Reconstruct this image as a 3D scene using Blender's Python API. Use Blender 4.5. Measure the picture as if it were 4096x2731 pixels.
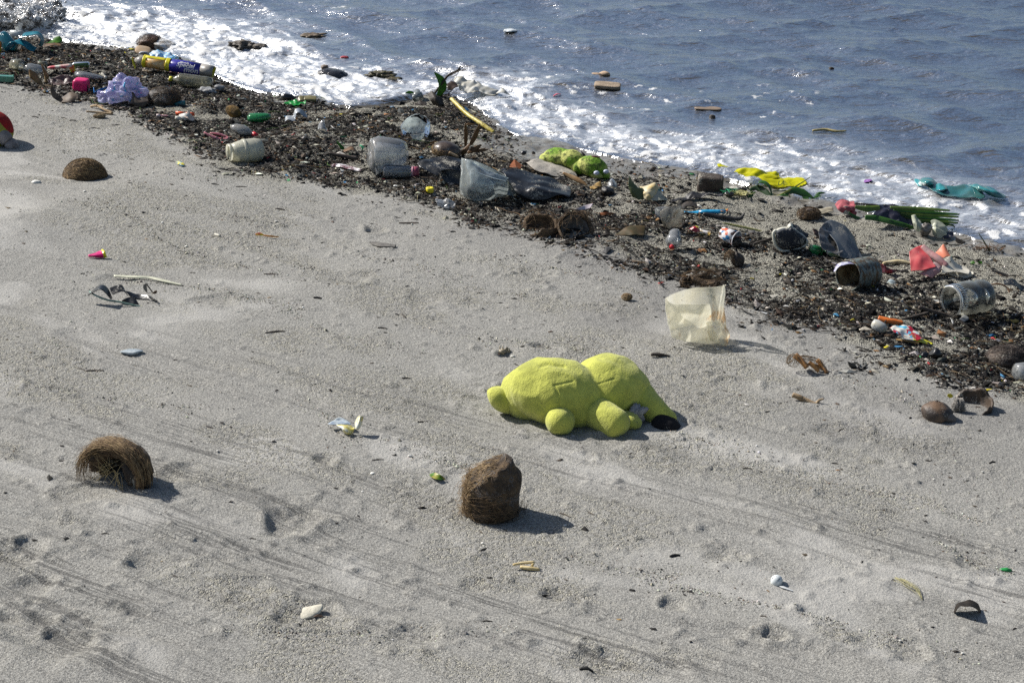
import bpy, math, random
import numpy as np
from mathutils import Vector, Matrix

for _o in list(bpy.data.objects):
    bpy.data.objects.remove(_o)
SC = bpy.context.scene
COL = SC.collection
R = math.radians

# ------------------------------------------------------------------ camera
PITCH, FPX, PW, PH = R(22.0), 9000.0, 4096.0, 2731.0
CAMH = 3.7
cam_d = bpy.data.cameras.new('camera')
cam_d.sensor_width = 36.0
cam_d.lens = FPX / PW * 36.0
cam_d.clip_start, cam_d.clip_end = 0.1, 4000.0
cam = bpy.data.objects.new('camera', cam_d)
COL.objects.link(cam)
cam.location = (0, 0, CAMH)
cam.rotation_euler = (math.pi / 2 - PITCH, 0, 0)
SC.camera = cam

# ------------------------------------------------------------------ sky, sun, exposure
SUN_EL = R(40.0)
LDIR = np.array([0.883, -0.469])            # horizontal travel of the sunlight
world = bpy.data.worlds.new('World')
SC.world = world
world.use_nodes = True
wn = world.node_tree
sky = wn.nodes.new('ShaderNodeTexSky')
sky.sky_type = 'NISHITA'
sky.sun_disc = False
sky.sun_elevation = SUN_EL
sky.sun_rotation = math.atan2(-LDIR[0], -LDIR[1])
sky.air_density, sky.dust_density, sky.ozone_density = 1.0, 1.3, 1.0
wn.nodes['Background'].inputs[1].default_value = 0.062
wn.links.new(sky.outputs[0], wn.nodes['Background'].inputs[0])
sun_d = bpy.data.lights.new('sun', 'SUN')
sun_d.energy = 4.5
sun_d.angle = R(0.53)
sun_d.color = (1.0, 0.955, 0.89)
sun = bpy.data.objects.new('sun', sun_d)
COL.objects.link(sun)
sd = Vector((LDIR[0] * math.cos(SUN_EL), LDIR[1] * math.cos(SUN_EL), -math.sin(SUN_EL)))
sun.rotation_euler = sd.to_track_quat('-Z', 'Y').to_euler()
sun.location = (-20, 15, 25)
SC.view_settings.view_transform = 'Standard'
SC.view_settings.look = 'None'
SC.view_settings.exposure = 0.5
SC.view_settings.gamma = 1.0
SC.cycles.use_denoising = False
SC.cycles.max_bounces = 8
SC.cycles.transparent_max_bounces = 16
SC.cycles.caustics_reflective = False
SC.cycles.caustics_refractive = False

# ------------------------------------------------------------------ noise
def _hash(ix, iy, iz, seed):
    h = (ix.astype(np.int64) * 374761393 + iy.astype(np.int64) * 668265263 + iz.astype(np.int64) * 2147483647 + seed * 974711) & 0xffffffff
    h = ((h ^ (h >> 13)) * 1274126177) & 0xffffffff
    h = ((h ^ (h >> 15)) * 2246822519) & 0xffffffff
    return ((h ^ (h >> 16)) & 0xffff) / 65535.0
def vnoise(x, y, z=None, seed=0):
    """value noise, quintic fade, -1..1"""
    x = np.asarray(x, float); y = np.asarray(y, float)
    xi, yi = np.floor(x), np.floor(y)
    fx, fy = x - xi, y - yi
    fx = fx**3 * (fx * (fx * 6 - 15) + 10); fy = fy**3 * (fy * (fy * 6 - 15) + 10)
    if z is None:
        zi = np.zeros_like(xi)
        a = _hash(xi, yi, zi, seed); b = _hash(xi + 1, yi, zi, seed)
        c = _hash(xi, yi + 1, zi, seed); d = _hash(xi + 1, yi + 1, zi, seed)
        return ((a + (b - a) * fx) * (1 - fy) + (c + (d - c) * fx) * fy) * 2 - 1
    z = np.asarray(z, float); zi = np.floor(z); fz = z - zi
    fz = fz**3 * (fz * (fz * 6 - 15) + 10)
    r = []
    for k in (0, 1):
        a = _hash(xi, yi, zi + k, seed); b = _hash(xi + 1, yi, zi + k, seed)
        c = _hash(xi, yi + 1, zi + k, seed); d = _hash(xi + 1, yi + 1, zi + k, seed)
        r.append((a + (b - a) * fx) * (1 - fy) + (c + (d - c) * fx) * fy)
    return (r[0] * (1 - fz) + r[1] * fz) * 2 - 1
def fbm(x, y, seed=0, octv=4, gain=0.5):
    s, a, t = 0, 1.0, 0
    for k in range(octv):
        s = s + a * vnoise(x * 2**k + 17.3 * k, y * 2**k - 9.1 * k, None, seed + k * 7)
        t += a; a *= gain
    return s / t
def sstep(a, b, x):
    t = np.clip((x - a) / (b - a), 0, 1)
    return t * t * (3 - 2 * t)

# ------------------------------------------------------------------ photograph <-> place
def ray(px, py):
    x = (px - PW / 2) / FPX; y = -(py - PH / 2) / FPX
    return np.array([x, math.cos(PITCH) + y * math.sin(PITCH), -math.sin(PITCH) + y * math.cos(PITCH)])
def on_plane(px, py, z=0.0):
    d = ray(px, py); t = (z - CAMH) / d[2]
    return np.array([d[0] * t, d[1] * t, z])

UD = np.array([0.823, -0.568]); ND = np.array([0.568, 0.823]); O2 = np.array([0.02, 12.31])
SHORE_PX = [(-1500, -250), (-400, 30), (0, 140), (250, 165), (520, 195), (720, 225), (860, 300), (960, 345), (1060, 372), (1180, 385), (1330, 415), (1450, 440), (1560, 425),
            (1680, 385), (1790, 372), (1900, 420), (1990, 500), (2060, 545), (2180, 565), (2300, 590), (2450, 625), (2600, 655), (2740, 690), (2860, 705),
            (2960, 728), (3120, 775), (3300, 812), (3500, 858), (3700, 905), (3850, 945), (3980, 975), (4096, 990), (4400, 1060), (5500, 1330)]
BAND_PX = [(-1500, 100), (-400, 260), (0, 338), (200, 350), (380, 405), (520, 452), (700, 545), (900, 640), (1000, 690), (1300, 745), (1600, 792), (1850, 872), (2050, 922),
           (2350, 990), (2600, 1080), (2800, 1152), (3000, 1240), (3300, 1325), (3500, 1432), (3700, 1512), (3900, 1562), (4096, 1625), (4500, 1760), (5500, 2100)]
def uv_of(x, y):
    dx, dy = x - O2[0], y - O2[1]
    return dx * UD[0] + dy * UD[1], dx * ND[0] + dy * ND[1]
_sp = np.array([uv_of(*on_plane(a, b)[:2]) for a, b in SHORE_PX])
_sp = _sp[np.argsort(_sp[:, 0])]
_su = np.arange(_sp[0, 0], _sp[-1, 0], 0.03); _sv = np.interp(_su, _sp[:, 0], _sp[:, 1])
_kk = np.exp(-(np.arange(-12, 13) / 4.5)**2); _kk /= _kk.sum()
_sv = np.convolve(np.pad(_sv, 12, mode='edge'), _kk, 'valid'); _sp = np.stack([_su, _sv], 1)
def shore_q(x, y):
    """metres seaward of the water's edge (negative on land), and metres along the shore"""
    u, v = uv_of(x, y)
    return v - np.interp(u, _sp[:, 0], _sp[:, 1]), u
def macro(x, y):
    q, u = shore_q(x, y)
    land = 0.085 * np.clip(-q, 0, 0.6) + 0.055 * np.clip(-q - 0.6, 0, 9.0) + 0.02 * np.clip(-q - 9.6, 0, 30)
    sea = 0.11 * np.clip(q, 0, 5) + 0.03 * np.clip(q - 5, 0, 60)
    return land - sea
def hit(px, py, fn, z0=0.1, lift=0.0):
    d = ray(px, py); z = z0
    for _ in range(14):
        t = (z - CAMH) / d[2]
        z = 0.5 * z + 0.5 * (float(fn(d[0] * t, d[1] * t)) + lift)
    t = (z - CAMH) / d[2]
    return np.array([d[0] * t, d[1] * t, z])
_bp = np.array([uv_of(*hit(a, b, macro)[:2]) for a, b in BAND_PX])
_bp = _bp[np.argsort(_bp[:, 0])]
def band_t(x, y):
    """0 at the dry edge of the flotsam band, 1 at the water's edge"""
    u, v = uv_of(x, y)
    lo = np.interp(u, _bp[:, 0], _bp[:, 1]); hi = np.interp(u, _sp[:, 0], _sp[:, 1])
    return (v - lo) / np.maximum(hi - lo, 0.05)

# ------------------------------------------------------------------ mesh output
def mesh_fast(name, verts, tris_or_quads, smooth=True):
    """verts (n,3) float, faces (m,3|4) int -> Mesh"""
    verts = np.ascontiguousarray(verts, np.float32); f = np.ascontiguousarray(tris_or_quads, np.int32)
    me = bpy.data.meshes.new(name)
    k = f.shape[1]
    me.vertices.add(len(verts)); me.vertices.foreach_set('co', verts.ravel())
    me.loops.add(f.size); me.loops.foreach_set('vertex_index', f.ravel())
    me.polygons.add(len(f))
    me.polygons.foreach_set('loop_start', np.arange(0, f.size, k, dtype=np.int32))
    me.polygons.foreach_set('use_smooth', np.full(len(f), smooth, bool))
    me.update(calc_edges=True)
    return me
def fattr(me, name, vals):
    a = me.attributes.new(name, 'FLOAT', 'POINT'); a.data.foreach_set('value', np.ascontiguousarray(vals, np.float32).ravel())
def cattr(me, name, rgb):
    a = me.attributes.new(name, 'FLOAT_COLOR', 'POINT')
    c = np.ones((len(rgb), 4), np.float32); c[:, :3] = rgb
    a.data.foreach_set('color', c.ravel())
def grid_faces(nu, nv, wrap_u=False, wrap_v=False):
    mu, mv = (nu if wrap_u else nu - 1), (nv if wrap_v else nv - 1)
    i, j = np.meshgrid(np.arange(mu), np.arange(mv), indexing='ij')
    i, j = i.ravel(), j.ravel(); i2, j2 = (i + 1) % nu, (j + 1) % nv
    return np.stack([i * nv + j, i2 * nv + j, i2 * nv + j2, i * nv + j2], 1)

# ------------------------------------------------------------------ materials
class NT:
    """small wrapper to write node trees briefly"""
    def __init__(s, name):
        s.m = bpy.data.materials.new(name); s.m.use_nodes = True
        s.t = s.m.node_tree; s.t.nodes.clear()
        s.out = s.n('OutputMaterial')
    def n(s, typ, ins=None, **kw):
        nd = s.t.nodes.new('ShaderNode' + typ)
        for k, v in kw.items(): setattr(nd, k, v)
        for k, v in (ins or {}).items(): s.set(nd.inputs[k], v)
        return nd
    def set(s, sock, v):
        if isinstance(v, bpy.types.NodeSocket): s.t.links.new(v, sock)
        elif isinstance(v, bpy.types.Node): s.t.links.new(v.outputs[0], sock)
        elif isinstance(v, (tuple, list)) and len(v) == 3 and sock.type == 'RGBA': sock.default_value = (*v, 1)
        else: sock.default_value = v
    def math(s, op, a, b=0.0, c=0.0, clamp=False):
        return s.n('Math', {0: a, 1: b, 2: c}, operation=op, use_clamp=clamp).outputs[0]
    def ramp(s, v, a, b):
        return s.n('MapRange', {0: v, 1: a, 2: b, 3: 0.0, 4: 1.0}, interpolation_type='SMOOTHSTEP').outputs[0]
    def mixc(s, f, a, b, bt='MIX'):
        nd = s.t.nodes.new('ShaderNodeMix'); nd.data_type = 'RGBA'; nd.blend_type = bt
        s.set(nd.inputs[0], f); s.set(nd.inputs[6], a); s.set(nd.inputs[7], b)
        return nd.outputs[2]
    def noise(s, scale, detail=2, rough=0.5, vec=None, dist=0.0):
        nd = s.n('TexNoise', {'Scale': scale, 'Detail': detail, 'Roughness': rough, 'Distortion': dist})
        if vec is not None: s.set(nd.inputs['Vector'], vec)
        return nd.outputs[0]
    def attr(s, name):
        return s.n('Attribute', attribute_name=name)
    def pos(s):
        return s.n('NewGeometry').outputs['Position']
    def bump(s, h, strength, dist, normal=None):
        nd = s.n('Bump', {'Height': h, 'Strength': strength, 'Distance': dist})
        if normal is not None: s.set(nd.inputs['Normal'], normal)
        return nd.outputs[0]
    def surf(s, sh):
        s.set(s.out.inputs[0], sh); return s.m

MATS = {}
def mat(name, col, rough=0.6, col2=None, nscale=30, spec=0.4, sand=0.0, speck=0.0, bump=0.0, bscale=120, opacity=1.0, trans=0.0, metal=0.0, stretch=None, sheen=0.0, sandcol=(0.36, 0.34, 0.29)):
    """weathered litter material: two-tone colour, caught sand, dark specks; opacity < 1 = clear plastic film"""
    if name in MATS: return MATS[name]
    t = NT(name); P = t.pos()
    V = P
    if stretch:
        V = t.n('Mapping', {'Vector': P, 'Scale': stretch}).outputs[0]
    c = col
    if col2 is not None:
        c = t.mixc(t.ramp(t.noise(nscale, 4, 0.6, V), 0.38, 0.62), col, col2)
    else:
        f = t.noise(nscale, 3, 0.6, V)
        c = t.mixc(t.ramp(f, 0.3, 0.7), tuple(v * 0.82 for v in col), tuple(min(1, v * 1.12) for v in col))
    rg = rough; op = opacity
    if sand > 0:
        g = t.noise(160, 3, 0.7, P); b = t.noise(14, 3, 0.6, P)
        f = t.ramp(t.math('ADD', t.math('MULTIPLY', g, 0.5), t.math('MULTIPLY', b, 0.5)), 0.62 - 0.25 * sand, 0.66 - 0.2 * sand)
        c = t.mixc(f, c, sandcol); rg = t.math('MAXIMUM', f, rough)
        if opacity < 1: op = t.math('MAXIMUM', t.math('MULTIPLY', f, 0.9), opacity)
    if speck > 0:
        f = t.ramp(t.noise(110, 2, 0.6, t.n('Mapping', {'Vector': P, 'Location': (3.1, 1.7, 0.4)}).outputs[0]), 0.70 - 0.12 * speck, 0.73 - 0.12 * speck)
        c = t.mixc(f, c, (0.02, 0.018, 0.015))
        if opacity < 1: op = t.math('MAXIMUM', t.math('MULTIPLY', f, 0.9), op)
    ins = {'Base Color': c, 'Roughness': rg, 'Specular IOR Level': spec, 'Metallic': metal}
    p = t.n('BsdfPrincipled', ins)
    if sheen: t.set(p.inputs['Sheen Weight'], sheen)
    if bump > 0:
        t.set(p.inputs['Normal'], t.bump(t.noise(bscale, 4, 0.65, V), 1.0, bump))
    sh = p.outputs[0]
    if trans > 0:
        tl = t.n('BsdfTranslucent', {'Color': c})
        sh = t.n('MixShader', {0: trans, 1: sh, 2: tl.outputs[0]}).outputs[0]
    if opacity < 1:
        lw = t.n('LayerWeight', {'Blend': 0.25}).outputs['Facing']
        fac = t.math('MAXIMUM', op, t.math('MULTIPLY', lw, 0.75))
        sh = t.n('MixShader', {0: fac, 1: t.n('BsdfTransparent', {'Color': tuple(0.75 + 0.25 * v for v in col)}).outputs[0], 2: sh}).outputs[0]
        gl = t.n('BsdfGlossy', {'Color': (1, 1, 1), 'Roughness': 0.06})
        fr = t.n('Fresnel', {'IOR': 1.45})
        sh = t.n('MixShader', {0: fr.outputs[0], 1: sh, 2: gl.outputs[0]}).outputs[0]
    MATS[name] = t.surf(sh)
    return MATS[name]
# ================================================================== the beach
def axis(lo, hi, d, far, g=1.35):
    a = list(np.arange(lo, hi + d, d)); s = d; x = a[-1]
    while x < far: s *= g; x += s; a.append(x)
    s = d; x = a[0]; pre = []
    while x > -far: s *= g; x -= s; pre.append(x)
    return np.array(pre[::-1] + a)

TRACKS = [  # (photo points, half width m, depth m, ridges, seed)
    ([(300, 1330), (560, 1405), (900, 1490), (1230, 1590), (1560, 1700), (1850, 1780), (2260, 1920), (2960, 2090), (3500, 2250), (4096, 2450)], 0.075, 0.009, 4, 1),
    ([(-100, 2080), (300, 2130), (840, 2200), (1250, 2310), (1700, 2400), (2200, 2470), (3050, 2600), (3600, 2740)], 0.10, 0.013, 3, 2),
    ([(-100, 2200), (350, 2290), (800, 2380), (1300, 2480), (1900, 2560), (2700, 2690)], 0.05, 0.010, 2, 3),
    ([(-100, 2390), (500, 2480), (900, 2590), (1300, 2700), (1600, 2790)], 0.085, 0.013, 3, 4),
    ([(-100, 1210), (200, 1290), (420, 1390), (700, 1500), (1100, 1610)], 0.05, 0.006, 3, 5),
    ([(-100, 1890), (400, 2020), (900, 2090), (1500, 2180)], 0.05, 0.006, 2, 6),
]
PITS = [  # photo x, y, radius m, depth m : scuffs and hollows with thrown rims
    (1190, 2070, .11, .030), (1290, 2095, .045, -.022), (2020, 1408, .035, .02), (1500, 920, .06, .012), (1400, 1110, .09, .012), (2150, 1100, .07, .010),
    (1700, 1190, .09, .010), (1240, 2450, .09, .018), (620, 1925, .10, .012), (1310, 1845, .05, .015), (720, 1900, .07, .01), (330, 1965, .09, .012), (2690, 2425, .04, .014), (3090, 2545, .035, .018),
    (3330, 2555, .05, -.016), (3390, 2560, .04, -.018), (3310, 1720, .05, .01), (2110, 1390, .10, -.012), (2260, 1400, .09, -.010), (2180, 1385, .05, .012), (880, 1205, .08, .008), (2910, 2225, .05, .012),
    (60, 2210, .09, .02), (90, 2480, .10, .02), (250, 2560, .12, .022), (1660, 2530, .08, .012), (2400, 2650, .08, .012), (3650, 2620, .06, .012), (3900, 2240, .07, .01), (470, 1120, .08, .008),
    (2620, 1820, .06, -.014), (2560, 1790, .05, -.01), (2450, 1760, .06, .01), (140, 2330, .07, .018), (600, 2250, .08, .012), (1000, 2330, .07, .01), (1900, 2330, .05, .01), (2250, 2380, .06, .012)]

def seg_dist(x, y, pts):
    """signed distance to a polyline (world), plain loops over its segments"""
    best = np.full(x.shape, 1e9); sgn = np.zeros(x.shape); run = np.zeros(x.shape); acc = 0.0
    for (ax, ay), (bx, by) in zip(pts[:-1], pts[1:]):
        L2 = (bx - ax)**2 + (by - ay)**2; L = math.sqrt(L2)
        t = np.clip(((x - ax) * (bx - ax) + (y - ay) * (by - ay)) / L2, 0, 1)
        d = np.hypot(x - ax - t * (bx - ax), y - ay - t * (by - ay))
        s = np.sign((bx - ax) * (y - ay) - (by - ay) * (x - ax))
        m = d < best
        best = np.where(m, d, best); sgn = np.where(m, s, sgn); run = np.where(m, acc + t * L, run); acc += L
    return best * sgn, run
def smooth_line(pts, n=60):
    pts = np.array(pts, float); t = np.arange(len(pts)); tt = np.linspace(0, len(pts) - 1, n)
    out = []
    for v in tt:
        i = min(int(v), len(pts) - 2); f = v - i
        p0, p1, p2, p3 = pts[max(i - 1, 0)], pts[i], pts[i + 1], pts[min(i + 2, len(pts) - 1)]
        out.append(0.5 * (2 * p1 + (p2 - p0) * f + (2 * p0 - 5 * p1 + 4 * p2 - p3) * f * f + (3 * p1 - p0 - 3 * p2 + p3) * f**3))
    return np.array(out)

GX = axis(-3.5, 3.5, 0.0115, 400.0); GY = axis(5.9, 13.6, 0.0115, 400.0)
NX, NY = len(GX), len(GY)
_x, _y = np.meshgrid(GX, GY, indexing='ij')
near = (np.abs(_x) < 6) & (_y > 4) & (_y < 17)
q, u = shore_q(_x, _y)
z = macro(_x, _y)
bt = band_t(_x, _y)
band = sstep(-0.06, 0.10, bt + 0.10 * fbm(_x * 6, _y * 6, 31, 3)) * sstep(0.10, -0.02, q)
dry = 1 - sstep(-0.05, 0.05, bt)
rough = 0.45 + 0.55 * sstep(-0.1, 0.5, fbm(_x * 0.9, _y * 0.9, 5, 3) + 0.5 * sstep(9.2, 6.5, _y))
fade = sstep(9.0, 5.0, np.hypot(_x, _y - 9.5))
ru, rv = _x * UD[0] + _y * UD[1], _x * ND[0] + _y * ND[1]
z = z + fade * (0.016 * fbm(_x * 1.1, _y * 1.1, 11, 2) + 0.006 * fbm(ru * 2.2, rv * 5.0, 12, 3)) * sstep(0.1, -0.5, q)
small = 0.0024 * fbm(ru * 7, rv * 17, 13, 3) + 0.0022 * fbm(_x * 38, _y * 38, 14, 2)
clod = np.maximum(0, fbm(_x * 19, _y * 22, 15, 3) - 0.30)
z = z + fade * dry * (rough * small + 0.030 * clod * rough)
zb = 0.030 * fbm(_x * 4.2, _y * 4.2, 21, 3) + 0.010 * fbm(_x * 20, _y * 20, 22, 3)
z = z + fade * band * zb
pale = np.zeros_like(z); churn = np.zeros_like(z); streak = np.zeros_like(z)
for pts, hw, dep, nr, sd_ in TRACKS:
    wp = smooth_line([hit(a, b, macro)[:2] for a, b in pts], 40)
    m = near & (_x > wp[:, 0].min() - .4) & (_x < wp[:, 0].max() + .4) & (_y > wp[:, 1].min() - .4) & (_y < wp[:, 1].max() + .4)
    d, run = seg_dist(_x[m], _y[m], wp)
    d = d + 0.012 * vnoise(run * 3, run * 0, None, sd_)
    prof = -np.exp(-(d / hw)**4) * (0.45 + 0.55 * (0.5 + 0.5 * np.cos(d / hw * math.pi * nr))) + 0.6 * np.exp(-((np.abs(d) - hw * 1.25) / (hw * 0.3))**2)
    wob = 0.55 + 0.45 * vnoise(run * 2.2, d * 9, None, sd_ + 40)
    z[m] += 1.5 * dep * prof * np.clip(wob, 0.1, 1)
    lines = np.exp(-(d / (hw * 1.5))**4)
    streak[m] = np.maximum(streak[m], lines * np.clip(wob, 0.2, 1))
# raked sweep: long fine drag lines across the lower left of the beach
_t0, _t1 = hit(560, 1405, macro)[:2], hit(2960, 2090, macro)[:2]; _td = nrm2 = (_t1 - _t0) / np.linalg.norm(_t1 - _t0)
al, ac = _x * _td[0] + _y * _td[1], -_x * _td[1] + _y * _td[0]
ac = ac + 0.05 * fbm(al * 0.8, ac * 0.8, 43, 2)
rake = fbm(al * 0.7, ac * 26, 41, 3)
low = sstep(9.6, 7.4, _y - 0.45 * (_x + 1.5)) * near
rk = np.clip(fbm(al * 0.6, ac * 2.5, 42, 2) * 1.6 + 0.45, 0, 1) * low
z = z + 0.006 * rake * rk * dry
streak = np.maximum(streak, 0.85 * rk * dry)
for px, py, r, dep in PITS:
    c = hit(px, py, macro)
    m = near & (np.abs(_x - c[0]) < 3 * r) & (np.abs(_y - c[1]) < 3 * r)
    dx, dy = (_x[m] - c[0]) / r, (_y[m] - c[1]) / r
    d = np.hypot(dx, dy) * (1 + 0.35 * vnoise(_x[m] * 14, _y[m] * 14, None, int(px)))
    if dep > 0: z[m] += -dep * np.exp(-d**4 * 1.2) + 0.75 * dep * np.exp(-((d - 1.25) / 0.28)**2) * (0.5 + 0.8 * vnoise(_x[m] * 11, _y[m] * 11, None, int(py)))
    else: z[m] += -dep * np.exp(-d**2 * 1.4) * (0.7 + 0.6 * vnoise(_x[m] * 30, _y[m] * 30, None, int(px)))
    churn[m] = np.maximum(churn[m], np.exp(-(d / 1.6)**4))
ZG = z
def ground(x, y):
    i = np.clip(np.searchsorted(GX, x) - 1, 0, NX - 2); j = np.clip(np.searchsorted(GY, y) - 1, 0, NY - 2)
    fx = (x - GX[i]) / (GX[i + 1] - GX[i]); fy = (y - GY[j]) / (GY[j + 1] - GY[j])
    return (ZG[i, j] * (1 - fx) + ZG[i + 1, j] * fx) * (1 - fy) + (ZG[i, j + 1] * (1 - fx) + ZG[i + 1, j + 1] * fx) * fy
def ground_or_sea(x, y):
    return np.maximum(ground(x, y), 0.0)

wetw = 0.13 + 0.36 * np.exp(-((u - 0.42) / 0.55)**2) + 0.18 * np.exp(-((u + 1.62) / 0.22)**2) + 0.10 * sstep(2.0, 3.0, u)
wet = sstep(-0.07, 0.05, q + wetw + 0.10 * fbm(_x * 2.3, _y * 2.3, 33, 3)) * sstep(14, 8, np.abs(_x)) 
damp = sstep(0.35, -0.05, np.abs(bt + 0.12) + 0.35 * fbm(_x * 2, _y * 2, 34, 3)) * sstep(-0.3, 2.0, u)
pale = sstep(0.18, 0.55, fbm(ru * 1.6 + 3 + 0.5 * fbm(_x, _y, 37, 2), rv * 3.4 + 0.8 * fbm(_x * 1.3, _y * 1.3, 38, 2), 35, 3)) * dry * (1 - churn)
coarse = np.clip(sstep(0.05, 0.45, fbm(ru * 1.6, rv * 3.2, 36, 4)) * 0.8 + churn * 0.3, 0, 1) * dry
def char_w(x, y):
    qq, uu = shore_q(x, y); tt = band_t(x, y)
    patch = fbm(x * 3.5, y * 3.5, 81, 4); line = 1 - np.abs(fbm(x * 2.2 + y, y * 5.0, 83, 3)) * 2
    rightness = sstep(0.2, 1.6, uu)
    w = sstep(-0.09, 0.06, tt + 0.12 * fbm(x * 5, y * 5, 82, 3)) * sstep(0.03, -0.10, qq)
    core = 1 - rightness * sstep(0.40, 0.72, tt + 0.25 * patch) * 0.90
    core *= 1 - (1 - rightness) * sstep(0.80, 0.98, tt) * sstep(-0.4, 0.2, uu) * 0.85
    edge_ = np.exp(-((tt - 0.08) / 0.07)**2) * 0.35
    wz = 1 - 0.9 * np.exp(-((uu - 0.42) / 0.6)**2) * sstep(-0.62, -0.42, qq)
    return wz * w * np.clip(core * np.clip(0.38 + 1.7 * patch + 0.6 * line + 0.25 * (1 - rightness), 0.04, 1) + edge_, 0, 1)
char = char_w(_x, _y)
me = mesh_fast('sand', np.stack([_x, _y, ZG], -1).reshape(-1, 3), grid_faces(NX, NY))
for n_, a_ in (('streak', streak), ('char', char), ('wet', wet), ('damp', damp), ('pale', pale), ('coarse', coarse), ('band', band)):
    fattr(me, n_, a_)
t = NT('sand')
P = t.pos()
wetA, dampA, paleA, coarseA, bandA, charA, strA = (t.attr(k).outputs['Fac'] for k in ('wet', 'damp', 'pale', 'coarse', 'band', 'char', 'streak'))
gr = t.math('ADD', t.math('MULTIPLY', t.noise(330, 2, 0.8, P), 0.45), t.math('MULTIPLY', t.noise(135, 3, 0.85, P), 0.55))   # grain, about 3-8 mm
vor = t.n('TexVoronoi', {'Vector': P, 'Scale': 210.0}); vc = t.n('SeparateColor', {0: vor.outputs['Color']})
big = t.noise(2.6, 5, 0.6, P)
c = t.mixc(t.ramp(gr, 0.36, 0.66), (0.115, 0.112, 0.104), (0.54, 0.528, 0.482))
c = t.mixc(t.math('MULTIPLY', t.ramp(big, 0.35, 0.65), 0.35), c, t.mixc(t.ramp(gr, 0.36, 0.66), (0.11, 0.107, 0.100), (0.46, 0.45, 0.415)))
c = t.mixc(t.math('MULTIPLY', paleA, 0.5), c, (0.50, 0.49, 0.46))
# coarse grit: cream, grey and dark grains
grit = t.mixc(t.ramp(vc.outputs[0], 0.40, 0.55), t.mixc(t.ramp(vc.outputs[1], .3, .5), (0.10, 0.095, 0.085), (0.26, 0.25, 0.225)), t.mixc(vc.outputs[1], (0.42, 0.40, 0.33), (0.58, 0.56, 0.46)))
cf = t.math('MULTIPLY', coarseA, t.ramp(t.noise(55, 3, 0.7, P), 0.42, 0.62))
c = t.mixc(cf, c, grit)
th = t.math('MULTIPLY_ADD', charA, 0.50, 0.18)
pep = t.mixc(t.ramp(t.math('SUBTRACT', vc.outputs[0], th), -0.04, 0.08), (0.022, 0.02, 0.018), t.mixc(vc.outputs[1], (0.22, 0.21, 0.18), (0.55, 0.53, 0.44)))
_ta = math.atan2(_td[1], _td[0])
sv = t.n('Mapping', {'Vector': P, 'Rotation': (0, 0, -_ta)}, vector_type='POINT').outputs[0]
sl1 = t.noise(1.0, 4, 0.65, t.n('Mapping', {'Vector': sv, 'Scale': (2.2, 78, 1)}).outputs[0], 0.25)
sl2 = t.ramp(t.noise(1.0, 3, 0.6, t.n('Mapping', {'Vector': sv, 'Scale': (1.4, 17, 1), 'Location': (3, 7, 0)}).outputs[0], 0.2), 0.40, 0.62)
lin = t.math('MULTIPLY', t.math('MULTIPLY', strA, sl2), t.ramp(sl1, 0.47, 0.62))
c = t.mixc(t.math('MULTIPLY', lin, 0.72), c, (0.085, 0.083, 0.080))
c = t.mixc(t.math('MULTIPLY', bandA, t.math('SUBTRACT', 1.0, t.math('MULTIPLY', wetA, 0.75))), c, pep)
dk = t.math('ADD', t.math('MULTIPLY', dampA, 0.30), 0.0)
c = t.mixc(dk, c, (0.10, 0.097, 0.10), 'MIX')
wc = t.mixc(t.ramp(gr, 0.3, 0.7), (0.085, 0.078, 0.068), (0.19, 0.175, 0.15))
c = t.mixc(t.math('MULTIPLY', wetA, t.math('MULTIPLY_ADD', bandA, -0.25, 0.92)), c, wc)
rg = t.math('SUBTRACT', 0.95, t.math('MULTIPLY', wetA, 0.80))
bs = t.math('SUBTRACT', 1.0, t.math('MULTIPLY', wetA, 0.97), 0.0, True)
h = t.math('ADD', t.math('MULTIPLY', gr, 0.6), t.math('MULTIPLY', t.noise(90, 3, 0.7, P), 0.7))
h = t.math('SUBTRACT', h, t.math('MULTIPLY', lin, 0.5))
h = t.math('ADD', h, t.math('MULTIPLY', t.math('MULTIPLY', vor.outputs['Distance'], -1.2), t.math('MAXIMUM', bandA, cf)))
nb = t.n('Bump', {'Strength': bs, 'Distance': 0.009, 'Height': h})
p = t.n('BsdfPrincipled', {'Base Color': c, 'Roughness': rg, 'Specular IOR Level': 0.35, 'Normal': nb.outputs[0]})
me.materials.append(t.surf(p.outputs[0]))
o = bpy.data.objects.new('sand', me); COL.objects.link(o); o['kind'] = 'structure'
o['label'] = 'grey sandy beach with tyre tracks, scuffs and a wet edge'

# ================================================================== the sea
def gaxis(lo, hi, d, step2, mid, far):
    a = list(np.arange(lo, hi, d)); x = a[-1]
    while x < mid: x += step2; a.append(x)
    s = step2
    while x < far: s *= 1.3; x += s; a.append(x)
    return np.array(a)
su = np.arange(-4.6, 4.4, 0.0135); s = 0.0135; ext = []
x = su[-1]
while x < 400: s *= 1.35; x += s; ext.append(x)
su = np.concatenate([[-e + (su[-1] + su[0]) for e in ext[::-1]], su, ext])
sq = gaxis(-0.30, 1.15, 0.0125, 0.024, 5.6, 500.0)
U, Q = np.meshgrid(su, sq, indexing='ij')
blend = sstep(3.0, 0.6, Q)                             # rows follow the water's edge near it and straighten out to sea
edge = np.interp(U, _sp[:, 0], _sp[:, 1])
V = Q + edge * blend
SX = O2[0] + U * UD[0] + V * ND[0]; SY = O2[1] + U * UD[1] + V * ND[1]
Qs, _ = shore_q(SX, SY)
nearf = sstep(14, 7, np.abs(U)) * sstep(30, 8, V)
wv = 0.0
rng = np.random.default_rng(4)
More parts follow.
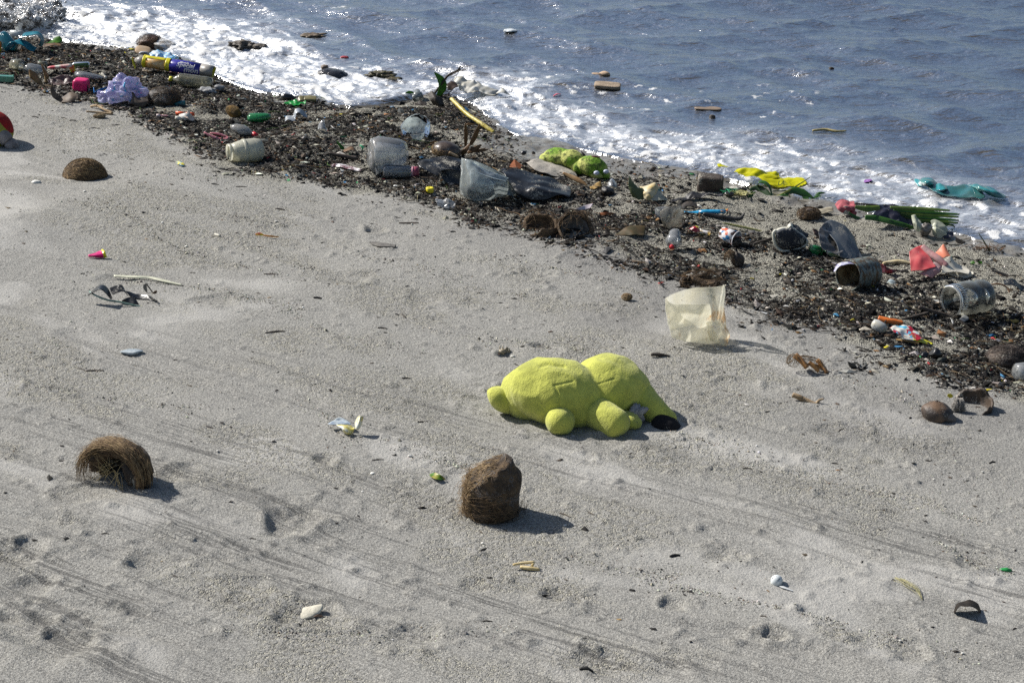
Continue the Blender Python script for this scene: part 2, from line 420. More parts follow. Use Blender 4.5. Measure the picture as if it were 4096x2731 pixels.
for k in range(11):
    lam = 0.95 * 0.76**k; ang = R(76) + rng.normal(0, 0.38)
    kx, ky = math.cos(ang) * 2 * math.pi / lam, math.sin(ang) * 2 * math.pi / lam
    ph = kx * (SX + 0.16 * fbm(SX * 1.5, SY * 1.5, 50 + k, 2)) + ky * (SY + 0.16 * fbm(SX * 1.3, SY * 1.3, 70 + k, 2)) + rng.uniform(0, 6)
    wv = wv + 0.046 * lam**1.3 * (1 - np.abs(np.sin(ph / 2)) ** 0.8 * 1.3) * (0.6 + 0.6 * fbm(SX * 0.9, SY * 0.9, 90 + k, 2))
wv = wv + 0.007 * fbm(SX * 4 + 0.6 * SY, SY * 9, 99, 3)
turb = sstep(-0.02, 0.16, Qs) * sstep(1.25, 0.35, Qs + 0.25 * fbm(SX * 1.2, SY * 1.2, 61, 2))
wx = SX + 0.06 * fbm(SX * 5, SY * 5, 62, 2); wy = SY + 0.06 * fbm(SX * 5, SY * 5, 63, 2)
ul, vl = wx * UD[0] + wy * UD[1], wx * ND[0] + wy * ND[1]
ridge = 1 - np.abs(fbm(ul * 3.2, vl * 6.5, 64, 4)) * 2.2
lump = 0.022 * np.clip(ridge, -0.6, 1) + 0.006 * fbm(SX * 16, SY * 20, 65, 3)
# foam cover: thick near the edge, lacy seaward, thinner in the middle and on the right
left = sstep(1.0, -2.0, U)
width = 0.42 + 0.62 * left + 0.22 * vnoise(U * 0.8, U * 0, None, 66)
gapm = 1 - 0.8 * np.exp(-((U + 0.45) / 0.45)**2) * sstep(0.5, 0.1, Qs)
thin = 1 - 0.50 * sstep(1.2, 2.2, U)
prof = sstep(-0.02, 0.05, Qs) * np.clip(1.05 - Qs / np.maximum(width, 0.1), 0, 1)
n1 = 1 - np.abs(fbm(ul * 3.0, vl * 6.0, 67, 4, 0.6)) * 2.6
n2 = fbm(ul * 8, vl * 17, 68, 3); n3 = 1 - np.abs(fbm(ul * 11, vl * 17, 77, 2)) * 2.4
nn = 0.5 + 0.5 * (0.42 * n1 + 0.30 * n2 + 0.34 * n3)
cov = prof**0.6 * gapm * thin
foam = sstep(0.99 - 0.36 * cov, 1.17 - 0.36 * cov, nn + 0.0) * sstep(0.0, 0.12, prof)
lip = np.exp(-((Qs - 0.035 - 0.02 * n2) / 0.035)**2) * sstep(-0.35, 0.2, n2 + 0.4 * fbm(U * 1.3, U * 0, 69, 2)) * (0.6 + 0.4 * thin) * (1 - 0.8 * np.exp(-((U + 0.45) / 0.45)**2))
flecks = sstep(0.52, 0.66, fbm(SX * 13, SY * 16, 70, 2)) * sstep(0.05, 0.35, fbm(SX * 0.8, SY * 1.3, 71, 2) + 0.25 * sstep(1.5, 0.5, Qs)) * sstep(3.2, 1.0, Qs) * 0.75
foam = np.clip(np.maximum(np.maximum(foam, 0.42 * lip), flecks), 0, 1)
SZ = nearf * (wv * sstep(0.1, 0.9, Qs) + turb * lump + 0.010 * foam * turb) 
SZ = SZ + 0.010 * sstep(0.0, 0.10, Qs) * sstep(0.7, 0.15, Qs)
gz = ground(SX.ravel(), SY.ravel()).reshape(SX.shape)
SZ = np.where(Qs < 0, np.minimum(SZ, gz - 0.02 - 0.3 * np.abs(Qs)), SZ)
near0 = sstep(0.0, 0.05, Qs)
SZ = SZ * near0 + (1 - near0) * np.where(Qs < 0, SZ, np.minimum(SZ, 0.004))
depth = np.clip(SZ - gz, 0, 2)
me = mesh_fast('sea', np.stack([SX, SY, SZ], -1).reshape(-1, 3), grid_faces(len(su), len(sq))[:, ::-1])
fattr(me, 'foam', foam); fattr(me, 'depth', depth); fattr(me, 'turb', turb)
t = NT('sea_water'); P = t.pos()
fA, dA, tA = (t.attr(k).outputs['Fac'] for k in ('foam', 'depth', 'turb'))
mp = t.n('Mapping', {'Vector': P, 'Rotation': (0, 0, R(-12)), 'Scale': (1.0, 2.6, 1.0)}).outputs[0]
rip = t.math('ADD', t.math('ADD', t.math('MULTIPLY', t.noise(5.5, 3, 0.55, mp, 0.7), 2.6), t.math('MULTIPLY', t.noise(16, 3, 0.6, mp, 0.4), 1.0)), t.math('MULTIPLY', t.noise(46, 3, 0.6, mp, 0.3), 0.22))
nrm = t.bump(rip, 1.0, 0.009)
silt = t.ramp(t.noise(3.0, 4, 0.6, mp), 0.3, 0.7)
murk = t.mixc(silt, (0.045, 0.047, 0.047), (0.085, 0.075, 0.060))
murk = t.mixc(t.math('MULTIPLY', tA, 0.75), murk, (0.105, 0.090, 0.070))
dif = t.n('BsdfDiffuse', {'Color': murk})
op = t.ramp(dA, 0.004, 0.075)
body = t.n('MixShader', {0: op, 1: t.n('BsdfTransparent', {'Color': (0.93, 0.92, 0.89)}).outputs[0], 2: dif.outputs[0]})
gl = t.n('BsdfGlossy', {'Color': (0.80, 0.82, 0.84), 'Roughness': t.math('MULTIPLY_ADD', tA, 0.30, 0.22), 'Normal': nrm})
fr = t.n('Fresnel', {'IOR': 1.34, 'Normal': nrm})
water = t.n('MixShader', {0: fr.outputs[0], 1: body.outputs[0], 2: gl.outputs[0]})
fn = t.math('ADD', t.math('MULTIPLY', t.noise(70, 3, 0.7, P), 0.6), t.math('MULTIPLY', t.noise(190, 2, 0.6, P), 0.4))
ff = t.ramp(t.math('ADD', fA, t.math('MULTIPLY', t.math('SUBTRACT', fn, 0.5), 1.25)), 0.30, 0.80)
fb = t.bump(t.n('TexVoronoi', {'Vector': P, 'Scale': 150.0}).outputs['Distance'], 0.35, 0.005)
fo = t.n('BsdfPrincipled', {'Base Color': (0.62, 0.625, 0.62), 'Roughness': 0.7, 'Normal': fb, 'Subsurface Weight': 0.0})
me.materials.append(t.surf(t.n('MixShader', {0: ff, 1: water.outputs[0], 2: fo.outputs[0]}).outputs[0]))
o = bpy.data.objects.new('sea', me); COL.objects.link(o); o['kind'] = 'structure'
o['label'] = 'murky grey-blue sea with small ripples and foaming edge'

def sea_z(x, y):
    uu, vv = uv_of(x, y); e_ = np.interp(uu, _sp[:, 0], _sp[:, 1]); qq = vv - e_
    for _ in range(12): qq = 0.5 * qq + 0.5 * (vv - e_ * sstep(3.0, 0.6, qq))
    i = np.clip(np.searchsorted(su, uu) - 1, 0, len(su) - 2); j = np.clip(np.searchsorted(sq, qq) - 1, 0, len(sq) - 2)
    return np.where(qq < sq[0] + .01, -9.0, np.maximum(np.maximum(SZ[i, j], SZ[i + 1, j]), np.maximum(SZ[i, j + 1], SZ[i + 1, j + 1])))
def ground_or_sea(x, y):
    return np.maximum(ground(x, y), sea_z(x, y))

# ================================================================== loose stuff: flotsam crumbs and grit
OCT = np.array([[1, .1, 0], [-1, -.15, 0], [.1, 1, .15], [-.2, -1, -.1], [.15, -.1, 1], [0, .1, -1]], float)
OCF = np.array([[0, 2, 4], [2, 1, 4], [1, 3, 4], [3, 0, 4], [2, 0, 5], [1, 2, 5], [3, 1, 5], [0, 3, 5]])
def crumbs(name, xyz, dims, yaw, tilt, cols, seed, label, cat, kind='stuff', rough_=0.75):
    n = len(xyz); rg_ = np.random.default_rng(seed)
    base = OCT[None] * dims[:, None, :] * (1 + 0.45 * rg_.uniform(-1, 1, (n, 6, 1)))
    cy, sy = np.cos(yaw)[:, None], np.sin(yaw)[:, None]; ct, st = np.cos(tilt)[:, None], np.sin(tilt)[:, None]
    x, y, z = base[..., 0], base[..., 1], base[..., 2]
    x, z = x * ct - z * st, x * st + z * ct
    x, y = x * cy - y * sy, x * sy + y * cy
    v = np.stack([x, y, z], -1) + xyz[:, None, :]
    f = (OCF[None] + (np.arange(n) * 6)[:, None, None]).reshape(-1, 3)
    me = mesh_fast(name, v.reshape(-1, 3), f, smooth=False)
    cattr(me, 'Col', np.repeat(cols, 6, axis=0))
    if 'crumb' not in MATS:
        t = NT('crumb')
        t.surf(t.n('BsdfPrincipled', {'Base Color': t.attr('Col').outputs['Color'], 'Roughness': 0.7, 'Specular IOR Level': 0.22}).outputs[0]); MATS['crumb'] = t.m
    me.materials.append(MATS['crumb'])
    o = bpy.data.objects.new(name, me); COL.objects.link(o)
    o['label'] = label; o['category'] = cat; o['kind'] = kind
    return o
rng = np.random.default_rng(7)
def pick_colours(n, table, rng):
    w = np.array([r[0] for r in table], float); w /= w.sum()
    k = rng.choice(len(table), n, p=w)
    c = np.array([r[1] for r in table])[k]
    return np.clip(c * rng.uniform(0.6, 1.4, (n, 1)) * rng.uniform(0.93, 1.07, (n, 3)), 0.004, 0.85)
def scatter_band(n, rng):
    px = rng.uniform(-3.6, 3.6, n * 9); py = rng.uniform(8.0, 15.2, n * 9)
    w = char_w(px, py)
    k = rng.uniform(0, 1, len(px)) < w
    return px[k][:n], py[k][:n]
DARK = [(52, (.009, .008, .007)), (22, (.020, .016, .012)), (9, (.055, .038, .024)), (5, (.06, .06, .058)), (8, (.40, .38, .31)), (2, (.60, .59, .55)), (2.5, (.20, .105, .04)), (0.35, (.04, .16, .30)), (0.3, (.40, .05, .05)), (0.3, (.05, .26, .10)), (.15, (.5, .42, .03))]
bx_, by_ = scatter_band(74000, rng); n = len(bx_)
L = np.clip(rng.lognormal(math.log(0.0068), 0.62, n), 0.003, 0.034)
dims = np.stack([L, L * rng.uniform(0.3, 0.7, n), L * rng.uniform(0.12, 0.42, n)], 1)
bz_ = ground(bx_, by_) + dims[:, 2] * 0.5
crumbs('flotsam_crumbs', np.stack([bx_, by_, bz_], 1), dims, R(-35) + rng.normal(0, 0.9, n), rng.normal(0, 0.28, n), pick_colours(n, DARK, rng), 1, 'band of blackened wood crumbs, shell bits and seeds along the wrack line', 'flotsam')
bx_, by_ = scatter_band(5200, rng); n = len(bx_)
L = np.clip(rng.lognormal(math.log(0.020), 0.5, n), 0.009, 0.06)
dims = np.stack([L, rng.uniform(0.0012, 0.003, n), rng.uniform(0.001, 0.0026, n)], 1)
crumbs('twig_litter', np.stack([bx_, by_, ground(bx_, by_) + 0.007], 1), dims, R(-35) + rng.normal(0, 0.8, n), rng.normal(0, 0.10, n), pick_colours(n, [(30, (.022, .018, .014)), (14, (.06, .043, .028)), (6, (.17, .115, .06)), (2, (.30, .25, .14))], rng), 2, 'fine dark twigs and rootlets strewn through the wrack line', 'twigs')
# grit on the open sand: thrown in drifts and along old swash lines
ARCS = [[(420, 790), (560, 880), (640, 960), (800, 1010), (960, 1080)], [(330, 1090), (520, 1120), (800, 1150), (1040, 1200), (1200, 1240)], [(700, 1000), (900, 1040), (1100, 1090), (1250, 1130)],
        [(700, 900), (1000, 980), (1250, 1080)], [(1400, 1010), (1700, 1080), (1900, 1150), (2100, 1180)], [(1650, 1300), (1950, 1350), (2200, 1380), (2320, 1400)], [(250, 600), (420, 690), (600, 760)],
        [(600, 830), (900, 860), (1150, 905)], [(900, 1180), (1120, 1240), (1330, 1330), (1700, 1420)], [(3300, 1500), (3500, 1560), (3700, 1640)], [(3000, 1830), (3300, 1920), (3700, 2010), (3950, 2090)], [(3750, 2170), (3900, 2240), (4040, 2290)],
        [(2600, 2330), (2900, 2390), (3200, 2460), (3600, 2560), (3900, 2640)], [(900, 2520), (1250, 2530), (1700, 2530), (2150, 2510)], [(2650, 1700), (2800, 1760), (3000, 1800)], [(1500, 1750), (1700, 1830), (1900, 1880)], [(0, 1500), (250, 1560), (500, 1600), (800, 1640)],
        [(2000, 1030), (2300, 1100), (2600, 1190)], [(1200, 1600), (1330, 1690), (1420, 1780)], [(2300, 2230), (2500, 2280), (2700, 2310)], [(480, 620), (700, 690), (900, 720)], [(30, 770), (300, 800), (520, 860), (700, 930)]]
ax_, ay_ = [], []
for pts in ARCS:
    wp = smooth_line([hit(a, b, macro)[:2] for a, b in pts], 40)
    m = int(520 * len(pts) / 4); k = rng.uniform(0, 39, m); i = np.minimum(k.astype(int), 38)
    c0 = wp[i] + (wp[i + 1] - wp[i]) * (k - i)[:, None]
    sp_ = 0.012 + 0.035 * np.clip(vnoise(k * 0.35, k * 0 + len(ax_), None, 91) + 0.2, 0, 1)
    keep = vnoise(k * 0.6, k * 0 + 3 * len(ax_), None, 92) > -0.35
    g_ = rng.normal(0, 1, (m, 2)) * sp_[:, None]
    ax_.append((c0[:, 0] + g_[:, 0])[keep]); ay_.append((c0[:, 1] + g_[:, 1] * 1.2)[keep])
px = rng.uniform(-3.4, 3.0, 90000); py = rng.uniform(6.0, 13.3, 90000)
w = sstep(0.0, 0.03, -band_t(px, py)) * np.clip(0.03 + 0.9 * sstep(0.12, 0.5, fbm(px * 1.7, py * 2.6, 95, 4)), 0, 1) * sstep(13.0, 8.5, py) * 0.42
k = rng.uniform(0, 1, len(px)) < w
gx = np.concatenate(ax_ + [px[k]]); gy = np.concatenate(ay_ + [py[k]]); n = len(gx)
r_ = np.clip(rng.lognormal(math.log(0.0021), 0.35, n), 0.001, 0.006)
dims = np.stack([r_ * 1.2, r_, r_ * 0.8], 1)
GRIT = [(40, (.44, .42, .34)), (20, (.55, .53, .45)), (14, (.25, .235, .20)), (18, (.06, .055, .05)), (4, (.72, .71, .68)), (3, (.16, .10, .06))]
crumbs('shell_grit', np.stack([gx, gy, ground(gx, gy) + r_ * 0.4], 1), dims, rng.uniform(0, 6, n), rng.normal(0, 0.4, n), pick_colours(n, GRIT, rng), 3, 'cream shell grit drifted in lines and patches on the open sand', 'grit')
n = 1500
px = rng.uniform(-3.2, 2.8, n * 4); py = rng.uniform(6.0, 13.0, n * 4)
k = (band_t(px, py) < -0.02) & (rng.uniform(0, 1, n * 4) < 0.15 + 0.85 * np.exp(band_t(px, py) * 2.2))
px, py = px[k][:n], py[k][:n]; n = len(px)
L = np.clip(rng.lognormal(math.log(0.006), 0.5, n), 0.003, 0.022)
dims = np.stack([L, L * rng.uniform(0.2, 0.6, n), L * 0.22], 1)
crumbs('charcoal_crumbs', np.stack([px, py, ground(px, py) + 0.0015], 1), dims, R(-25) + rng.normal(0, 0.6, n), rng.normal(0, 0.15, n), pick_colours(n, [(30, (.018, .016, .014)), (10, (.07, .05, .035)), (4, (.2, .13, .06)), (3, (.5, .48, .42))], rng), 4, 'tiny dark chips sprinkled over the open sand', 'crumbs')

# matted strands: rootlets and weed lying in tangles through the wrack
bx_, by_ = scatter_band(2600, rng); n = len(bx_); L = []
a0 = R(-35) + rng.normal(0, 0.7, n); ln = np.clip(rng.lognormal(math.log(0.075), 0.5, n), 0.03, 0.22)
for i in range(n):
    a, x, y = a0[i], bx_[i], by_[i]; pts = []
    for k in range(7):
        pts.append((x, y)); a += rng.normal(0, 0.45); x += math.cos(a) * ln[i] / 6; y += math.sin(a) * ln[i] / 6
    L.append(pts)
L = np.array(L); zz = ground(L[..., 0].ravel(), L[..., 1].ravel()).reshape(n, 7) + 0.006 + 0.006 * rng.uniform(0, 1, (n, 7))
C = np.concatenate([L, zz[..., None]], -1); w_ = rng.uniform(0.0012, 0.0034, n)[:, None, None] * np.array([.5, 1, 1, 1, 1, .8, .3])[None, :, None]
T_ = np.gradient(C, axis=1); S_ = np.cross(T_, (0, 0, 1.0)); S_ /= np.linalg.norm(S_, axis=-1, keepdims=True)
tri = np.stack([C + S_ * w_, C - S_ * w_, C + np.array([0, 0, 1.0]) * w_ * 1.2], 2)      # (n, 7, 3, 3)
idx = np.arange(n * 21).reshape(n, 7, 3); fs = []
for e in range(3): fs.append(np.stack([idx[:, :-1, e], idx[:, 1:, e], idx[:, 1:, (e + 1) % 3], idx[:, :-1, (e + 1) % 3]], -1).reshape(-1, 4))
me = mesh_fast('weed_strands', tri.reshape(-1, 3), np.concatenate(fs), True)
cattr(me, 'Col', np.repeat(pick_colours(n, [(40, (.010, .009, .007)), (14, (.04, .028, .018)), (4, (.13, .085, .04)), (1.2, (.05, .10, .02))], rng), 21, axis=0)); me.materials.append(MATS['crumb'])
o = bpy.data.objects.new('weed_strands', me); COL.objects.link(o); o['kind'] = 'stuff'; o['label'] = 'tangled dark weed strands and rootlets matted through the wrack line'; o['category'] = 'seaweed'
# ================================================================== shape helpers (world coordinates)
import bmesh
class Frame:
    def __init__(s, px, py, sea=False, lift=0.0):
        s.b = hit(px, py, ground_or_sea, lift=lift); s.px, s.py = px, py
        s.m = (s.b[1] * math.cos(PITCH) + (CAMH - s.b[2]) * math.sin(PITCH)) / FPX      # metres per photo pixel here
    def __call__(s, px, py, dy=0.0):
        d = ray(px, py); t = (s.b[1] + dy) / d[1]
        return np.array([d[0] * t, d[1] * t, CAMH + d[2] * t])
def nrmz(v):
    v = np.asarray(v, float); return v / max(np.linalg.norm(v), 1e-9)
def cr_interp(P, n, axis_):
    """Catmull-Rom resample of control array along an axis"""
    P = np.moveaxis(np.asarray(P, float), axis_, 0); k = len(P)
    out = []
    for v in np.linspace(0, k - 1, n):
        i = min(int(v), k - 2) if k > 1 else 0; f = v - i
        if k == 1: out.append(P[0]); continue
        p0, p1, p2, p3 = P[max(i - 1, 0)], P[i], P[i + 1], P[min(i + 2, k - 1)]
        out.append(0.5 * (2 * p1 + (p2 - p0) * f + (2 * p0 - 5 * p1 + 4 * p2 - p3) * f * f + (3 * p1 - p0 - 3 * p2 + p3) * f**3))
    return np.moveaxis(np.array(out), 0, axis_)
def n3(V, scale, seed=0):
    return vnoise(V[..., 0] * scale + 11.3, V[..., 1] * scale + 5.7, V[..., 2] * scale + 3.1, seed)
def foldn(G, scale, seed):
    """folded facets: triangle waves along random directions"""
    rg_ = np.random.default_rng(seed); Wp = G + 0.35 / scale * np.stack([n3(G, scale * .6, seed + 9 + i) for i in range(3)], -1)
    d = 0.0
    for i in range(6):
        k_ = nrmz(rg_.normal(0, 1, 3)) * scale * (0.45 + 0.28 * i); ph = Wp @ k_ + rg_.uniform(0, 1)
        d = d + (4 * np.abs(ph - np.floor(ph) - 0.5) - 1) * 0.55 / (1 + 0.45 * i)
    return d
def crumple(G, amp, scale, seed):
    """displace a grid along its normals by creased noise"""
    du = np.gradient(G, axis=0); dv = np.gradient(G, axis=1)
    N = np.cross(du, dv); N /= np.maximum(np.linalg.norm(N, axis=-1, keepdims=True), 1e-9)
    d = foldn(G, scale, seed)
    return G + N * (d * amp)[..., None]
def settle(V, eps=0.002):
    V = V.copy(); g = ground_or_sea(V[..., 0], V[..., 1]) + eps
    V[..., 2] = np.maximum(V[..., 2], g); return V
def net(F, rows, res=(26, 26), cr=None, seed=1, clamp=True):
    """surface through rows of (photo x, photo y, depth offset) points"""
    C = np.array([[F(*p) for p in r] for r in rows])
    G = cr_interp(cr_interp(C, res[0], 0), res[1], 1)
    if cr: G = crumple(G, cr[0], cr[1], seed)
    if clamp: G = settle(G)
    return G.reshape(-1, 3), grid_faces(*res)
def flat_net(pts_rows, res=(20, 20), cr=None, seed=1, lift=0.004):
    """like net, but each point is (photo x, photo y, height above the ground)"""
    C = np.array([[hit(p[0], p[1], ground_or_sea, lift=p[2]) for p in r] for r in pts_rows])
    G = cr_interp(cr_interp(C, res[0], 0), res[1], 1)
    if cr: G = crumple(G, cr[0], cr[1], seed)
    G = settle(G, lift)
    return G.reshape(-1, 3), grid_faces(*res)
def basis(ax, up=(0, 0, 1)):
    ax = nrmz(ax); up = np.array(up, float)
    if abs(np.dot(ax, up)) > 0.95: up = np.array([0, 1.0, 0])
    a = nrmz(np.cross(up, ax)); b = np.cross(ax, a)
    return a, b, ax
def lathe(A, B, prof, seg=30, arc=None, dent=None, squash=1.0, up=(0, 0, 1), n=None):
    """turned shape from A to B; prof = (t, radius m); arc = (a0, a1) leaves it open; squash flattens it along 'up'"""
    A, B = np.array(A, float), np.array(B, float); a, b, ax = basis(B - A, up)
    prof = np.array(prof, float)
    if n: prof = cr_interp(prof, n, 0)
    th = np.linspace(0, 2 * math.pi, seg, endpoint=False) if arc is None else np.linspace(arc[0], arc[1], seg)
    G = A[None, None] + (B - A)[None, None] * prof[:, 0][:, None, None] + prof[:, 1][:, None, None] * (np.cos(th)[None, :, None] * a + np.sin(th)[None, :, None] * b * squash)
    if dent:
        amp, sc_, sd_ = dent
        C = A + (B - A) * prof[:, 0][:, None]
        d = n3(G, sc_, sd_); d2 = foldn(G, sc_ * 0.9, sd_ + 3)
        G = G + (G - C[:, None]) * ((d + 0.6 * d2) * amp)[..., None]
    return G.reshape(-1, 3), grid_faces(len(prof), len(th), False, arc is None)
def tube(pts, rads, seg=8, smooth_n=None, rough_=0.0, seed=0):
    P = np.array(pts, float); rads = np.array(rads, float) * np.ones(len(P)) if np.ndim(rads) == 0 else np.array(rads, float)
    if smooth_n: rads = np.interp(np.linspace(0, len(P) - 1, smooth_n), np.arange(len(P)), rads); P = cr_interp(P, smooth_n, 0)
    T = np.gradient(P, axis=0); a, b, _ = basis(T[0]); G = []
    for i in range(len(P)):
        t_ = nrmz(T[i]); a = nrmz(a - np.dot(a, t_) * t_); b = np.cross(t_, a)
        th = np.linspace(0, 2 * math.pi, seg, endpoint=False)
        r = rads[i] * (1 + rough_ * np.random.default_rng(seed + i).uniform(-1, 1, seg))
        G.append(P[i] + (np.cos(th)[:, None] * a + np.sin(th)[:, None] * b) * r[:, None])
    G = np.array([np.repeat(P[:1], seg, 0)] + G + [np.repeat(P[-1:], seg, 0)])
    return G.reshape(-1, 3), grid_faces(len(G), seg, False, True)
_ICO = {}
def ico(sub):
    if sub not in _ICO:
        bm = bmesh.new(); bmesh.ops.create_icosphere(bm, subdivisions=sub, radius=1)
        _ICO[sub] = (np.array([v.co[:] for v in bm.verts]), np.array([[v.index for v in f.verts] for f in bm.faces])); bm.free()
    return _ICO[sub]
def eul(rx=0, ry=0, rz=0):
    return np.array(Matrix.Rotation(R(rz), 3, 'Z') @ Matrix.Rotation(R(ry), 3, 'Y') @ Matrix.Rotation(R(rx), 3, 'X'))
def blob(c, r, rot=(0, 0, 0), sub=4, amp=0.1, scale=1.5, seed=1, ridge=0.0):
    V, Fc = ico(sub); d = n3(V, scale, seed) + 0.5 * n3(V, scale * 2.1, seed + 1) + 0.25 * n3(V, scale * 4.3, seed + 2)
    s_ = 1 + amp * d
    if ridge: s_ = s_ + ridge * (1 - 2.4 * np.abs(n3(V, scale * 1.6, seed + 5)))
    W = (V * s_[:, None] * np.array(r)) @ eul(*rot).T + np.array(c)
    return W, Fc
def stone(c, r, rot=(0, 0, 0), seed=1, sub=3):
    """angular stone: sphere clipped by random planes"""
    V, Fc = ico(sub); V = V.copy(); rg_ = np.random.default_rng(seed)
    for _ in range(11):
        n_ = nrmz(rg_.normal(0, 1, 3)); k = rg_.uniform(0.62, 0.9); d = V @ n_
        V = V - np.maximum(d - k, 0)[:, None] * n_
    V = V * (1 + 0.04 * n3(V, 4, seed))[:, None]
    return (V * np.array(r)) @ eul(*rot).T + np.array(c), Fc
def rbox(c, r, rot, n=5.0, sub=4):
    V, Fc = ico(sub); s_ = (np.abs(V)**n).sum(1)**(-1 / n)
    return (V * s_[:, None] * np.array(r)) @ eul(*rot).T + np.array(c), Fc
def bowl(c, axis_, r, thick=0.008, amax=1.62, rim=0.12, amp=0.06, seed=1, seg=48, rings=16, squash=1.0, up=(0, 0, 1)):
    """open shell; axis points out of the opening, r = outer radius, squash flattens it across"""
    a, b, ax = basis(axis_, up); th = np.linspace(0, 2 * math.pi, seg, endpoint=False)
    lim = amax + rim * (vnoise(np.cos(th) * 2.2 + 9, np.sin(th) * 2.2 + 4, None, seed) + 0.6 * vnoise(np.cos(th) * 6 + 9, np.sin(th) * 6 + 4, None, seed + 1))
    rows = []
    for k in range(rings * 2 + 1):
        inner = k > rings; f = (k / rings) if not inner else (2 * rings - k) / rings
        rr = r - (thick if inner else 0)
        ph = lim * f
        D = -np.cos(ph)[:, None] * ax + np.sin(ph)[:, None] * (np.cos(th)[:, None] * a + np.sin(th)[:, None] * b * squash)
        nz = 1 + amp * (n3(D, 2.0, seed + 3) + 0.5 * n3(D, 5.0, seed + 4)) * (0.6 if inner else 1)
        rows.append(np.array(c) + D * (rr * nz)[:, None])
    G = np.array(rows)
    return G.reshape(-1, 3), grid_faces(len(G), seg, False, True)
def ribbon(P, w, side=None, fold=0.0, n=24, twist=0.0, m=5):
    """leaf or strap: centre line P (world), half widths w along it, folded up along the middle by 'fold'"""
    P = np.array(P, float); w = np.interp(np.linspace(0, 1, n), np.linspace(0, 1, len(w)), w); P = cr_interp(P, n, 0)
    T = np.gradient(P, axis=0); G = []
    for i in range(n):
        t_ = nrmz(T[i]); s_ = nrmz(np.cross(t_, (0, 0, 1)) if side is None else np.array(side) - np.dot(side, t_) * t_)
        u_ = np.cross(s_, t_); a = twist * i / n
        s_, u_ = s_ * math.cos(a) + u_ * math.sin(a), u_ * math.cos(a) - s_ * math.sin(a)
        G.append([P[i] + s_ * k * w[i] + u_ * abs(k) * w[i] * fold for k in np.linspace(-1, 1, m)])
    G = np.array(G)
    return G.reshape(-1, 3), grid_faces(n, m)
def merge(*gs):
    V, Fq, o_ = [], [], 0
    for v, f in gs:
        f = np.asarray(f)
        if f.shape[1] == 3: f = np.concatenate([f, f[:, 2:3]], 1)
        V.append(v); Fq.append(f + o_); o_ += len(v)
    return np.concatenate(V), np.concatenate(Fq)
def hair_on(geom, n, ln, flow, sel=None, rad=.001, fray=.012, sd_=1):
    """strands rooted on a mesh skin, combed along 'flow', fraying off it toward the tip"""
    V, Fc = geom; rg_ = np.random.default_rng(sd_); flow = np.array(flow, float); c0 = V.mean(0)
    T = V[np.asarray(Fc)[:, :3]]; N = np.cross(T[:, 1] - T[:, 0], T[:, 2] - T[:, 0]); N /= np.maximum(np.linalg.norm(N, axis=1, keepdims=True), 1e-12); Cn = T.mean(1)
    N *= np.sign(((Cn - c0) * N).sum(1))[:, None]
    ok = np.array([k_ for k_ in range(len(Cn)) if sel is None or sel(Cn[k_] - c0, N[k_])]); L = []
    for k_ in rg_.choice(ok, n):
        p = Cn[k_]; nn_ = N[k_]; l = ln * rg_.uniform(.4, 1.5); fr = fray * rg_.uniform(0, 1)**2; pts = []
        f_ = nrmz(flow + rg_.normal(0, .35, 3))
        for j in range(5):
            i_ = ok[np.argmin(((Cn[ok] - p)**2).sum(1))]; nn_ = N[i_]
            q_ = Cn[i_] + nn_ * (.002 + fr * (j / 4)**1.5); pts.append(p + nn_ * (.002 + fr * (j / 4)**1.5) if j else q_)
            t_ = nrmz(f_ - np.dot(f_, nn_) * nn_); p = p + t_ * l / 4
        L.append(pts)
    return fibres(L, rad)
def fibres(lines, r=0.0008):
    return merge(*[tube(l, np.linspace(r, r * 0.35, len(l)), 3) for l in lines])
def emit(name, geom, m, base, parent=None, thick=0.0, smooth=True, bevel=0.0, offset=0.0):
    V, Fc = geom; Fc = np.asarray(Fc); V = np.asarray(V) - base
    deg = Fc.shape[1] == 4 and np.any(Fc[:, 2] == Fc[:, 3])
    if deg:
        me = bpy.data.meshes.new(name)
        me.from_pydata(V.tolist(), [], [tuple(f[:3]) if f[2] == f[3] else tuple(f) for f in Fc.tolist()])
        me.polygons.foreach_set('use_smooth', np.full(len(me.polygons), smooth, bool)); me.update()
    else: me = mesh_fast(name, V, Fc, smooth)
    me.materials.append(m)
    o = bpy.data.objects.new(name, me); COL.objects.link(o)
    if parent is not None: o.parent = parent
    else: o.location = base
    if thick:
        md = o.modifiers.new('thickness', 'SOLIDIFY'); md.thickness = thick; md.offset = offset
    return o
class Thing:
    def __init__(s, name, label, cat, px, py, group=None, lift=0.0):
        s.F = Frame(px, py, lift=lift); s.m = s.F.m
        s.root = bpy.data.objects.new(name, None); COL.objects.link(s.root); s.root.location = s.F.b
        s.root.empty_display_size = 0.05
        s.root['label'] = label; s.root['category'] = cat
        if group: s.root['group'] = group
    def part(s, name, geom, m, on=None, thick=0.0, smooth=True, label=None, kind=None):
        o = emit(name, geom, m, s.F.b, on or s.root, thick, smooth)
        if label: o['label'] = label
        if kind: o['kind'] = kind
        return o
def one(name, label, cat, px, py, fn, m, group=None, thick=0.0, smooth=True, lift=0.0):
    """a thing that is a single mesh; fn(F) -> geometry in world coordinates"""
    F = Frame(px, py, lift=lift); o = emit(name, fn(F), m, F.b, None, thick, smooth)
    o['label'] = label; o['category'] = cat
    if group: o['group'] = group
    return o
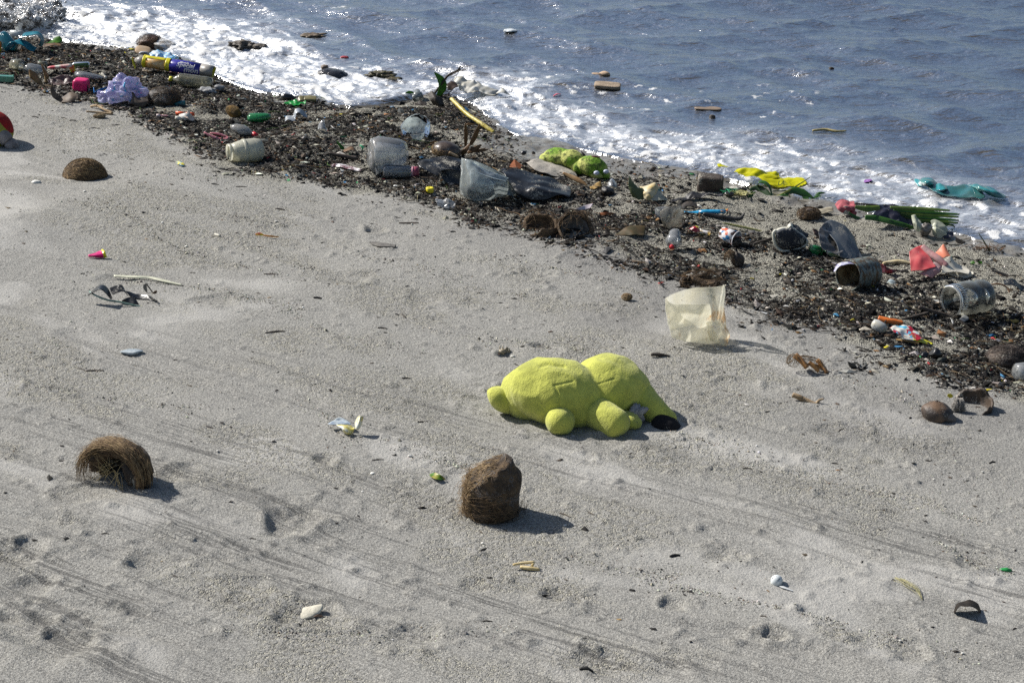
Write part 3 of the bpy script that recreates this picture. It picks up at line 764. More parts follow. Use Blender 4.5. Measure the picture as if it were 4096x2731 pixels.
def voxel_union(geoms, size=0.008, smooth_it=6):
    """one continuous skin over several overlapping closed shapes"""
    V, Fc = merge(*geoms)
    me = bpy.data.meshes.new('tmp'); me.from_pydata(V.tolist(), [], [tuple(f[:3]) if f[2] == f[3] else tuple(f) for f in Fc.tolist()])
    o = bpy.data.objects.new('tmp', me); COL.objects.link(o)
    md = o.modifiers.new('r', 'REMESH'); md.mode = 'VOXEL'; md.voxel_size = size
    ms = o.modifiers.new('s', 'SMOOTH'); ms.iterations = smooth_it; ms.factor = 0.5
    dg = bpy.context.evaluated_depsgraph_get(); ev = o.evaluated_get(dg); m2 = ev.to_mesh()
    W = np.array([v.co[:] for v in m2.vertices]); Fq = [tuple(p.vertices) for p in m2.polygons]
    Fq = np.array([f if len(f) == 4 else (*f, f[2]) for f in Fq])
    ev.to_mesh_clear(); bpy.data.objects.remove(o); bpy.data.meshes.remove(me)
    return W, Fq
def text_geom(body, fn, size=1.0, shear=0.0, depth_n=0):
    """flat lettering whose outline points (x, y) are carried to the surface by fn"""
    cu = bpy.data.curves.new('t', 'FONT'); cu.body = body; cu.size = size; cu.align_x = 'CENTER'; cu.align_y = 'CENTER'; cu.shear = shear; cu.resolution_u = 3; cu.offset = 0.02 * size
    o = bpy.data.objects.new('t', cu); COL.objects.link(o)
    dg = bpy.context.evaluated_depsgraph_get(); ev = o.evaluated_get(dg); me = ev.to_mesh()
    V = np.array([fn(v.co[0], v.co[1]) for v in me.vertices]); Fq = [tuple(p.vertices) for p in me.polygons]
    Fq = np.array([f if len(f) == 4 else (*f, f[2]) for f in Fq if len(f) in (3, 4)])
    ev.to_mesh_clear(); bpy.data.objects.remove(o); bpy.data.curves.remove(cu)
    return V, Fq

# materials shared by the litter
CLEAR = mat('clear_plastic', (0.90, 0.94, 0.94), 0.18, opacity=0.40, trans=0.5, speck=0.06, spec=0.6)
CLEAR2 = mat('clear_grey_plastic', (0.80, 0.83, 0.83), 0.18, opacity=0.34, trans=0.45, speck=0.1, spec=0.6)
MILKY = mat('milky_plastic', (0.70, 0.69, 0.58), 0.32, trans=0.40, speck=0.1, nscale=14)
HAZY = mat('hazy_blue_plastic', (0.76, 0.84, 0.84), 0.22, opacity=0.52, trans=0.5, speck=0.12)
YELLOWED = mat('yellowed_clear_plastic', (0.72, 0.69, 0.48), 0.2, opacity=0.28, trans=0.45, sand=0.2, speck=0.3)
HUSK = mat('coconut_husk', (0.060, 0.040, 0.026), 0.85, col2=(0.17, 0.115, 0.066), nscale=38, bump=0.006, bscale=90, stretch=(1, 1, 5), sand=0.10)
HUSKD = mat('dark_coconut_shell', (0.028, 0.022, 0.018), 0.62, col2=(0.085, 0.060, 0.042), nscale=24, bump=0.003, sand=0.22, spec=0.4)
HUSKI = mat('coconut_inside', (0.022, 0.016, 0.012), 0.8, col2=(0.075, 0.055, 0.04), nscale=40, sand=0.22)
FIB = mat('coir', (0.19, 0.125, 0.066), 0.85, col2=(0.36, 0.26, 0.14), nscale=60)
FIBD = mat('dark_coir', (0.075, 0.048, 0.028), 0.85, col2=(0.20, 0.135, 0.075), nscale=60)
BLACKP = mat('black_plastic', (0.014, 0.016, 0.019), 0.32, sand=0.24, spec=0.5, bump=0.002, bscale=40)
DRIFT = mat('dark_wet_wood', (0.022, 0.018, 0.014), 0.6, col2=(0.05, 0.038, 0.028), nscale=50, bump=0.002, stretch=(1, 1, 3))
WOOD = mat('dry_wood', (0.26, 0.18, 0.10), 0.8, col2=(0.38, 0.28, 0.17), nscale=40, bump=0.002)
STRAW = mat('straw', (0.55, 0.42, 0.19), 0.7, col2=(0.66, 0.54, 0.30), nscale=60)
LEAFD = mat('dead_leaf', (0.16, 0.085, 0.035), 0.6, col2=(0.07, 0.042, 0.022), nscale=35, bump=0.0015)
LEAFG = mat('green_leaf', (0.045, 0.17, 0.012), 0.4, col2=(0.09, 0.26, 0.02), nscale=30, trans=0.35, spec=0.5)
PALM = mat('palm_green', (0.022, 0.085, 0.014), 0.35, col2=(0.045, 0.13, 0.022), nscale=20, trans=0.2, spec=0.55)
WHITEP = mat('white_film', (0.74, 0.74, 0.70), 0.4, col2=(0.58, 0.56, 0.48), nscale=18, trans=0.25, sand=0.2)
# ================================================================== the big things on the open sand
# ---- lime plush toy lying face down
LIME = (0.60, 0.62, 0.12)
def plush_mat(name, c1, c2, scale=1.0):
    t = NT(name); P = t.pos()
    grime = t.ramp(t.noise(8, 6, 0.7, P), 0.44, 0.70)
    c = t.mixc(t.ramp(t.noise(26, 4, 0.6, P), 0.3, 0.7), c1, tuple(v * 0.86 for v in c1))
    c = t.mixc(t.math('MULTIPLY', grime, 0.65), c, c2)
    sp = t.ramp(t.noise(120, 3, 0.7, P), 0.58, 0.66); pa = t.ramp(t.noise(6, 4, 0.6, t.n('Mapping', {'Vector': P, 'Location': (1, 5, 2)}).outputs[0]), 0.52, 0.68)
    c = t.mixc(t.math('MULTIPLY', t.math('MULTIPLY', sp, pa), 0.75), c, (0.12, 0.11, 0.07))
    h = t.math('ADD', t.noise(170, 3, 0.7, P), t.math('MULTIPLY', t.noise(30, 5, 0.7, t.n('Mapping', {'Vector': P, 'Scale': (1, 1, 0.5)}).outputs[0], 0.6), 2.2))
    p = t.n('BsdfPrincipled', {'Base Color': c, 'Roughness': 0.95, 'Specular IOR Level': 0.15, 'Sheen Weight': 0.25, 'Sheen Roughness': 0.5, 'Normal': t.bump(h, 0.9, 0.0035 * scale)})
    return t.surf(p.outputs[0])
LIMEM = plush_mat('lime_plush', LIME, (0.27, 0.29, 0.06))
th = Thing('plush_toy', 'large headless lime green plush toy lying face down on the open sand', 'plush toy', 2300, 1722)
F = th.F; k = th.m
lobe1 = blob(F(2222, 1568, .15), (.188, .150, .128), (0, 10, -8), 5, 0.03, 1.3, 3)
lobe1b = blob(F(2125, 1572, .18), (.118, .115, .108), (0, 0, 0), 4, 0.02, 1.2, 4)
lobe1c = blob(F(2300, 1640, .09), (.10, .08, .075), (0, 0, 0), 4, 0.02, 1.2, 5)
lobe2 = blob(F(2442, 1550, .22), (.150, .150, .130), (0, 8, 10), 5, 0.03, 1.3, 6)
W_, Q_ = voxel_union([lobe1, lobe1b, lobe1c, lobe2], 0.0045, 4)
nl = len(W_); cen = np.array([W_[:, 0].mean(), W_[:, 1].mean(), 0.05 + F.b[2]])
push = 0.007 * n3(W_, 8, 8) + 0.004 * n3(W_, 19, 9) + 0.003 * (1 - 2.2 * np.abs(n3(W_, 13, 10)))
tuck = np.zeros(nl)
def near_line(a_, b_):
    """distance of the skin from a sewn line, on the side that faces the sea path"""
    pa, pb = ray(*a_), ray(*b_); va = np.array([pa[0] / pa[1], pa[2] / pa[1]]); vb = np.array([pb[0] / pb[1], pb[2] / pb[1]])
    vv = np.stack([W_[:, 0] / W_[:, 1], (W_[:, 2] - CAMH) / W_[:, 1]], 1); L2 = np.sum((vb - va)**2)
    tt = np.clip(((vv - va) @ (vb - va)) / L2, 0, 1); return np.linalg.norm(vv - va - tt[:, None] * (vb - va), axis=1) * F.b[1]
for a_, b_, dep, wd in [((2218, 1538), (2236, 1590), .006, .004), ((2236, 1590), (2238, 1650), .006, .004), ((2215, 1542), (2290, 1525), .004, .005), ((2395, 1535), (2458, 1514), .004, .005), ((2160, 1466), (2190, 1456), .010, .008), ((2190, 1456), (2255, 1466), .010, .008), ((2285, 1690), (2350, 1684), .005, .004), ((2170, 1670), (2290, 1650), .006, .006)]:
    tuck = np.maximum(tuck, 0.75 * dep * np.exp(-(near_line(a_, b_) / (wd * .8))**2))
dirv = W_ - cen; dirv /= np.linalg.norm(dirv, axis=1, keepdims=True)
W_ = W_ + dirv * (push - tuck)[:, None]
body = th.part('body', (W_, Q_), LIMEM)
th.part('arm', blob(F(2014, 1600, .16), (.072, .056, .046), (0, 38, 20), 4, 0.05, 1.5, 11), LIMEM)
def limb(pts, r, seed, n=34):
    P = cr_interp(np.array(pts), n, 0); sl = np.concatenate([[0], np.cumsum(np.linalg.norm(np.diff(P, axis=0), axis=1))]); L_ = sl[-1]
    rr = np.interp(sl / L_, np.linspace(0, 1, len(r)), r); re = rr[-1] * .95
    rr = rr * np.sqrt(np.clip(1 - ((sl - (L_ - re)) / re).clip(0, 1)**2, 0.0004, 1))
    G = tube(P, rr, 24); V = G[0]
    return V + 0.0045 * np.stack([n3(V, 16, seed + i) for i in range(3)], 1), G[1]
th.part('arm', limb([F(2232, 1632, .09), F(2238, 1680, .0), F(2247, 1727, -.062)], [.062, .056, .050], 21), LIMEM)
th.part('leg', limb([F(2365, 1640, .10), F(2425, 1672, .02), F(2508, 1716, -.05)], [.066, .062, .052], 31), LIMEM)
leg = th.part('leg', limb([F(2540, 1570, .20), F(2590, 1615, .16), F(2640, 1660, .12), F(2690, 1715, .09)], [.062, .055, .050, .048], 41), LIMEM)
th.part('shoe', blob(F(2668, 1714, .075), (.068, .056, .050), (0, 38, -14), 4, 0.03, 1.5, 12), mat('black_felt', (0.008, 0.008, 0.010), 0.95, sand=0.10, bump=0.002), on=leg, label='black cloth shoe')
th.part('torn_flap', blob(F(2512, 1680, .05), (.055, .045, .030), (0, 12, -20), 3, 0.08, 2, 15), LIMEM)
th.part('stuffing', blob(F(2542, 1662, .085), (.032, .024, .040), (0, 25, 0), 4, 0.45, 2.6, 14), mat('grey_wadding', (0.36, 0.35, 0.35), 0.95, bump=0.006, bscale=60), label='grey wadding spilling from the torn crotch seam')

# ---- coconuts
rngc = np.random.default_rng(11)
def hair(c, r, rot, n, ln, lo=-1, sd_=1, bias=(0, 0, 0), sel=None, rad=0.0009, lift=1.0):
    """coir lying along an ellipsoid: strands follow the skin in the direction 'bias' and fray a little at the tip"""
    rg_ = np.random.default_rng(sd_); M = eul(*rot); L = []; r = np.array(r, float); bias = np.array(bias, float)
    while len(L) < n:
        d = nrmz(rg_.normal(0, 1, 3))
        if d[2] < lo or (sel is not None and not sel(d)): continue
        flow = nrmz(bias + rg_.normal(0, .38, 3)); l = ln * rg_.uniform(0.5, 1.5); pts = []; fr = lift * rg_.uniform(0, 1)**3
        for k_ in range(5):
            o_ = M @ (d * r); pts.append(np.array(c) + o_ * (1.01 + .03 * rg_.uniform() + fr * .10 * k_ / 4))
            t_ = flow - np.dot(flow, d) * d; d = nrmz(d + nrmz(t_) * (l / 4) / r.mean())
        L.append(pts)
    return fibres(L, rad)
SANDY = mat('sand_caked_husk', (0.05, 0.037, 0.026), 0.9, col2=(0.12, 0.08, 0.045), nscale=30, sand=0.42, bump=0.012, bscale=75, sandcol=(0.135, 0.125, 0.118))
th = Thing('coconut_husk', 'upright brown coconut husk crusted with sand, nearest the middle foreground', 'coconut husk', 1955, 2092)
F = th.F
c = F(1966, 1972, .09)
V0_, Fc = ico(5); V = V0_.copy()
zz = V[:, 2]; ang_ = np.arctan2(V[:, 1], V[:, 0])
prof_ = np.interp(zz, [-1, -.93, -.7, -.3, .2, .6, .85, 1], [.0, .48, .88, 1.0, 1.03, .95, .72, .0])
hr = np.maximum(np.hypot(V[:, 0], V[:, 1]), 1e-6)
V = np.stack([V[:, 0] / hr * prof_ * .096, V[:, 1] / hr * prof_ * .092, zz * .140], 1)
dn = n3(V, 14, 21) + .7 * n3(V, 33, 22) + .35 * n3(V, 75, 24) + 1.1 * (1 - 2.2 * np.abs(n3(V, 8, 23)))
V = V * (1 + .055 * dn)[:, None]
cut = V[:, 2] - (.090 + .62 * V[:, 0] + .012 * n3(V, 30, 25)); V[:, 2] -= np.maximum(cut, 0) * .8
cut = -.078 - V[:, 0] + .15 * V[:, 2] + .010 * n3(V, 25, 26); V[:, 0] += np.maximum(cut, 0) * .75
V = V + c
th.part('shell', (V, Fc), SANDY)
th.part('fibres', hair_on((V, Fc), 520, .085, (1, -.1, -.12), lambda r, n: (r[0] < .02 and r[2] < .03 and n[1] < .5) or r[2] < -.06, .0011, .02, 3), FIBD, kind='stuff')
th.part('fibres', hair_on((V, Fc), 420, .055, (-1, -.2, .25), lambda r, n: r[0] < -.055 or (n[2] > .6 and r[0] < .05), .0011, .03, 4), FIB, kind='stuff')

th = Thing('coconut_husk', 'hollow half coconut husk with tan fibres combed over it, bottom left', 'coconut husk', 470, 1950)
F = th.F; c = F(478, 1885, .055)
ax = nrmz((-0.42, -0.80, 0.10))
th.part('shell', bowl(c, ax, .114, .020, 1.70, .30, .10, 3, up=(0, 0, 1), squash=0.86), HUSKI)
a, b, ax = basis(ax)
L = []
for i in range(900):
    s0 = rngc.uniform(-0.35, 2.6); rr = .118 + rngc.normal(0, .010); z0 = rngc.uniform(-.065, .060)
    ln = rngc.uniform(.6, 1.7); pts = []
    for v in np.linspace(0, 1, 6):
        an = s0 + ln * v; rad = (rr + 0.020 * v * v * rngc.uniform(0, 1.4))
        pts.append(c + ax * (z0 + .015 * v) + (math.cos(an) * a * 1.02 + math.sin(an) * b * .90) * rad * (1 - .25 * (max(0, -z0) / .05)**2))
    L.append(settle(np.array(pts), .001))
arch = [c + ax * .005 + (math.cos(an) * a * 1.0 + math.sin(an) * b * .90) * .098 for an in np.linspace(-.35, 3.3, 12)]
th.part('husk_arch', tube(arch, [.020, .026, .030, .032, .034, .034, .034, .034, .032, .030, .026, .020], 14, 40, .14), HUSK)
th.part('fibres', fibres(L[:560], .0010), FIB, kind='stuff')
th.part('fibres', fibres(L[560:], .0010), FIBD, kind='stuff')
L = [[c + ax * .04 + a * rngc.uniform(-.09, .09) + b * rngc.uniform(-.06, .09), c + ax * .055 + a * rngc.uniform(-.05, .05) + b * .02, c + ax * .05 + a * rngc.uniform(-.09, .09) + b * rngc.uniform(-.07, .08)] for _ in range(16)]
th.part('loose_strands', fibres([cr_interp(np.array(l), 7, 0) for l in L], .0009), STRAW, kind='stuff')
th.part('outer_skin', blob(F(552, 1905, .075), (.040, .075, .090), (0, -28, 10), 4, 0.06, 1.6, 23), HUSKD)

th = Thing('coconut_husk', 'domed brown coconut half lying cut side down on the upper left sand', 'coconut husk', 340, 718)
F = th.F; c = F(340, 712, .06)
V, Fc = blob(c, (.112, .10, .100), (0, 0, 0), 5, 0.05, 1.5, 31)
th.part('shell', (settle(V, -.01), Fc), HUSK)
th.part('fibres', hair(c, (.112, .10, .100), (0, 0, 0), 480, 0.08, 0.05, 7, (.8, 0, -.3), None, 0.0009, .6), FIB, kind='stuff')
th.part('fibres', hair(c, (.113, .10, .100), (0, 0, 0), 300, 0.06, 0.0, 8, (.8, 0, -.3), lambda d: d[1] < 0, 0.0009, .4), FIBD, kind='stuff')

th = Thing('coconut_husk', 'folded brown coconut half, left one of the pair on the wrack edge', 'coconut husk', 2155, 938, group='pair of coconut halves on the wrack edge')
F = th.F; c = F(2158, 897, .05)
th.part('shell', bowl(c, (-0.45, -0.55, 0.62), .096, .010, 1.45, .16, .08, 9, squash=.72), HUSK)
th.part('flap', bowl(c + np.array([.018, -.018, -.004]), (-.5, .35, .7), .086, .008, 1.30, .2, .1, 12, squash=.8), HUSK)
th.part('fibres', hair(c, (.094, .082, .070), (0, 0, 0), 110, 0.05, -.4, 17, (.5, 0, .2), None, 0.0009, .8), FIBD, kind='stuff')
th = Thing('coconut_husk', 'open brown coconut half showing its cavity, right one of the pair', 'coconut husk', 2312, 952, group='pair of coconut halves on the wrack edge')
F = th.F; c = F(2308, 903, .05)
th.part('shell', bowl(c, (0.42, -0.66, 0.55), .094, .010, 1.42, .14, .07, 19, squash=.85), HUSK)
th.part('lining', bowl(c + np.array([.004, -.004, .003]), (0.42, -0.66, 0.55), .082, .004, 1.15, .1, .04, 20, squash=.85), mat('coconut_lining', (0.075, 0.062, 0.05), 0.7, col2=(0.13, 0.11, 0.09), nscale=30, sand=.1))
th.part('fibres', hair(c, (.092, .082, .074), (0, 0, 0), 90, 0.05, -.4, 18, (.3, 0, .5), lambda d: d[0] < .3 or d[2] > .5, 0.0009, .8), FIBD, kind='stuff')

th = Thing('coconut', 'cracked brown coconut with grey broken underside at the far right sand edge', 'coconut', 3765, 1688)
F = th.F; c = F(3752, 1655, .045)
V, Fc = blob(c, (.066, .058, .046), (0, 22, 0), 5, .035, 1.4, 33)
cutp = (V - c) @ nrmz((.55, -.25, -.75)) - .028; V = V - np.maximum(cutp, 0)[:, None] * nrmz((.55, -.25, -.75)) * .8
th.part('shell', (V, Fc), mat('worn_coconut_skin', (0.16, 0.10, 0.06), 0.5, col2=(0.045, 0.035, 0.03), nscale=13, bump=0.002, sand=.12))
th.part('broken_face', stone(F(3785, 1672, .02), (.042, .03, .026), (0, 15, 0), 5), mat('grey_pith', (0.17, 0.15, 0.135), 0.9, bump=.004, bscale=80))
th.part('crust', blob(F(3738, 1612, .05), (.020, .015, .007), (0, -10, 0), 3, .5, 3, 36), DRIFT)
th = Thing('coconut_shell', 'dark half coconut shell with grey fluff, rocking open at the far right', 'coconut shell', 3900, 1655)
F = th.F; c = F(3888, 1600, .06)
th.part('shell', bowl(c, (-.38, -.30, .80), .088, .010, 1.38, .18, .06, 27, squash=.86), HUSKD)
L = []
for i in range(260):
    x0 = rngc.uniform(3818, 3852); p0 = F(x0, rngc.uniform(1590, 1612), .03 + rngc.uniform(-.015, .015)); p1 = F(x0 + rngc.normal(0, 8), rngc.uniform(1640, 1655), .01); L.append([p0, (p0 + p1) / 2 + rngc.normal(0, .008, 3), p1])
th.part('fluff', fibres(L, .0012), mat('grey_fluff', (0.33, 0.31, 0.285), 0.95), kind='stuff', label='grey fluffy coir tuft')
th.part('yellow_scrap', ribbon([F(3790, 1580, .02), F(3812, 1585, .02)], [.004, .009, .003], side=(0, .3, 1)), mat('yellow_film', (.70, .58, .03), .4, trans=.2), thick=.001)

th = Thing('coconut', 'round dark wet coconut half buried beside the lilac bag', 'coconut', 655, 420)
F = th.F; c = F(656, 392, .06)
th.part('shell', blob(c, (.098, .085, .066), (0, 0, 0), 5, .07, 1.6, 41), mat('wet_black_husk', (0.014, 0.012, 0.010), 0.5, col2=(0.05, 0.038, 0.028), nscale=16, bump=.004, sand=.20))
th.part('fibres', hair(c, (.098, .085, .066), (0, 0, 0), 260, .045, -.2, 42, (.6, 0, 0), None, .0009, .5), FIBD, kind='stuff')
th = Thing('coconut', 'smooth brown coconut with a stalk among the dry seed pods', 'coconut', 1780, 632)
F = th.F; c = F(1786, 603, .05)
th.part('shell', blob(c, (.080, .070, .050), (0, 12, 0), 5, .03, 1.4, 45), mat('glossy_coconut', (0.045, 0.033, 0.028), 0.35, col2=(0.09, 0.065, 0.05), nscale=14, sand=.16, spec=.5))
th.part('stalk', tube([F(1795, 610, -.02), F(1835, 630, -.03)], [.008, .007], 8, 6, .1), WOOD)
th.part('fibres', hair(c, (.080, .070, .050), (0, 12, 0), 170, .05, -.6, 46, (.4, 0, -.2), lambda d: d[0] < .1 and d[2] < .3, .0010, .8), FIB, kind='stuff')
th = Thing('coconut_husk', 'hairy dark coconut husk at the right edge of the wrack', 'coconut husk', 4030, 1465)
F = th.F; c = F(4028, 1432, .05)
th.part('shell', blob(c, (.088, .075, .050), (0, 0, 0), 4, .08, 1.7, 51), HUSKD)
th.part('fibres', hair(c, (.088, .075, .052), (0, 0, 0), 420, .075, -.2, 52, (.8, 0, .1), None, .0009, 1.0), mat('greyed_coir', (0.16, 0.135, 0.12), .9, col2=(0.06, .045, .04), nscale=50), kind='stuff')
th = Thing('coconut_husk', 'dark torn coconut husk boat behind the yellowed plastic sheet', 'coconut husk', 2790, 1158)
F = th.F; c = F(2800, 1108, .04)
th.part('shell', bowl(c, (.18, -.30, .9), .094, .010, 1.22, .30, .08, 57, squash=.55, up=(0, 1, 0)), HUSKD)
th.part('lining', net(F, [[(2760, 1100, .05), (2820, 1120, .05), (2868, 1118, .05)], [(2770, 1118, .01), (2815, 1140, .01), (2860, 1132, .01)]], (10, 14), (.003, 30), 3), HUSK, thick=.006)
th.part('fibres', hair(c + np.array([0, 0, -.02]), (.090, .06, .055), (0, 0, 0), 260, .05, -.5, 58, (.7, 0, .1), None, .0009, .6), FIBD, kind='stuff')
th = Thing('coconut_husk', 'crumbling dark coconut husk on the coarse sand below the palm leaves', 'coconut husk', 3235, 882)
F = th.F; c = F(3235, 858, .04)
th.part('shell', blob(c, (.052, .05, .034), (0, 0, 0), 4, .14, 1.8, 61), HUSKD)
th.part('fibres', hair(c, (.060, .05, .036), (0, 0, 0), 260, .05, -.4, 62, (.5, 0, .3), None, .0009, 1.2), FIBD, kind='stuff')
th = Thing('coconut_husk', 'small burst black husk lying behind the yellowed plastic sheet in the wrack', 'coconut husk', 2945, 1072)
F = th.F
th.part('shell', blob(F(2950, 1040, .03), (.030, .03, .042), (0, -20, 0), 4, .12, 1.9, 64), HUSKD)
th.part('fibres', hair(F(2922, 1035, .03), (.03, .03, .04), (0, 0, 0), 170, .05, -.5, 65, (-.2, 0, .6), None, .0009, 1.2), FIBD, kind='stuff')
th = Thing('driftwood_husk', 'brown husk lump in the surf with foam sliding over it', 'coconut husk', 610, 200)
F = th.F
th.part('lump', blob(F(600, 172, .08), (.085, .08, .055), (0, 0, 0), 4, .12, 1.8, 71), mat('wet_red_husk', (0.075, 0.032, 0.015), .4, col2=(.03, .018, .012), nscale=18, bump=.004))
th.part('foam_cap', blob(F(655, 182, .07), (.105, .08, .034), (0, 12, 0), 4, .22, 1.9, 73), mat('foam_cap', (.72, .72, .71), .5, col2=(.30, .27, .23), nscale=34, bump=.008, bscale=90))
th.part('fibres', hair(F(600, 172, .08), (.085, .08, .055), (0, 0, 0), 160, .05, -.2, 72, (.4, 0, -.6), None, .0009, .8), FIBD, kind='stuff')

# ---- tall yellowed plastic sheet standing in the sand
SHEET = mat('yellowed_sheet', (0.62, 0.60, 0.48), 0.32, opacity=0.72, trans=0.5, spec=.5)
t = NT('stained_sheet'); P = t.pos()
st = t.ramp(t.noise(7, 5, .7, t.n('Mapping', {'Vector': P, 'Scale': (1.6, 1, .7)}).outputs[0], .6), .54, .66)
c = t.mixc(t.ramp(t.noise(12, 3, .6, P), .3, .7), (.93, .93, .88), (.92, .89, .76)); c = t.mixc(t.math('MULTIPLY', st, .7), c, (.66, .40, .15))
c = t.mixc(t.ramp(t.noise(90, 2, .6, P), .70, .74), c, (.12, .08, .04))
pr = t.n('BsdfPrincipled', {'Base Color': c, 'Roughness': .32, 'Specular IOR Level': .5})
mx = t.n('MixShader', {0: .6, 1: pr.outputs[0], 2: t.n('BsdfTranslucent', {'Color': c}).outputs[0]})
m2 = t.n('MixShader', {0: t.math('MAXIMUM', t.math('MULTIPLY', st, .8), .46), 1: t.n('BsdfTransparent', {'Color': (.95, .94, .88)}).outputs[0], 2: mx.outputs[0]})
STAIN = t.surf(m2.outputs[0])
th = Thing('plastic_sheet', 'torn yellowed translucent plastic sheet standing upright on the open sand', 'plastic sheet', 2790, 1375)
F = th.F
th.part('back_wall', net(F, [[(2661, 1192, .01), (2700, 1172, .07), (2770, 1152, .13), (2850, 1148, .13), (2898, 1142, .05)], [(2664, 1240, .01), (2710, 1230, .07), (2770, 1225, .12), (2850, 1220, .12), (2897, 1225, .05)], [(2680, 1320, .02), (2720, 1310, .06), (2780, 1300, .10), (2850, 1300, .09), (2905, 1310, .04)]], (26, 30), (.003, 14), 5), STAIN, thick=.0015)
th.part('front_wall', net(F, [[(2662, 1195, .0), (2692, 1216, -.02), (2740, 1214, -.01), (2800, 1215, .01), (2835, 1214, .03)], [(2666, 1250, .0), (2700, 1255, -.035), (2750, 1255, -.03), (2805, 1252, -.005), (2840, 1245, .03)], [(2678, 1310, .0), (2715, 1315, -.04), (2765, 1320, -.035), (2820, 1318, -.01), (2855, 1312, .02)], [(2690, 1342, .01), (2740, 1362, -.035), (2790, 1372, -.03), (2840, 1376, -.01), (2885, 1374, .01)]], (36, 36), (.010, 11), 6), STAIN, thick=.0015)
th.part('crumpled_corner', net(F, [[(2820, 1290, -.005), (2850, 1280, -.02), (2885, 1290, .0), (2905, 1300, .02)], [(2825, 1320, -.02), (2855, 1315, -.045), (2890, 1318, -.02), (2912, 1330, .01)], [(2828, 1360, -.01), (2865, 1376, -.03), (2898, 1378, -.01), (2915, 1362, .01)]], (30, 30), (.014, 16), 7), STAIN, thick=.0015)
th.part('rolled_edge', tube([F(2896, 1140, .04), F(2893, 1180, .035), F(2886, 1215, .03), F(2884, 1250, .03), F(2876, 1290, .02)], [.004, .009, .008, .011, .006], 8, 16, .15), STAIN)

# ---- small things on the open sand
one('wrapper_scrap', 'pink and yellow foil wrapper scrap alone on the upper left sand', 'wrapper', 395, 1033, lambda F: net(F, [[(352, 1020, .0), (385, 1010, .02), (404, 1000, .02)], [(353, 1024, -.01), (388, 1020, -.015), (412, 1018, -.01)], [(354, 1028, .0), (388, 1031, .0), (416, 1032, .0)]], (12, 16), (.002, 40), 3), mat('pink_foil', (.62, .012, .17), .35, spec=.5), thick=.0012)
one('wrapper_scrap', 'small yellow foil end beside the pink wrapper scrap', 'wrapper', 420, 1034, lambda F: net(F, [[(402, 1003, .02), (410, 996, .03), (412, 1001, .02)], [(412, 1018, -.01), (420, 1008, .0), (422, 1012, .02)], [(416, 1033, .0), (424, 1030, .0), (429, 1031, .01)]], (12, 10), None, 3), mat('yellow_foil', (.66, .60, .02), .35), thick=.0012)
th = Thing('rubber_sheet', 'twisted black rubber scrap with a pale green strip on left sand', 'rubber scrap', 460, 1215)
F = th.F
th.part('curl', net(F, [[(350, 1181, .01), (385, 1150, .02), (410, 1140, .02), (432, 1155, .02), (450, 1195, .0)], [(352, 1183, -.01), (380, 1165, -.02), (402, 1158, -.03), (420, 1170, -.03), (444, 1197, -.03)]], (10, 30), None), BLACKP, thick=.003)
th.part('panel', net(F, [[(437, 1153, .04), (465, 1143, .05), (485, 1140, .05), (500, 1160, .05)], [(450, 1180, .01), (475, 1170, .02), (495, 1165, .02), (512, 1182, .02)]], (12, 20), (.003, 20), 4), BLACKP, thick=.003)
th.part('tail', flat_net([[(500, 1163, .03), (545, 1175, .015), (590, 1180, .02), (615, 1195, .02), (632, 1206, .006)], [(520, 1185, .012), (560, 1195, .004), (600, 1200, .004), (620, 1205, .004), (634, 1207, .003)]], (10, 26), (.003, 24), 5), BLACKP, thick=.003)
th.part('panel', flat_net([[(488, 1202, .02), (510, 1190, .03), (535, 1190, .03), (555, 1215, .008)], [(485, 1212, .005), (510, 1212, .008), (535, 1216, .008), (556, 1219, .004)]], (10, 20), None, 4), BLACKP, thick=.003)
th.part('strip', tube([F(358, 1166, .02), F(385, 1183, -.02), F(430, 1200, -.03), F(480, 1208, -.03), F(540, 1222, -.03), F(570, 1228, -.03)], .004, 6, 24), mat('pale_green_strip', (.13, .21, .17), .4, col2=(.2, .3, .27)))
one('plastic_strip', 'bent cream plastic strip lying above the black rubber scrap', 'plastic strip', 590, 1120, lambda F: flat_net([[(455, 1100, .012), (540, 1104, .012), (600, 1107, .014), (660, 1120, .012), (727, 1138, .006)], [(456, 1107, .010), (540, 1112, .010), (598, 1115, .008), (655, 1127, .008), (726, 1141, .005)]], (5, 40)), mat('cream_strip', (.55, .55, .42), .45, sand=.2), thick=.004)
th = Thing('leafy_twig', 'dry twig with curled leaf beside the black rubber scrap', 'twig', 605, 1175)
F = th.F
th.part('stem', tube([F(583, 1133, .03), F(600, 1155, .02), F(616, 1178, .0)], .0028, 6, 8), DRIFT)
th.part('leaf', ribbon([F(581, 1135, .03), F(580, 1150, .025), F(588, 1170, .02)], [.001, .008, .007, .001], side=(1, .2, 0)), mat('grey_dry_leaf', (.22, .20, .17), .7, nscale=60), thick=.001)
th.part('leaf', ribbon([F(612, 1174, .0), F(622, 1168, .0), F(628, 1164, .0)], [.003, .007, .002], side=(.2, .2, 1)), LEAFD, thick=.001)
one('feather', 'pale blue grey feather lying flat on the left sand', 'feather', 525, 1412, lambda F: flat_net([[(480, 1405, .006), (515, 1396, .010), (550, 1396, .010), (572, 1402, .006)], [(481, 1408, .012), (515, 1408, .016), (548, 1406, .014), (573, 1404, .008)], [(490, 1414, .004), (520, 1420, .006), (548, 1416, .006), (573, 1407, .004)]], (9, 22)), mat('blue_grey_feather', (.33, .38, .41), .6, col2=(.24, .28, .31), nscale=50, stretch=(3, 1, 1)), thick=.001)
th = Thing('wrapper', 'crumpled white and yellow wrapper on the open sand left of the plush', 'wrapper', 1400, 1735)
F = th.F
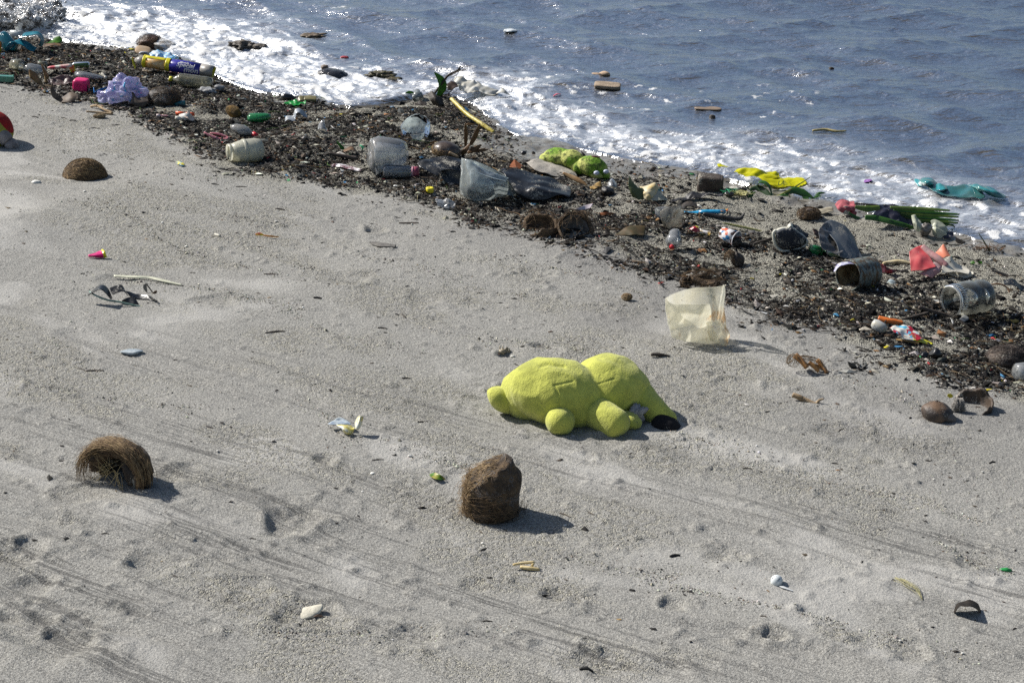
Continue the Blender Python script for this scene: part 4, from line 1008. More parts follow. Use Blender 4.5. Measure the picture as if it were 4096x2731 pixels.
th.part('blue_panel', net(F, [[(1312, 1694, .05), (1345, 1672, .08), (1372, 1668, .09), (1398, 1690, .06)], [(1315, 1698, .02), (1350, 1700, .03), (1385, 1700, .03), (1404, 1697, .03)]], (12, 18), (.005, 26), 3), mat('blue_grey_film', (.22, .28, .36), .35, col2=(.45, .50, .52), nscale=30), thick=.0012)
th.part('white_panel', net(F, [[(1345, 1698, .02), (1365, 1698, .01), (1395, 1702, .01), (1420, 1704, .02)], [(1360, 1712, -.01), (1380, 1718, -.03), (1400, 1726, -.02), (1418, 1712, .0)], [(1378, 1728, -.01), (1392, 1736, -.02), (1404, 1740, -.01), (1414, 1722, .0)]], (16, 16), (.005, 30), 5), mat('white_yellow_film', (.66, .70, .66), .35, col2=(.62, .52, .10), nscale=22), thick=.0012)
th.part('standing_tip', net(F, [[(1432, 1668, .03), (1440, 1664, .02), (1452, 1666, .03)], [(1424, 1690, .02), (1436, 1690, -.01), (1446, 1692, .02)], [(1418, 1712, .01), (1430, 1718, -.015), (1444, 1706, .01)]], (16, 12), (.004, 32), 6), mat('cream_film', (.66, .68, .60), .35, col2=(.55, .42, .08), nscale=26), thick=.0012)
one('green_leaf', 'fresh green leaf with a yellow bite left of the upright coconut husk', 'leaf', 1752, 1918, lambda F: flat_net([[(1716, 1897, .004), (1740, 1890, .012), (1765, 1900, .014), (1783, 1917, .004)], [(1718, 1900, .004), (1745, 1904, .006), (1765, 1910, .006), (1783, 1918, .003)], [(1722, 1906, .006), (1742, 1915, .012), (1762, 1918, .010), (1782, 1919, .003)]], (12, 20)), mat('yellowing_leaf', (.07, .20, .02), .4, col2=(.36, .32, .05), nscale=26, trans=.2), thick=.001)
th = Thing('straw_bundle', 'split yellow straw pieces lying in front of the upright coconut husk', 'straw', 2105, 2275)
F = th.F
th.part('stalk', tube([F(2052, 2258, .0), F(2095, 2250, .01), F(2138, 2247, .01)], [.004, .005, .004], 7, 8), STRAW)
th.part('stalk', tube([F(2082, 2266, .0), F(2120, 2272, -.01), F(2158, 2277, -.01)], [.006, .007, .005], 7, 8), STRAW)
th.part('shard', tube([F(2128, 2262, .0), F(2138, 2248, .01)], [.006, .002], 6), STRAW)
one('pale_stone', 'cream flat stone lying in a scuffed hollow near the bottom', 'stone', 1238, 2462, lambda F: stone(F(1240, 2446, .02), (.045, .032, .012), (8, -20, 22), 8), mat('cream_stone', (.58, .55, .45), .8, nscale=60, bump=.002))
th = Thing('golf_ball', 'small white ball half sunk in the lower right sand', 'ball', 3108, 2340)
F = th.F
th.part('ball', blob(F(3107, 2322, .015), (.020, .020, .020), (0, 0, 0), 4, .0, 1, 1), mat('white_ball', (.66, .70, .70), .35, speck=.5))
one('feather', 'white feather wisp lying beside the small white ball', 'feather', 3145, 2352, lambda F: ribbon([hit(3120, 2342, ground, lift=.004), hit(3142, 2350, ground, lift=.006), hit(3172, 2362, ground, lift=.003)], [.003, .006, .004, .001]), mat('white_feather', (.62, .64, .64), .6), thick=.001)
def grassblades(F):
    rg_ = np.random.default_rng(3); L = []
    for i in range(13):
        o1, o2 = rg_.normal(0, 7, 2), rg_.normal(0, 5, 2)
        L.append(cr_interp(np.array([hit(3580 + rg_.uniform(-10, 40), 2312 + o1[0] * .6, ground, lift=.004), hit(3640 + o1[1], 2338 + o2[0], ground, lift=.010), hit(3672 + o2[1], 2362 + o1[0], ground, lift=.008), hit(3688 + o2[0] * .6, 2396 + o2[1], ground, lift=.004)]), 8, 0))
    return fibres(L, .0010)
one('dry_grass', 'wisp of dry yellow grass on the lower right sand', 'grass', 3640, 2355, grassblades, mat('dry_grass', (.36, .34, .17), .8, col2=(.45, .42, .24)))
one('dead_leaf', 'dark curled dead leaf standing up at the lower right', 'leaf', 3870, 2450, lambda F: net(F, [[(3815, 2448, .0), (3828, 2414, .02), (3858, 2404, .03), (3880, 2398, .03), (3912, 2414, .03), (3924, 2448, .01)], [(3818, 2450, -.02), (3838, 2424, -.03), (3862, 2424, -.04), (3884, 2424, -.04), (3908, 2436, -.02), (3922, 2452, -.01)]], (10, 26)), mat('dark_dead_leaf', (.012, .009, .007), .6, col2=(.022, .016, .011), spec=.2), thick=.0015)
th = Thing('bamboo_roots', 'clump of orange bamboo stubs with shaggy roots on the right sand', 'root clump', 3235, 1490)
F = th.F
for a_, b_, r_ in [((3182, 1422, .03), (3228, 1470, -.01), .012), ((3235, 1450, .01), (3275, 1485, -.01), .009), ((3270, 1440, .04), (3308, 1492, .0), .009), ((3258, 1462, .02), (3292, 1478, .02), .007)]:
    th.part('stub', tube([F(*a_), (F(*a_) + F(*b_)) / 2 + np.array([0, 0, .004]), F(*b_)], [r_ * 1.15, r_, r_ * .9], 9, 10, .06), mat('orange_cane', (.42, .20, .055), .5, col2=(.26, .13, .05), nscale=40, stretch=(1, 1, .3), sand=.1))
th.part('roots', merge(hair(F(3175, 1442, .02), (.028, .025, .026), (0, 0, 0), 130, .025, -.8, 81, (.3, 0, .6), None, .0009, 3.5), hair(F(3240, 1440, .03), (.05, .025, .012), (0, 14, 0), 130, .02, -.6, 82, (.6, 0, .3), None, .0009, 4.0)), mat('root_hair', (.12, .075, .035), .9, col2=(.26, .17, .08)), kind='stuff')
one('driftwood_stick', 'knobbly tan stick with a forked tip on the right sand', 'stick', 3235, 1610, lambda F: merge(tube([F(3170, 1578, .03), F(3200, 1590, .02), F(3212, 1598, .02), F(3240, 1608, .01), F(3265, 1620, .0), F(3288, 1628, .0)], [.010, .011, .013, .010, .010, .009], 9, 24, .08), tube([F(3268, 1612, .0), F(3278, 1600, .0), F(3296, 1594, .0)], [.008, .005, .002], 7, 8, .1)), WOOD)
one('charred_stick', 'short black charred stick on the sand behind the plush', 'stick', 2642, 1424, lambda F: tube([F(2604, 1417, .0), F(2640, 1419, .0), F(2678, 1425, .0)], [.007, .008, .005], 8, 8, .12), DRIFT)
th = Thing('seed_husk', 'small tan fibrous seed husk alone on the central sand', 'seed husk', 2505, 1203)
F = th.F
th.part('core', blob(F(2510, 1190, .01), (.020, .018, .014), (0, 0, 0), 3, .2, 2, 91), mat('tan_husk', (.22, .16, .095), .9, bump=.004))
th.part('fibres', hair(F(2508, 1188, .01), (.024, .02, .016), (0, 0, 0), 150, .025, -.5, 92, (0, 0, .2), None, .0009, 1.4), FIB, kind='stuff')
one('driftwood_plank', 'small weathered flat wood chip lying on the central sand', 'wood chip', 1532, 988, lambda F: flat_net([[(1478, 970, .010), (1530, 972, .014), (1585, 982, .006)], [(1490, 980, .004), (1530, 988, .006), (1582, 990, .004)]], (6, 16), (.002, 40), 2), mat('grey_wood', (.09, .085, .08), .8, col2=(.16, .15, .135), nscale=40), thick=.006)
th = Thing('ghost_crab', 'small pale crab at the mouth of its burrow behind the plush', 'crab', 2020, 1420)
F = th.F
th.part('carapace', blob(F(2010, 1405, .01), (.017, .015, .012), (0, 0, 0), 3, .04, 2, 95), mat('crab_shell', (.42, .36, .26), .5, col2=(.22, .19, .14), nscale=60))
for sx in (2000, 2012): th.part('eye_stalk', tube([F(sx, 1397, .0), F(sx - 1, 1384, .0)], [.0022, .003], 6), MATS['crab_shell'])
for i, (ex, ey) in enumerate([(2032, 1392), (2040, 1398), (2048, 1408), (2054, 1414)]): th.part('leg', tube([F(2018, 1402, .01), F(ex - 4, ey - 4, .015), F(ex, ey + 8, .01)], [.004, .003, .0012], 5, 7), MATS['crab_shell'])
th.part('claw', blob(F(1990, 1415, -.005), (.010, .006, .006), (0, 20, 0), 3, .1, 2, 96), mat('crab_claw', (.45, .25, .16), .5))

# ---- striped plush at the left edge of the view
def stripe_mat():
    t = NT('striped_plush'); P = t.pos()
    w = t.n('TexWave', {'Vector': t.n('Mapping', {'Vector': P, 'Rotation': (0, R(35), 0), 'Scale': (1, .3, 1)}).outputs[0], 'Scale': 5.2, 'Distortion': .5, 'Detail': 1.0}, bands_direction='X')
    f = t.ramp(w.outputs[0], .42, .5)
    c = t.mixc(f, (.30, .30, .055), (.30, .018, .022)); c = t.mixc(t.math('MULTIPLY', t.ramp(t.noise(60, 3, .7, P), .4, .7), .35), c, (.09, .08, .05))
    return t.surf(t.n('BsdfPrincipled', {'Base Color': c, 'Roughness': .95, 'Specular IOR Level': .1, 'Normal': t.bump(t.noise(160, 3, .7, P), .8, .003)}).outputs[0])
th = Thing('plush_toy', 'grey pawed plush toy in a red and green striped shirt, cut by left edge', 'plush toy', 30, 598)
F = th.F; GREYP = mat('grey_plush', (.30, .275, .27), .95, col2=(.20, .18, .175), nscale=22, bump=.003)
th.part('shirt', blob(F(-60, 525, .13), (.155, .13, .125), (0, 0, 0), 5, .03, 1.3, 97), stripe_mat())
paw = th.part('paw', blob(F(46, 580, .05), (.040, .042, .034), (0, 40, -20), 4, .04, 1.5, 98), GREYP)
th.part('arm', tube([F(-40, 555, .06), F(5, 545, .06), F(30, 565, .055)], [.045, .043, .037], 16, 10), GREYP)
for i in range(2): th.part('toe_seam', tube([F(62 - i * 12, 575 + i * 8, .012), F(72 - i * 8, 590 + i * 8, .012), F(74 - i * 10, 600, .015)], .0014, 5, 6), BLACKP, on=paw)
# ================================================================== litter in the left half of the wrack line
def fx(F, v): return v * F.m                    # photo pixels -> metres at that place
# ---- cyan container, leaf, bottles in the top left corner
CYAN = mat('cyan_plastic', (.012, .19, .26), .3, opacity=.82, trans=.4, spec=.5, sand=.1)
CYANO = mat('cyan_sheet', (.02, .25, .33), .3, col2=(.015, .18, .25), trans=.25, spec=.5, sand=.15)
th = Thing('plastic_container', 'torn cyan plastic jug with curled side panels in the top left corner', 'plastic jug', 60, 210)
F = th.F
th.part('body', lathe(F(5, 140, .06), F(52, 200, .0), [(0, fx(F, 22)), (.12, fx(F, 26)), (.8, fx(F, 28)), (.95, fx(F, 28)), (1, 0)], 26, dent=(.05, 12, 4)), CYAN, thick=.002)
th.part('curled_panel', net(F, [[(90, 160, .06), (95, 135, .08), (125, 128, .09), (155, 128, .10), (175, 150, .09), (173, 180, .07), (160, 186, .05)], [(80, 165, -.01), (92, 148, .0), (120, 142, .0), (145, 140, .01), (160, 155, .02), (160, 174, .02), (150, 180, .02)]], (14, 30), (.004, 14), 3), CYANO, thick=.003)
th.part('flap', net(F, [[(58, 162, .02), (85, 160, .03), (115, 172, .04), (148, 192, .03)], [(62, 170, -.02), (85, 182, -.03), (110, 196, -.03), (130, 214, -.02)]], (14, 20), (.004, 18), 4), CYANO, thick=.003)
th.part('rim', tube([F(28, 185, -.035), F(40, 172, -.04), F(60, 170, -.04), F(74, 182, -.03)], .004, 6, 12), CYANO)
one('white_pipe', 'short grey white plastic pipe behind the cyan jug', 'pipe', 75, 150, lambda F: lathe(F(40, 135, .05), F(98, 140, .06), [(0, fx(F, 14)), (1, fx(F, 15))], 20), mat('grey_white_plastic', (.55, .58, .57), .3, sand=.15), thick=.003)
one('drinks_can', 'crushed red and yellow can at the very top left edge', 'can', 2, 212, lambda F: lathe(F(-2, 168, .0), F(-4, 210, .0), [(0, fx(F, 7)), (.1, fx(F, 9)), (.9, fx(F, 9)), (1, fx(F, 7))], 14), mat('red_yellow_can', (.50, .04, .03), .3, col2=(.6, .5, .05), nscale=22, metal=.2))
one('green_leaf', 'broad bright green leaf beside the torn cyan jug', 'leaf', 225, 178, lambda F: net(F, [[(180, 174, .02), (205, 164, .03), (222, 150, .05), (240, 146, .05)], [(184, 176, -.01), (210, 170, .0), (232, 163, .02), (248, 156, .04)], [(188, 178, -.02), (212, 174, -.01), (235, 172, .0), (248, 172, .02)]], (14, 18), (.003, 20), 5), LEAFG, thick=.001)
one('dead_leaf', 'dark wet leaf tucked under the bright green leaf', 'leaf', 205, 192, lambda F: net(F, [[(170, 180, .0), (200, 172, .02), (240, 174, .02)], [(172, 190, -.02), (205, 182, -.02), (248, 184, .0)]], (8, 14), (.003, 24), 6), LEAFD, thick=.001)
th = Thing('plastic_bottle', 'crushed clear bottle end with an open mouth above the seed pods', 'bottle', 80, 288)
F = th.F
th.part('neck', lathe(F(45, 255, .02), F(100, 268, .0), [(0, fx(F, 20)), (.5, fx(F, 24)), (1, fx(F, 22))], 22, dent=(.14, 22, 5)), YELLOWED, thick=.0015)
th.part('body', lathe(F(95, 270, .0), F(190, 290, -.01), [(0, fx(F, 20)), (.3, fx(F, 25)), (.8, fx(F, 22)), (1, 0)], 22, dent=(.16, 20, 7), squash=.85), CLEAR2, thick=.0015)
one('clear_cup', 'crumpled clear cup behind the crushed bottle end', 'cup', 170, 272, lambda F: lathe(F(150, 262, .02), F(192, 262, .03), [(0, fx(F, 20)), (.9, fx(F, 15)), (1, 0)], 20, dent=(.18, 24, 9)), YELLOWED, thick=.0012)
th = Thing('wrapper_tube', 'long white wrapper with red and yellow print beside a green bottle', 'wrapper', 250, 298)
F = th.F
th.part('film', lathe(F(190, 272, .01), F(288, 264, .02), [(0, fx(F, 4)), (.1, fx(F, 9)), (.85, fx(F, 11)), (1, fx(F, 8))], 16, dent=(.2, 26, 3), squash=.7), mat('white_print', (.68, .70, .60), .35, col2=(.55, .06, .08), nscale=17), thick=.0012)
th.part('red_tip', net(F, [[(272, 264, .01), (285, 258, .02), (296, 262, .02)], [(276, 274, .0), (288, 276, .0), (302, 284, .0)], [(284, 288, .0), (292, 298, .0), (298, 300, .0)]], (10, 10), (.004, 40), 4), mat('red_yellow_print', (.62, .04, .03), .35, col2=(.68, .55, .03), nscale=38), thick=.0012)
th = Thing('glass_bottle', 'short dark green bottle lying behind the printed wrapper', 'bottle', 325, 276)
F = th.F
th.part('body', lathe(F(290, 264, .02), F(358, 261, .02), [(0, 0), (.0, fx(F, 11)), (.1, fx(F, 14)), (.9, fx(F, 14)), (1, fx(F, 12)), (1, 0)], 20), mat('green_glass', (.05, .12, .025), .12, opacity=.8, trans=.3))
th = Thing('plastic_bottle', 'flattened clear bottle with sandy side above the pink box', 'bottle', 370, 320)
F = th.F
th.part('body', lathe(F(300, 298, .0), F(415, 312, .0), [(0, 0), (.0, fx(F, 13)), (.3, fx(F, 17)), (.75, fx(F, 15)), (.95, fx(F, 6)), (1, fx(F, 5))], 22, dent=(.14, 18, 11), squash=.75), CLEAR2, thick=.0015)
th.part('cap', lathe(F(417, 310, .0), F(427, 312, .0), [(0, 0), (0, fx(F, 7)), (1, fx(F, 7)), (1, 0)], 12), WHITEP)
one('plastic_tray', 'mint green translucent plastic tub at the left edge of the wrack', 'tub', 25, 334, lambda F: merge(lathe(F(-30, 312, .0), F(52, 316, .0), [(0, fx(F, 15)), (1, fx(F, 16)), (1, fx(F, 13)), (.97, 0)], 4, up=(.0, .7, .7)), tube([F(52, 300, .0), F(54, 316, -.02), F(51, 331, .0)], .003, 6, 8)), mat('mint_plastic', (.10, .44, .30), .3, opacity=.8, trans=.4), thick=.002, smooth=False)
th = Thing('seed_pods', 'two split brown seed pods sticking up beside the clear bottle', 'seed pod', 165, 342)
F = th.F; POD = mat('pod_brown', (.22, .13, .055), .6, col2=(.34, .23, .11), nscale=30, trans=.1, bump=.001)
th.part('pod', ribbon([F(118, 278, .01), F(130, 300, .0), F(150, 320, -.01), F(170, 340, -.02)], [.002, .022, .018, .005], side=(.7, .3, .5), fold=.5), POD, thick=.002)
th.part('pod', ribbon([F(165, 255, .02), F(178, 285, .015), F(187, 310, .01), F(182, 342, .0)], [.001, .010, .014, .003], side=(1, .3, .1), fold=.6), POD, thick=.002)
one('dark_film', 'crumpled purplish brown film below the printed wrapper', 'plastic film', 240, 338, lambda F: net(F, [[(188, 318, .01), (225, 308, .03), (265, 300, .04), (298, 316, .03)], [(195, 328, -.01), (235, 326, .01), (270, 318, .02), (300, 326, .02)], [(205, 335, -.02), (240, 342, -.03), (275, 338, -.02), (298, 334, -.01)]], (18, 24), (.012, 18), 8), mat('purple_brown_film', (.075, .048, .048), .4, col2=(.13, .08, .07), nscale=26, sand=.3), thick=.0015)
th = Thing('coconut_shell', 'thin curled coconut shell sliver on the upper left sand edge', 'coconut shell', 262, 408)
F = th.F; SHL = mat('grey_shell', (.13, .095, .065), .6, col2=(.055, .04, .03), nscale=22, bump=.001)
th.part('sliver', ribbon([F(210, 332, .0), F(207, 355, .0), F(220, 385, -.02), F(248, 405, -.03)], [.002, .010, .017, .012], side=(.8, .5, .2), fold=-.3), SHL, thick=.003)
th.part('bowl', net(F, [[(240, 400, .03), (262, 382, .05), (283, 370, .06), (316, 380, .05)], [(242, 406, -.01), (262, 398, .0), (288, 388, .0), (314, 388, .02)], [(244, 410, -.02), (268, 410, -.03), (295, 406, -.02), (312, 392, .0)]], (16, 20)), SHL, thick=.004)
th = Thing('plastic_box', 'small bright pink plastic box with rounded corners on the wrack edge', 'plastic box', 325, 368)
F = th.F; PINK = mat('hot_pink_plastic', (.66, .015, .14), .35, spec=.5, sand=.06)
F_ = F
th.part('body', rbox(F(325, 343, .03), (fx(F, 30), fx(F, 26), fx(F, 27)), (0, 4, -10), 6), PINK)
th.part('lid', rbox(F(326, 326, .03), (fx(F, 28), fx(F, 24), fx(F, 11)), (0, 4, -10), 5), PINK)
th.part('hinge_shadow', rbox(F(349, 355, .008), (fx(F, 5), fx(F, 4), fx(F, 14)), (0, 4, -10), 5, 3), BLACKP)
for i in range(6): th.part('rib', tube([F(316, 337 + i * 4.2, -.008), F(331, 336 + i * 4.2, -.010)], .0012, 5), mat('deep_pink', (.45, .01, .09), .4))
# ---- lilac bag
t = NT('iridescent_film'); P = t.pos()
n_ = t.noise(13, 4, .6, P, 1.2); n2_ = t.noise(30, 3, .6, P)
c = t.mixc(t.ramp(n_, .35, .65), (.48, .46, .76), (.72, .71, .90)); c = t.mixc(t.ramp(n2_, .60, .68), c, (.10, .45, .72)); c = t.mixc(t.ramp(t.noise(17, 3, .6, P, .8), .66, .72), c, (.68, .60, .40))
pr = t.n('BsdfPrincipled', {'Base Color': c, 'Roughness': .12, 'Specular IOR Level': .9, 'Coat Weight': .6}); tl = t.n('BsdfTranslucent', {'Color': c})
mx = t.n('MixShader', {0: .5, 1: pr.outputs[0], 2: tl.outputs[0]})
IRID = t.surf(t.n('MixShader', {0: .62, 1: t.n('BsdfTransparent', {}).outputs[0], 2: mx.outputs[0]}).outputs[0])
th = Thing('plastic_bag', 'crumpled shiny lilac plastic bag with blue sheen on the wrack', 'plastic bag', 480, 412)
F = th.F
th.part('film', net(F, [[(440, 352, .10), (470, 308, .13), (505, 297, .14), (545, 315, .13), (578, 345, .11)], [(415, 365, .05), (460, 330, .05), (500, 312, .06), (548, 330, .06), (590, 348, .06)], [(388, 375, .0), (440, 362, -.02), (495, 340, -.02), (550, 352, .0), (599, 360, .03)], [(385, 400, .0), (430, 398, -.05), (480, 385, -.05), (535, 392, -.03), (590, 378, .0)], [(400, 408, -.01), (430, 416, -.05), (460, 418, -.05), (525, 402, -.03), (575, 388, -.01)]], (70, 70), (.026, 16), 9), IRID, thick=.0012)
th.part('blue_seam', tube([F(500, 330, -.01), F(496, 352, -.03), F(502, 375, -.05), F(480, 388, -.06)], [.004, .006, .007, .003], 6, 16, .3), mat('sky_blue_film', (.06, .42, .70), .3))
one('blue_strip', 'bright blue toothed plastic strip left of the lilac bag', 'plastic strip', 398, 374, lambda F: ribbon([F(374, 352, .02), F(378, 372, -.01), F(400, 362, .0), F(428, 350, .02)], [.006, .008, .008, .005], side=(.1, .2, 1), fold=.2), mat('bright_blue_plastic', (.01, .17, .50), .35), thick=.003)
one('shell_shard', 'dark curved shell shard in front of the lilac bag', 'shell shard', 562, 428, lambda F: net(F, [[(525, 395, .02), (530, 368, .04), (548, 392, .03), (570, 390, .03), (592, 398, .03)], [(522, 412, -.02), (540, 408, -.02), (560, 410, -.02), (578, 408, -.01), (594, 404, .0)], [(528, 418, -.02), (545, 426, -.03), (562, 430, -.03), (578, 426, -.02), (590, 412, .0)]], (14, 22), None), mat('dark_shell', (.04, .032, .024), .5, col2=(.075, .055, .04)), thick=.003)
th = Thing('straws', 'three thin red straws poking out behind the dark shell shard', 'straw', 558, 400)
F = th.F; RED = mat('red_plastic', (.52, .02, .03), .4)
for a_, b_ in [((545, 384, .0), (566, 372, .03)), ((552, 392, .0), (568, 371, .03)), ((566, 396, .0), (566, 374, .03))]: th.part('straw', tube([F(*a_), F(*b_)], .0035, 7, 4), RED)
# ---- bread bag with lettering
t = NT('blue_bag_print'); P = t.pos()
c = t.mixc(t.ramp(t.noise(20, 3, .6, P), .3, .7), (.022, .016, .26), (.035, .03, .34))
c = t.mixc(t.ramp(t.noise(150, 2, .6, P), .66, .70), c, (.25, .22, .12))
BLUEB = t.surf(t.n('BsdfPrincipled', {'Base Color': c, 'Roughness': .3, 'Specular IOR Level': .5}).outputs[0])
YEL = mat('yellow_print', (.66, .58, .02), .35, sand=.1)
FOOD = mat('bread_print', (.62, .34, .10), .45, col2=(.74, .62, .38), nscale=17, sand=.1)
GREYF = mat('grey_silver_film', (.22, .21, .195), .35, col2=(.33, .31, .28), nscale=18, sand=.35)
th = Thing('bread_bag', 'long blue and yellow printed cake bag lying at the foam edge', 'food bag', 680, 300)
F = th.F; A, B = F(540, 240, .05), F(855, 286, .0)
def P_at(tt): return A + (B - A) * tt
def seg_bag(t0, t1, r0, r1, sd_): return lathe(P_at(t0), P_at(t1), [(0, r0), (.5, (r0 + r1) / 2 * 1.03), (1, r1)], 26, dent=(.05, 16, sd_), squash=.8)
R0 = fx(F, 30)
th.part('grey_end', lathe(P_at(0), P_at(.14), [(0, fx(F, 8)), (.4, fx(F, 22)), (1, R0 * .92)], 26, dent=(.10, 20, 3), squash=.85), GREYF, thick=.001)
th.part('picture_panel', seg_bag(.115, .43, R0 * .95, R0 * 1.02, 5), FOOD, thick=.001)
a_, b_, ax_b = basis(B - A)
def on_bag(tt, an, rr=1.03): return P_at(tt) + (math.cos(an) * a_ + math.sin(an) * b_ * .8) * R0 * rr
def arc_ring(t0, t1, a0, a1, m, nm, rr=1.045):
    G = np.array([[on_bag(tt, an, rr) for an in np.linspace(a0, a1, 20)] for tt in np.linspace(t0, t1, 6)])
    return th.part(nm, (G.reshape(-1, 3), grid_faces(6, 20)), m, thick=.001)
th.part('blue_panel', seg_bag(.36, .86, R0 * 1.02, R0 * .95, 7), BLUEB, thick=.001)
arc_ring(.11, .155, .6, 4.6, YEL, 'yellow_border'); arc_ring(.40, .455, .5, 4.6, YEL, 'yellow_border', 1.085); arc_ring(.14, .42, 1.55, 2.15, YEL, 'yellow_border', 1.05)
th.part('grey_end', lathe(P_at(.84), P_at(1.0), [(0, R0 * .93), (.7, R0 * .92), (1, R0 * .85)], 26, dent=(.08, 20, 9), squash=.8), GREYF, thick=.001)
th.part('yellow_tie', net(F, [[(858, 268, .02), (866, 272, .02)], [(846, 290, .0), (858, 295, .0)], [(834, 304, -.02), (848, 318, -.02)]], (10, 6), (.002, 40), 3), YEL, thick=.002)
th.part('yellow_tie', ribbon([F(528, 228, .03), F(535, 255, .01), F(541, 270, .0), F(538, 275, .0)], [.003, .006, .005, .003], side=(1, .2, 0)), YEL, thick=.002)
WT = mat('white_print_ink', (.78, .78, .76), .4)
def bagtext(body, t_c, an_c, size, shear=.2):
    L = np.linalg.norm(B - A)
    # letters run along the bag; their feet point to the sand
    vis = lambda x, y: on_bag(t_c + x / L, an_c - y / (R0 * .9) * SGN, 1.075)
    return text_geom(body, vis, size, shear)
# which angle faces the viewer: a_ is horizontal across the bag, b_ points up
front = math.pi if np.dot(a_, np.array([0, 1, 0])) > 0 else 0.0
SGN = 1.0 if front > 1 else -1.0
for body, tc, off, sz in [('Monde', .635, 1.05, .020), ('Special', .655, .62, .040), ('mon', .73, -.02, .050)]:
    th.part('lettering', bagtext(body, tc, front - SGN * off, sz), WT, smooth=False, label='white lettering ' + body if body != 'Monde' else 'small white lettering')
one('blue_wrapper', 'crumpled sky blue and white wrapper behind the printed cake bag', 'wrapper', 665, 236, lambda F: net(F, [[(598, 214, .06), (630, 205, .08), (675, 208, .08), (715, 228, .07)], [(600, 222, .02), (635, 218, .03), (675, 222, .04), (716, 234, .04)], [(606, 232, .0), (640, 234, .0), (680, 236, .0), (716, 238, .02)]], (22, 28), (.012, 20), 4), mat('sky_blue_print', (.05, .36, .68), .3, col2=(.62, .70, .74), nscale=24), thick=.0012)
th = Thing('flip_flop', 'tan flip flop sole with pale strap stuck in the foam', 'flip flop', 575, 224)
F = th.F
th.part('sole', rbox(F(572, 204, .06), (fx(F, 32), fx(F, 30), fx(F, 8)), (20, 10, 0), 3), mat('tan_foam', (.42, .30, .19), .8, sand=.2))
th.part('strap', tube([F(552, 222, .02), F(565, 211, .02), F(588, 212, .02), F(594, 226, .02)], .007, 8, 12), mat('pale_strap', (.55, .56, .58), .5))
th = Thing('plastic_bottle', 'ribbed yellowed bottle with a yellow cap near the cake bag', 'bottle', 770, 352)
F = th.F; A, B = F(688, 318, .02), F(850, 338, .01)
pr_ = [(0, fx(F, 9)), (.06, fx(F, 11)), (.16, fx(F, 25))]
for i in range(7): pr_ += [(.20 + i * .075, fx(F, 28.5)), (.2375 + i * .075, fx(F, 26.5))]
pr_ += [(.80, fx(F, 29)), (.96, fx(F, 27)), (1, fx(F, 18)), (1, 0)]
th.part('body', lathe(A, B, pr_, 30, dent=(.05, 14, 5)), YELLOWED, thick=.0015)
th.part('cap', lathe(F(676, 315, .02), F(690, 318, .02), [(0, 0), (0, fx(F, 10)), (1, fx(F, 11)), (1, 0)], 14), mat('yellow_cap', (.62, .56, .04), .4))
one('crumpled_wrapper', 'crumpled maroon and silver wrapper against the cake bag', 'wrapper', 705, 298, lambda F: net(F, [[(672, 275, .03), (700, 268, .05), (742, 278, .04)], [(675, 288, -.01), (705, 282, .0), (745, 290, .01)], [(672, 302, -.02), (705, 298, -.03), (738, 296, -.02)]], (20, 22), (.016, 26), 6), mat('maroon_silver', (.22, .03, .05), .3, col2=(.40, .36, .34), nscale=40), thick=.0012)
GREYS = mat('grey_stone', (.16, .165, .17), .6, col2=(.26, .265, .27), nscale=25, sand=.1)
one('stone', 'smooth blue grey stone at the foot of the ribbed bottle', 'stone', 875, 368, lambda F: stone(F(878, 352, .02), (.034, .028, .020), (0, 8, 0), 12), GREYS)
one('foam_lump', 'grey white crumbly foam lump below the ribbed bottle', 'foam lump', 830, 372, lambda F: blob(F(832, 366, .02), (.055, .035, .020), (0, 5, 0), 4, .35, 2.2, 14), mat('dirty_foam', (.42, .43, .43), .7, col2=(.20, .20, .20), nscale=40, bump=.004))
th = Thing('flip_flop', 'black shoe sole half upright on wet sand left of green sheet', 'shoe sole', 1155, 402)
F = th.F
th.part('sole', lathe(F(1126, 386, .0), F(1188, 392, .02), [(0, 0), (.02, fx(F, 12)), (.25, fx(F, 17)), (.7, fx(F, 14)), (1, 0)], 22, squash=.8), mat('wet_black', (.010, .010, .011), .25, spec=.6))
th = Thing('plastic_sheet', 'bright green torn plastic sheet in front of the black sole', 'plastic sheet', 1180, 425)
F = th.F; GRN = mat('bright_green_plastic', (.012, .34, .055), .35, trans=.3, spec=.5)
th.part('film', net(F, [[(1136, 412, .02), (1160, 404, .03), (1184, 398, .04), (1200, 408, .03), (1224, 402, .03)], [(1140, 418, .0), (1162, 416, .01), (1186, 410, .01), (1205, 416, .01), (1225, 410, .01)], [(1150, 422, -.02), (1168, 426, -.02), (1188, 424, -.02), (1206, 420, -.01), (1224, 418, .0)]], (18, 26), (.010, 22), 7), GRN, thick=.0012)
th = Thing('plastic_box', 'olive plastic box pieces standing at the water edge', 'plastic box', 1230, 408)
F = th.F; OLIVE = mat('olive_plastic', (.20, .18, .085), .4, col2=(.15, .13, .06), sand=.12)
th.part('tray', net(F, [[(1217, 385, .03), (1240, 384, .03), (1266, 386, .03)], [(1216, 400, -.01), (1240, 399, -.01), (1266, 400, -.01)], [(1218, 408, .0), (1240, 408, .0), (1265, 408, .0)]], (8, 10)), OLIVE, thick=.006)
th.part('end', net(F, [[(1191, 402, .0), (1197, 386, .02), (1216, 385, .02)], [(1192, 408, -.01), (1203, 404, -.02), (1217, 406, -.01)]], (6, 10)), OLIVE, thick=.005)
th = Thing('foam_cup', 'crushed white foam cup with orange plastic behind it', 'cup', 745, 484)
F = th.F
th.part('cup_half', lathe(F(718, 468, .02), F(760, 470, .01), [(0, fx(F, 9)), (.6, fx(F, 16)), (1, fx(F, 17))], 20, arc=(0, 4.6), dent=(.12, 22, 3)), WHITEP, thick=.003)
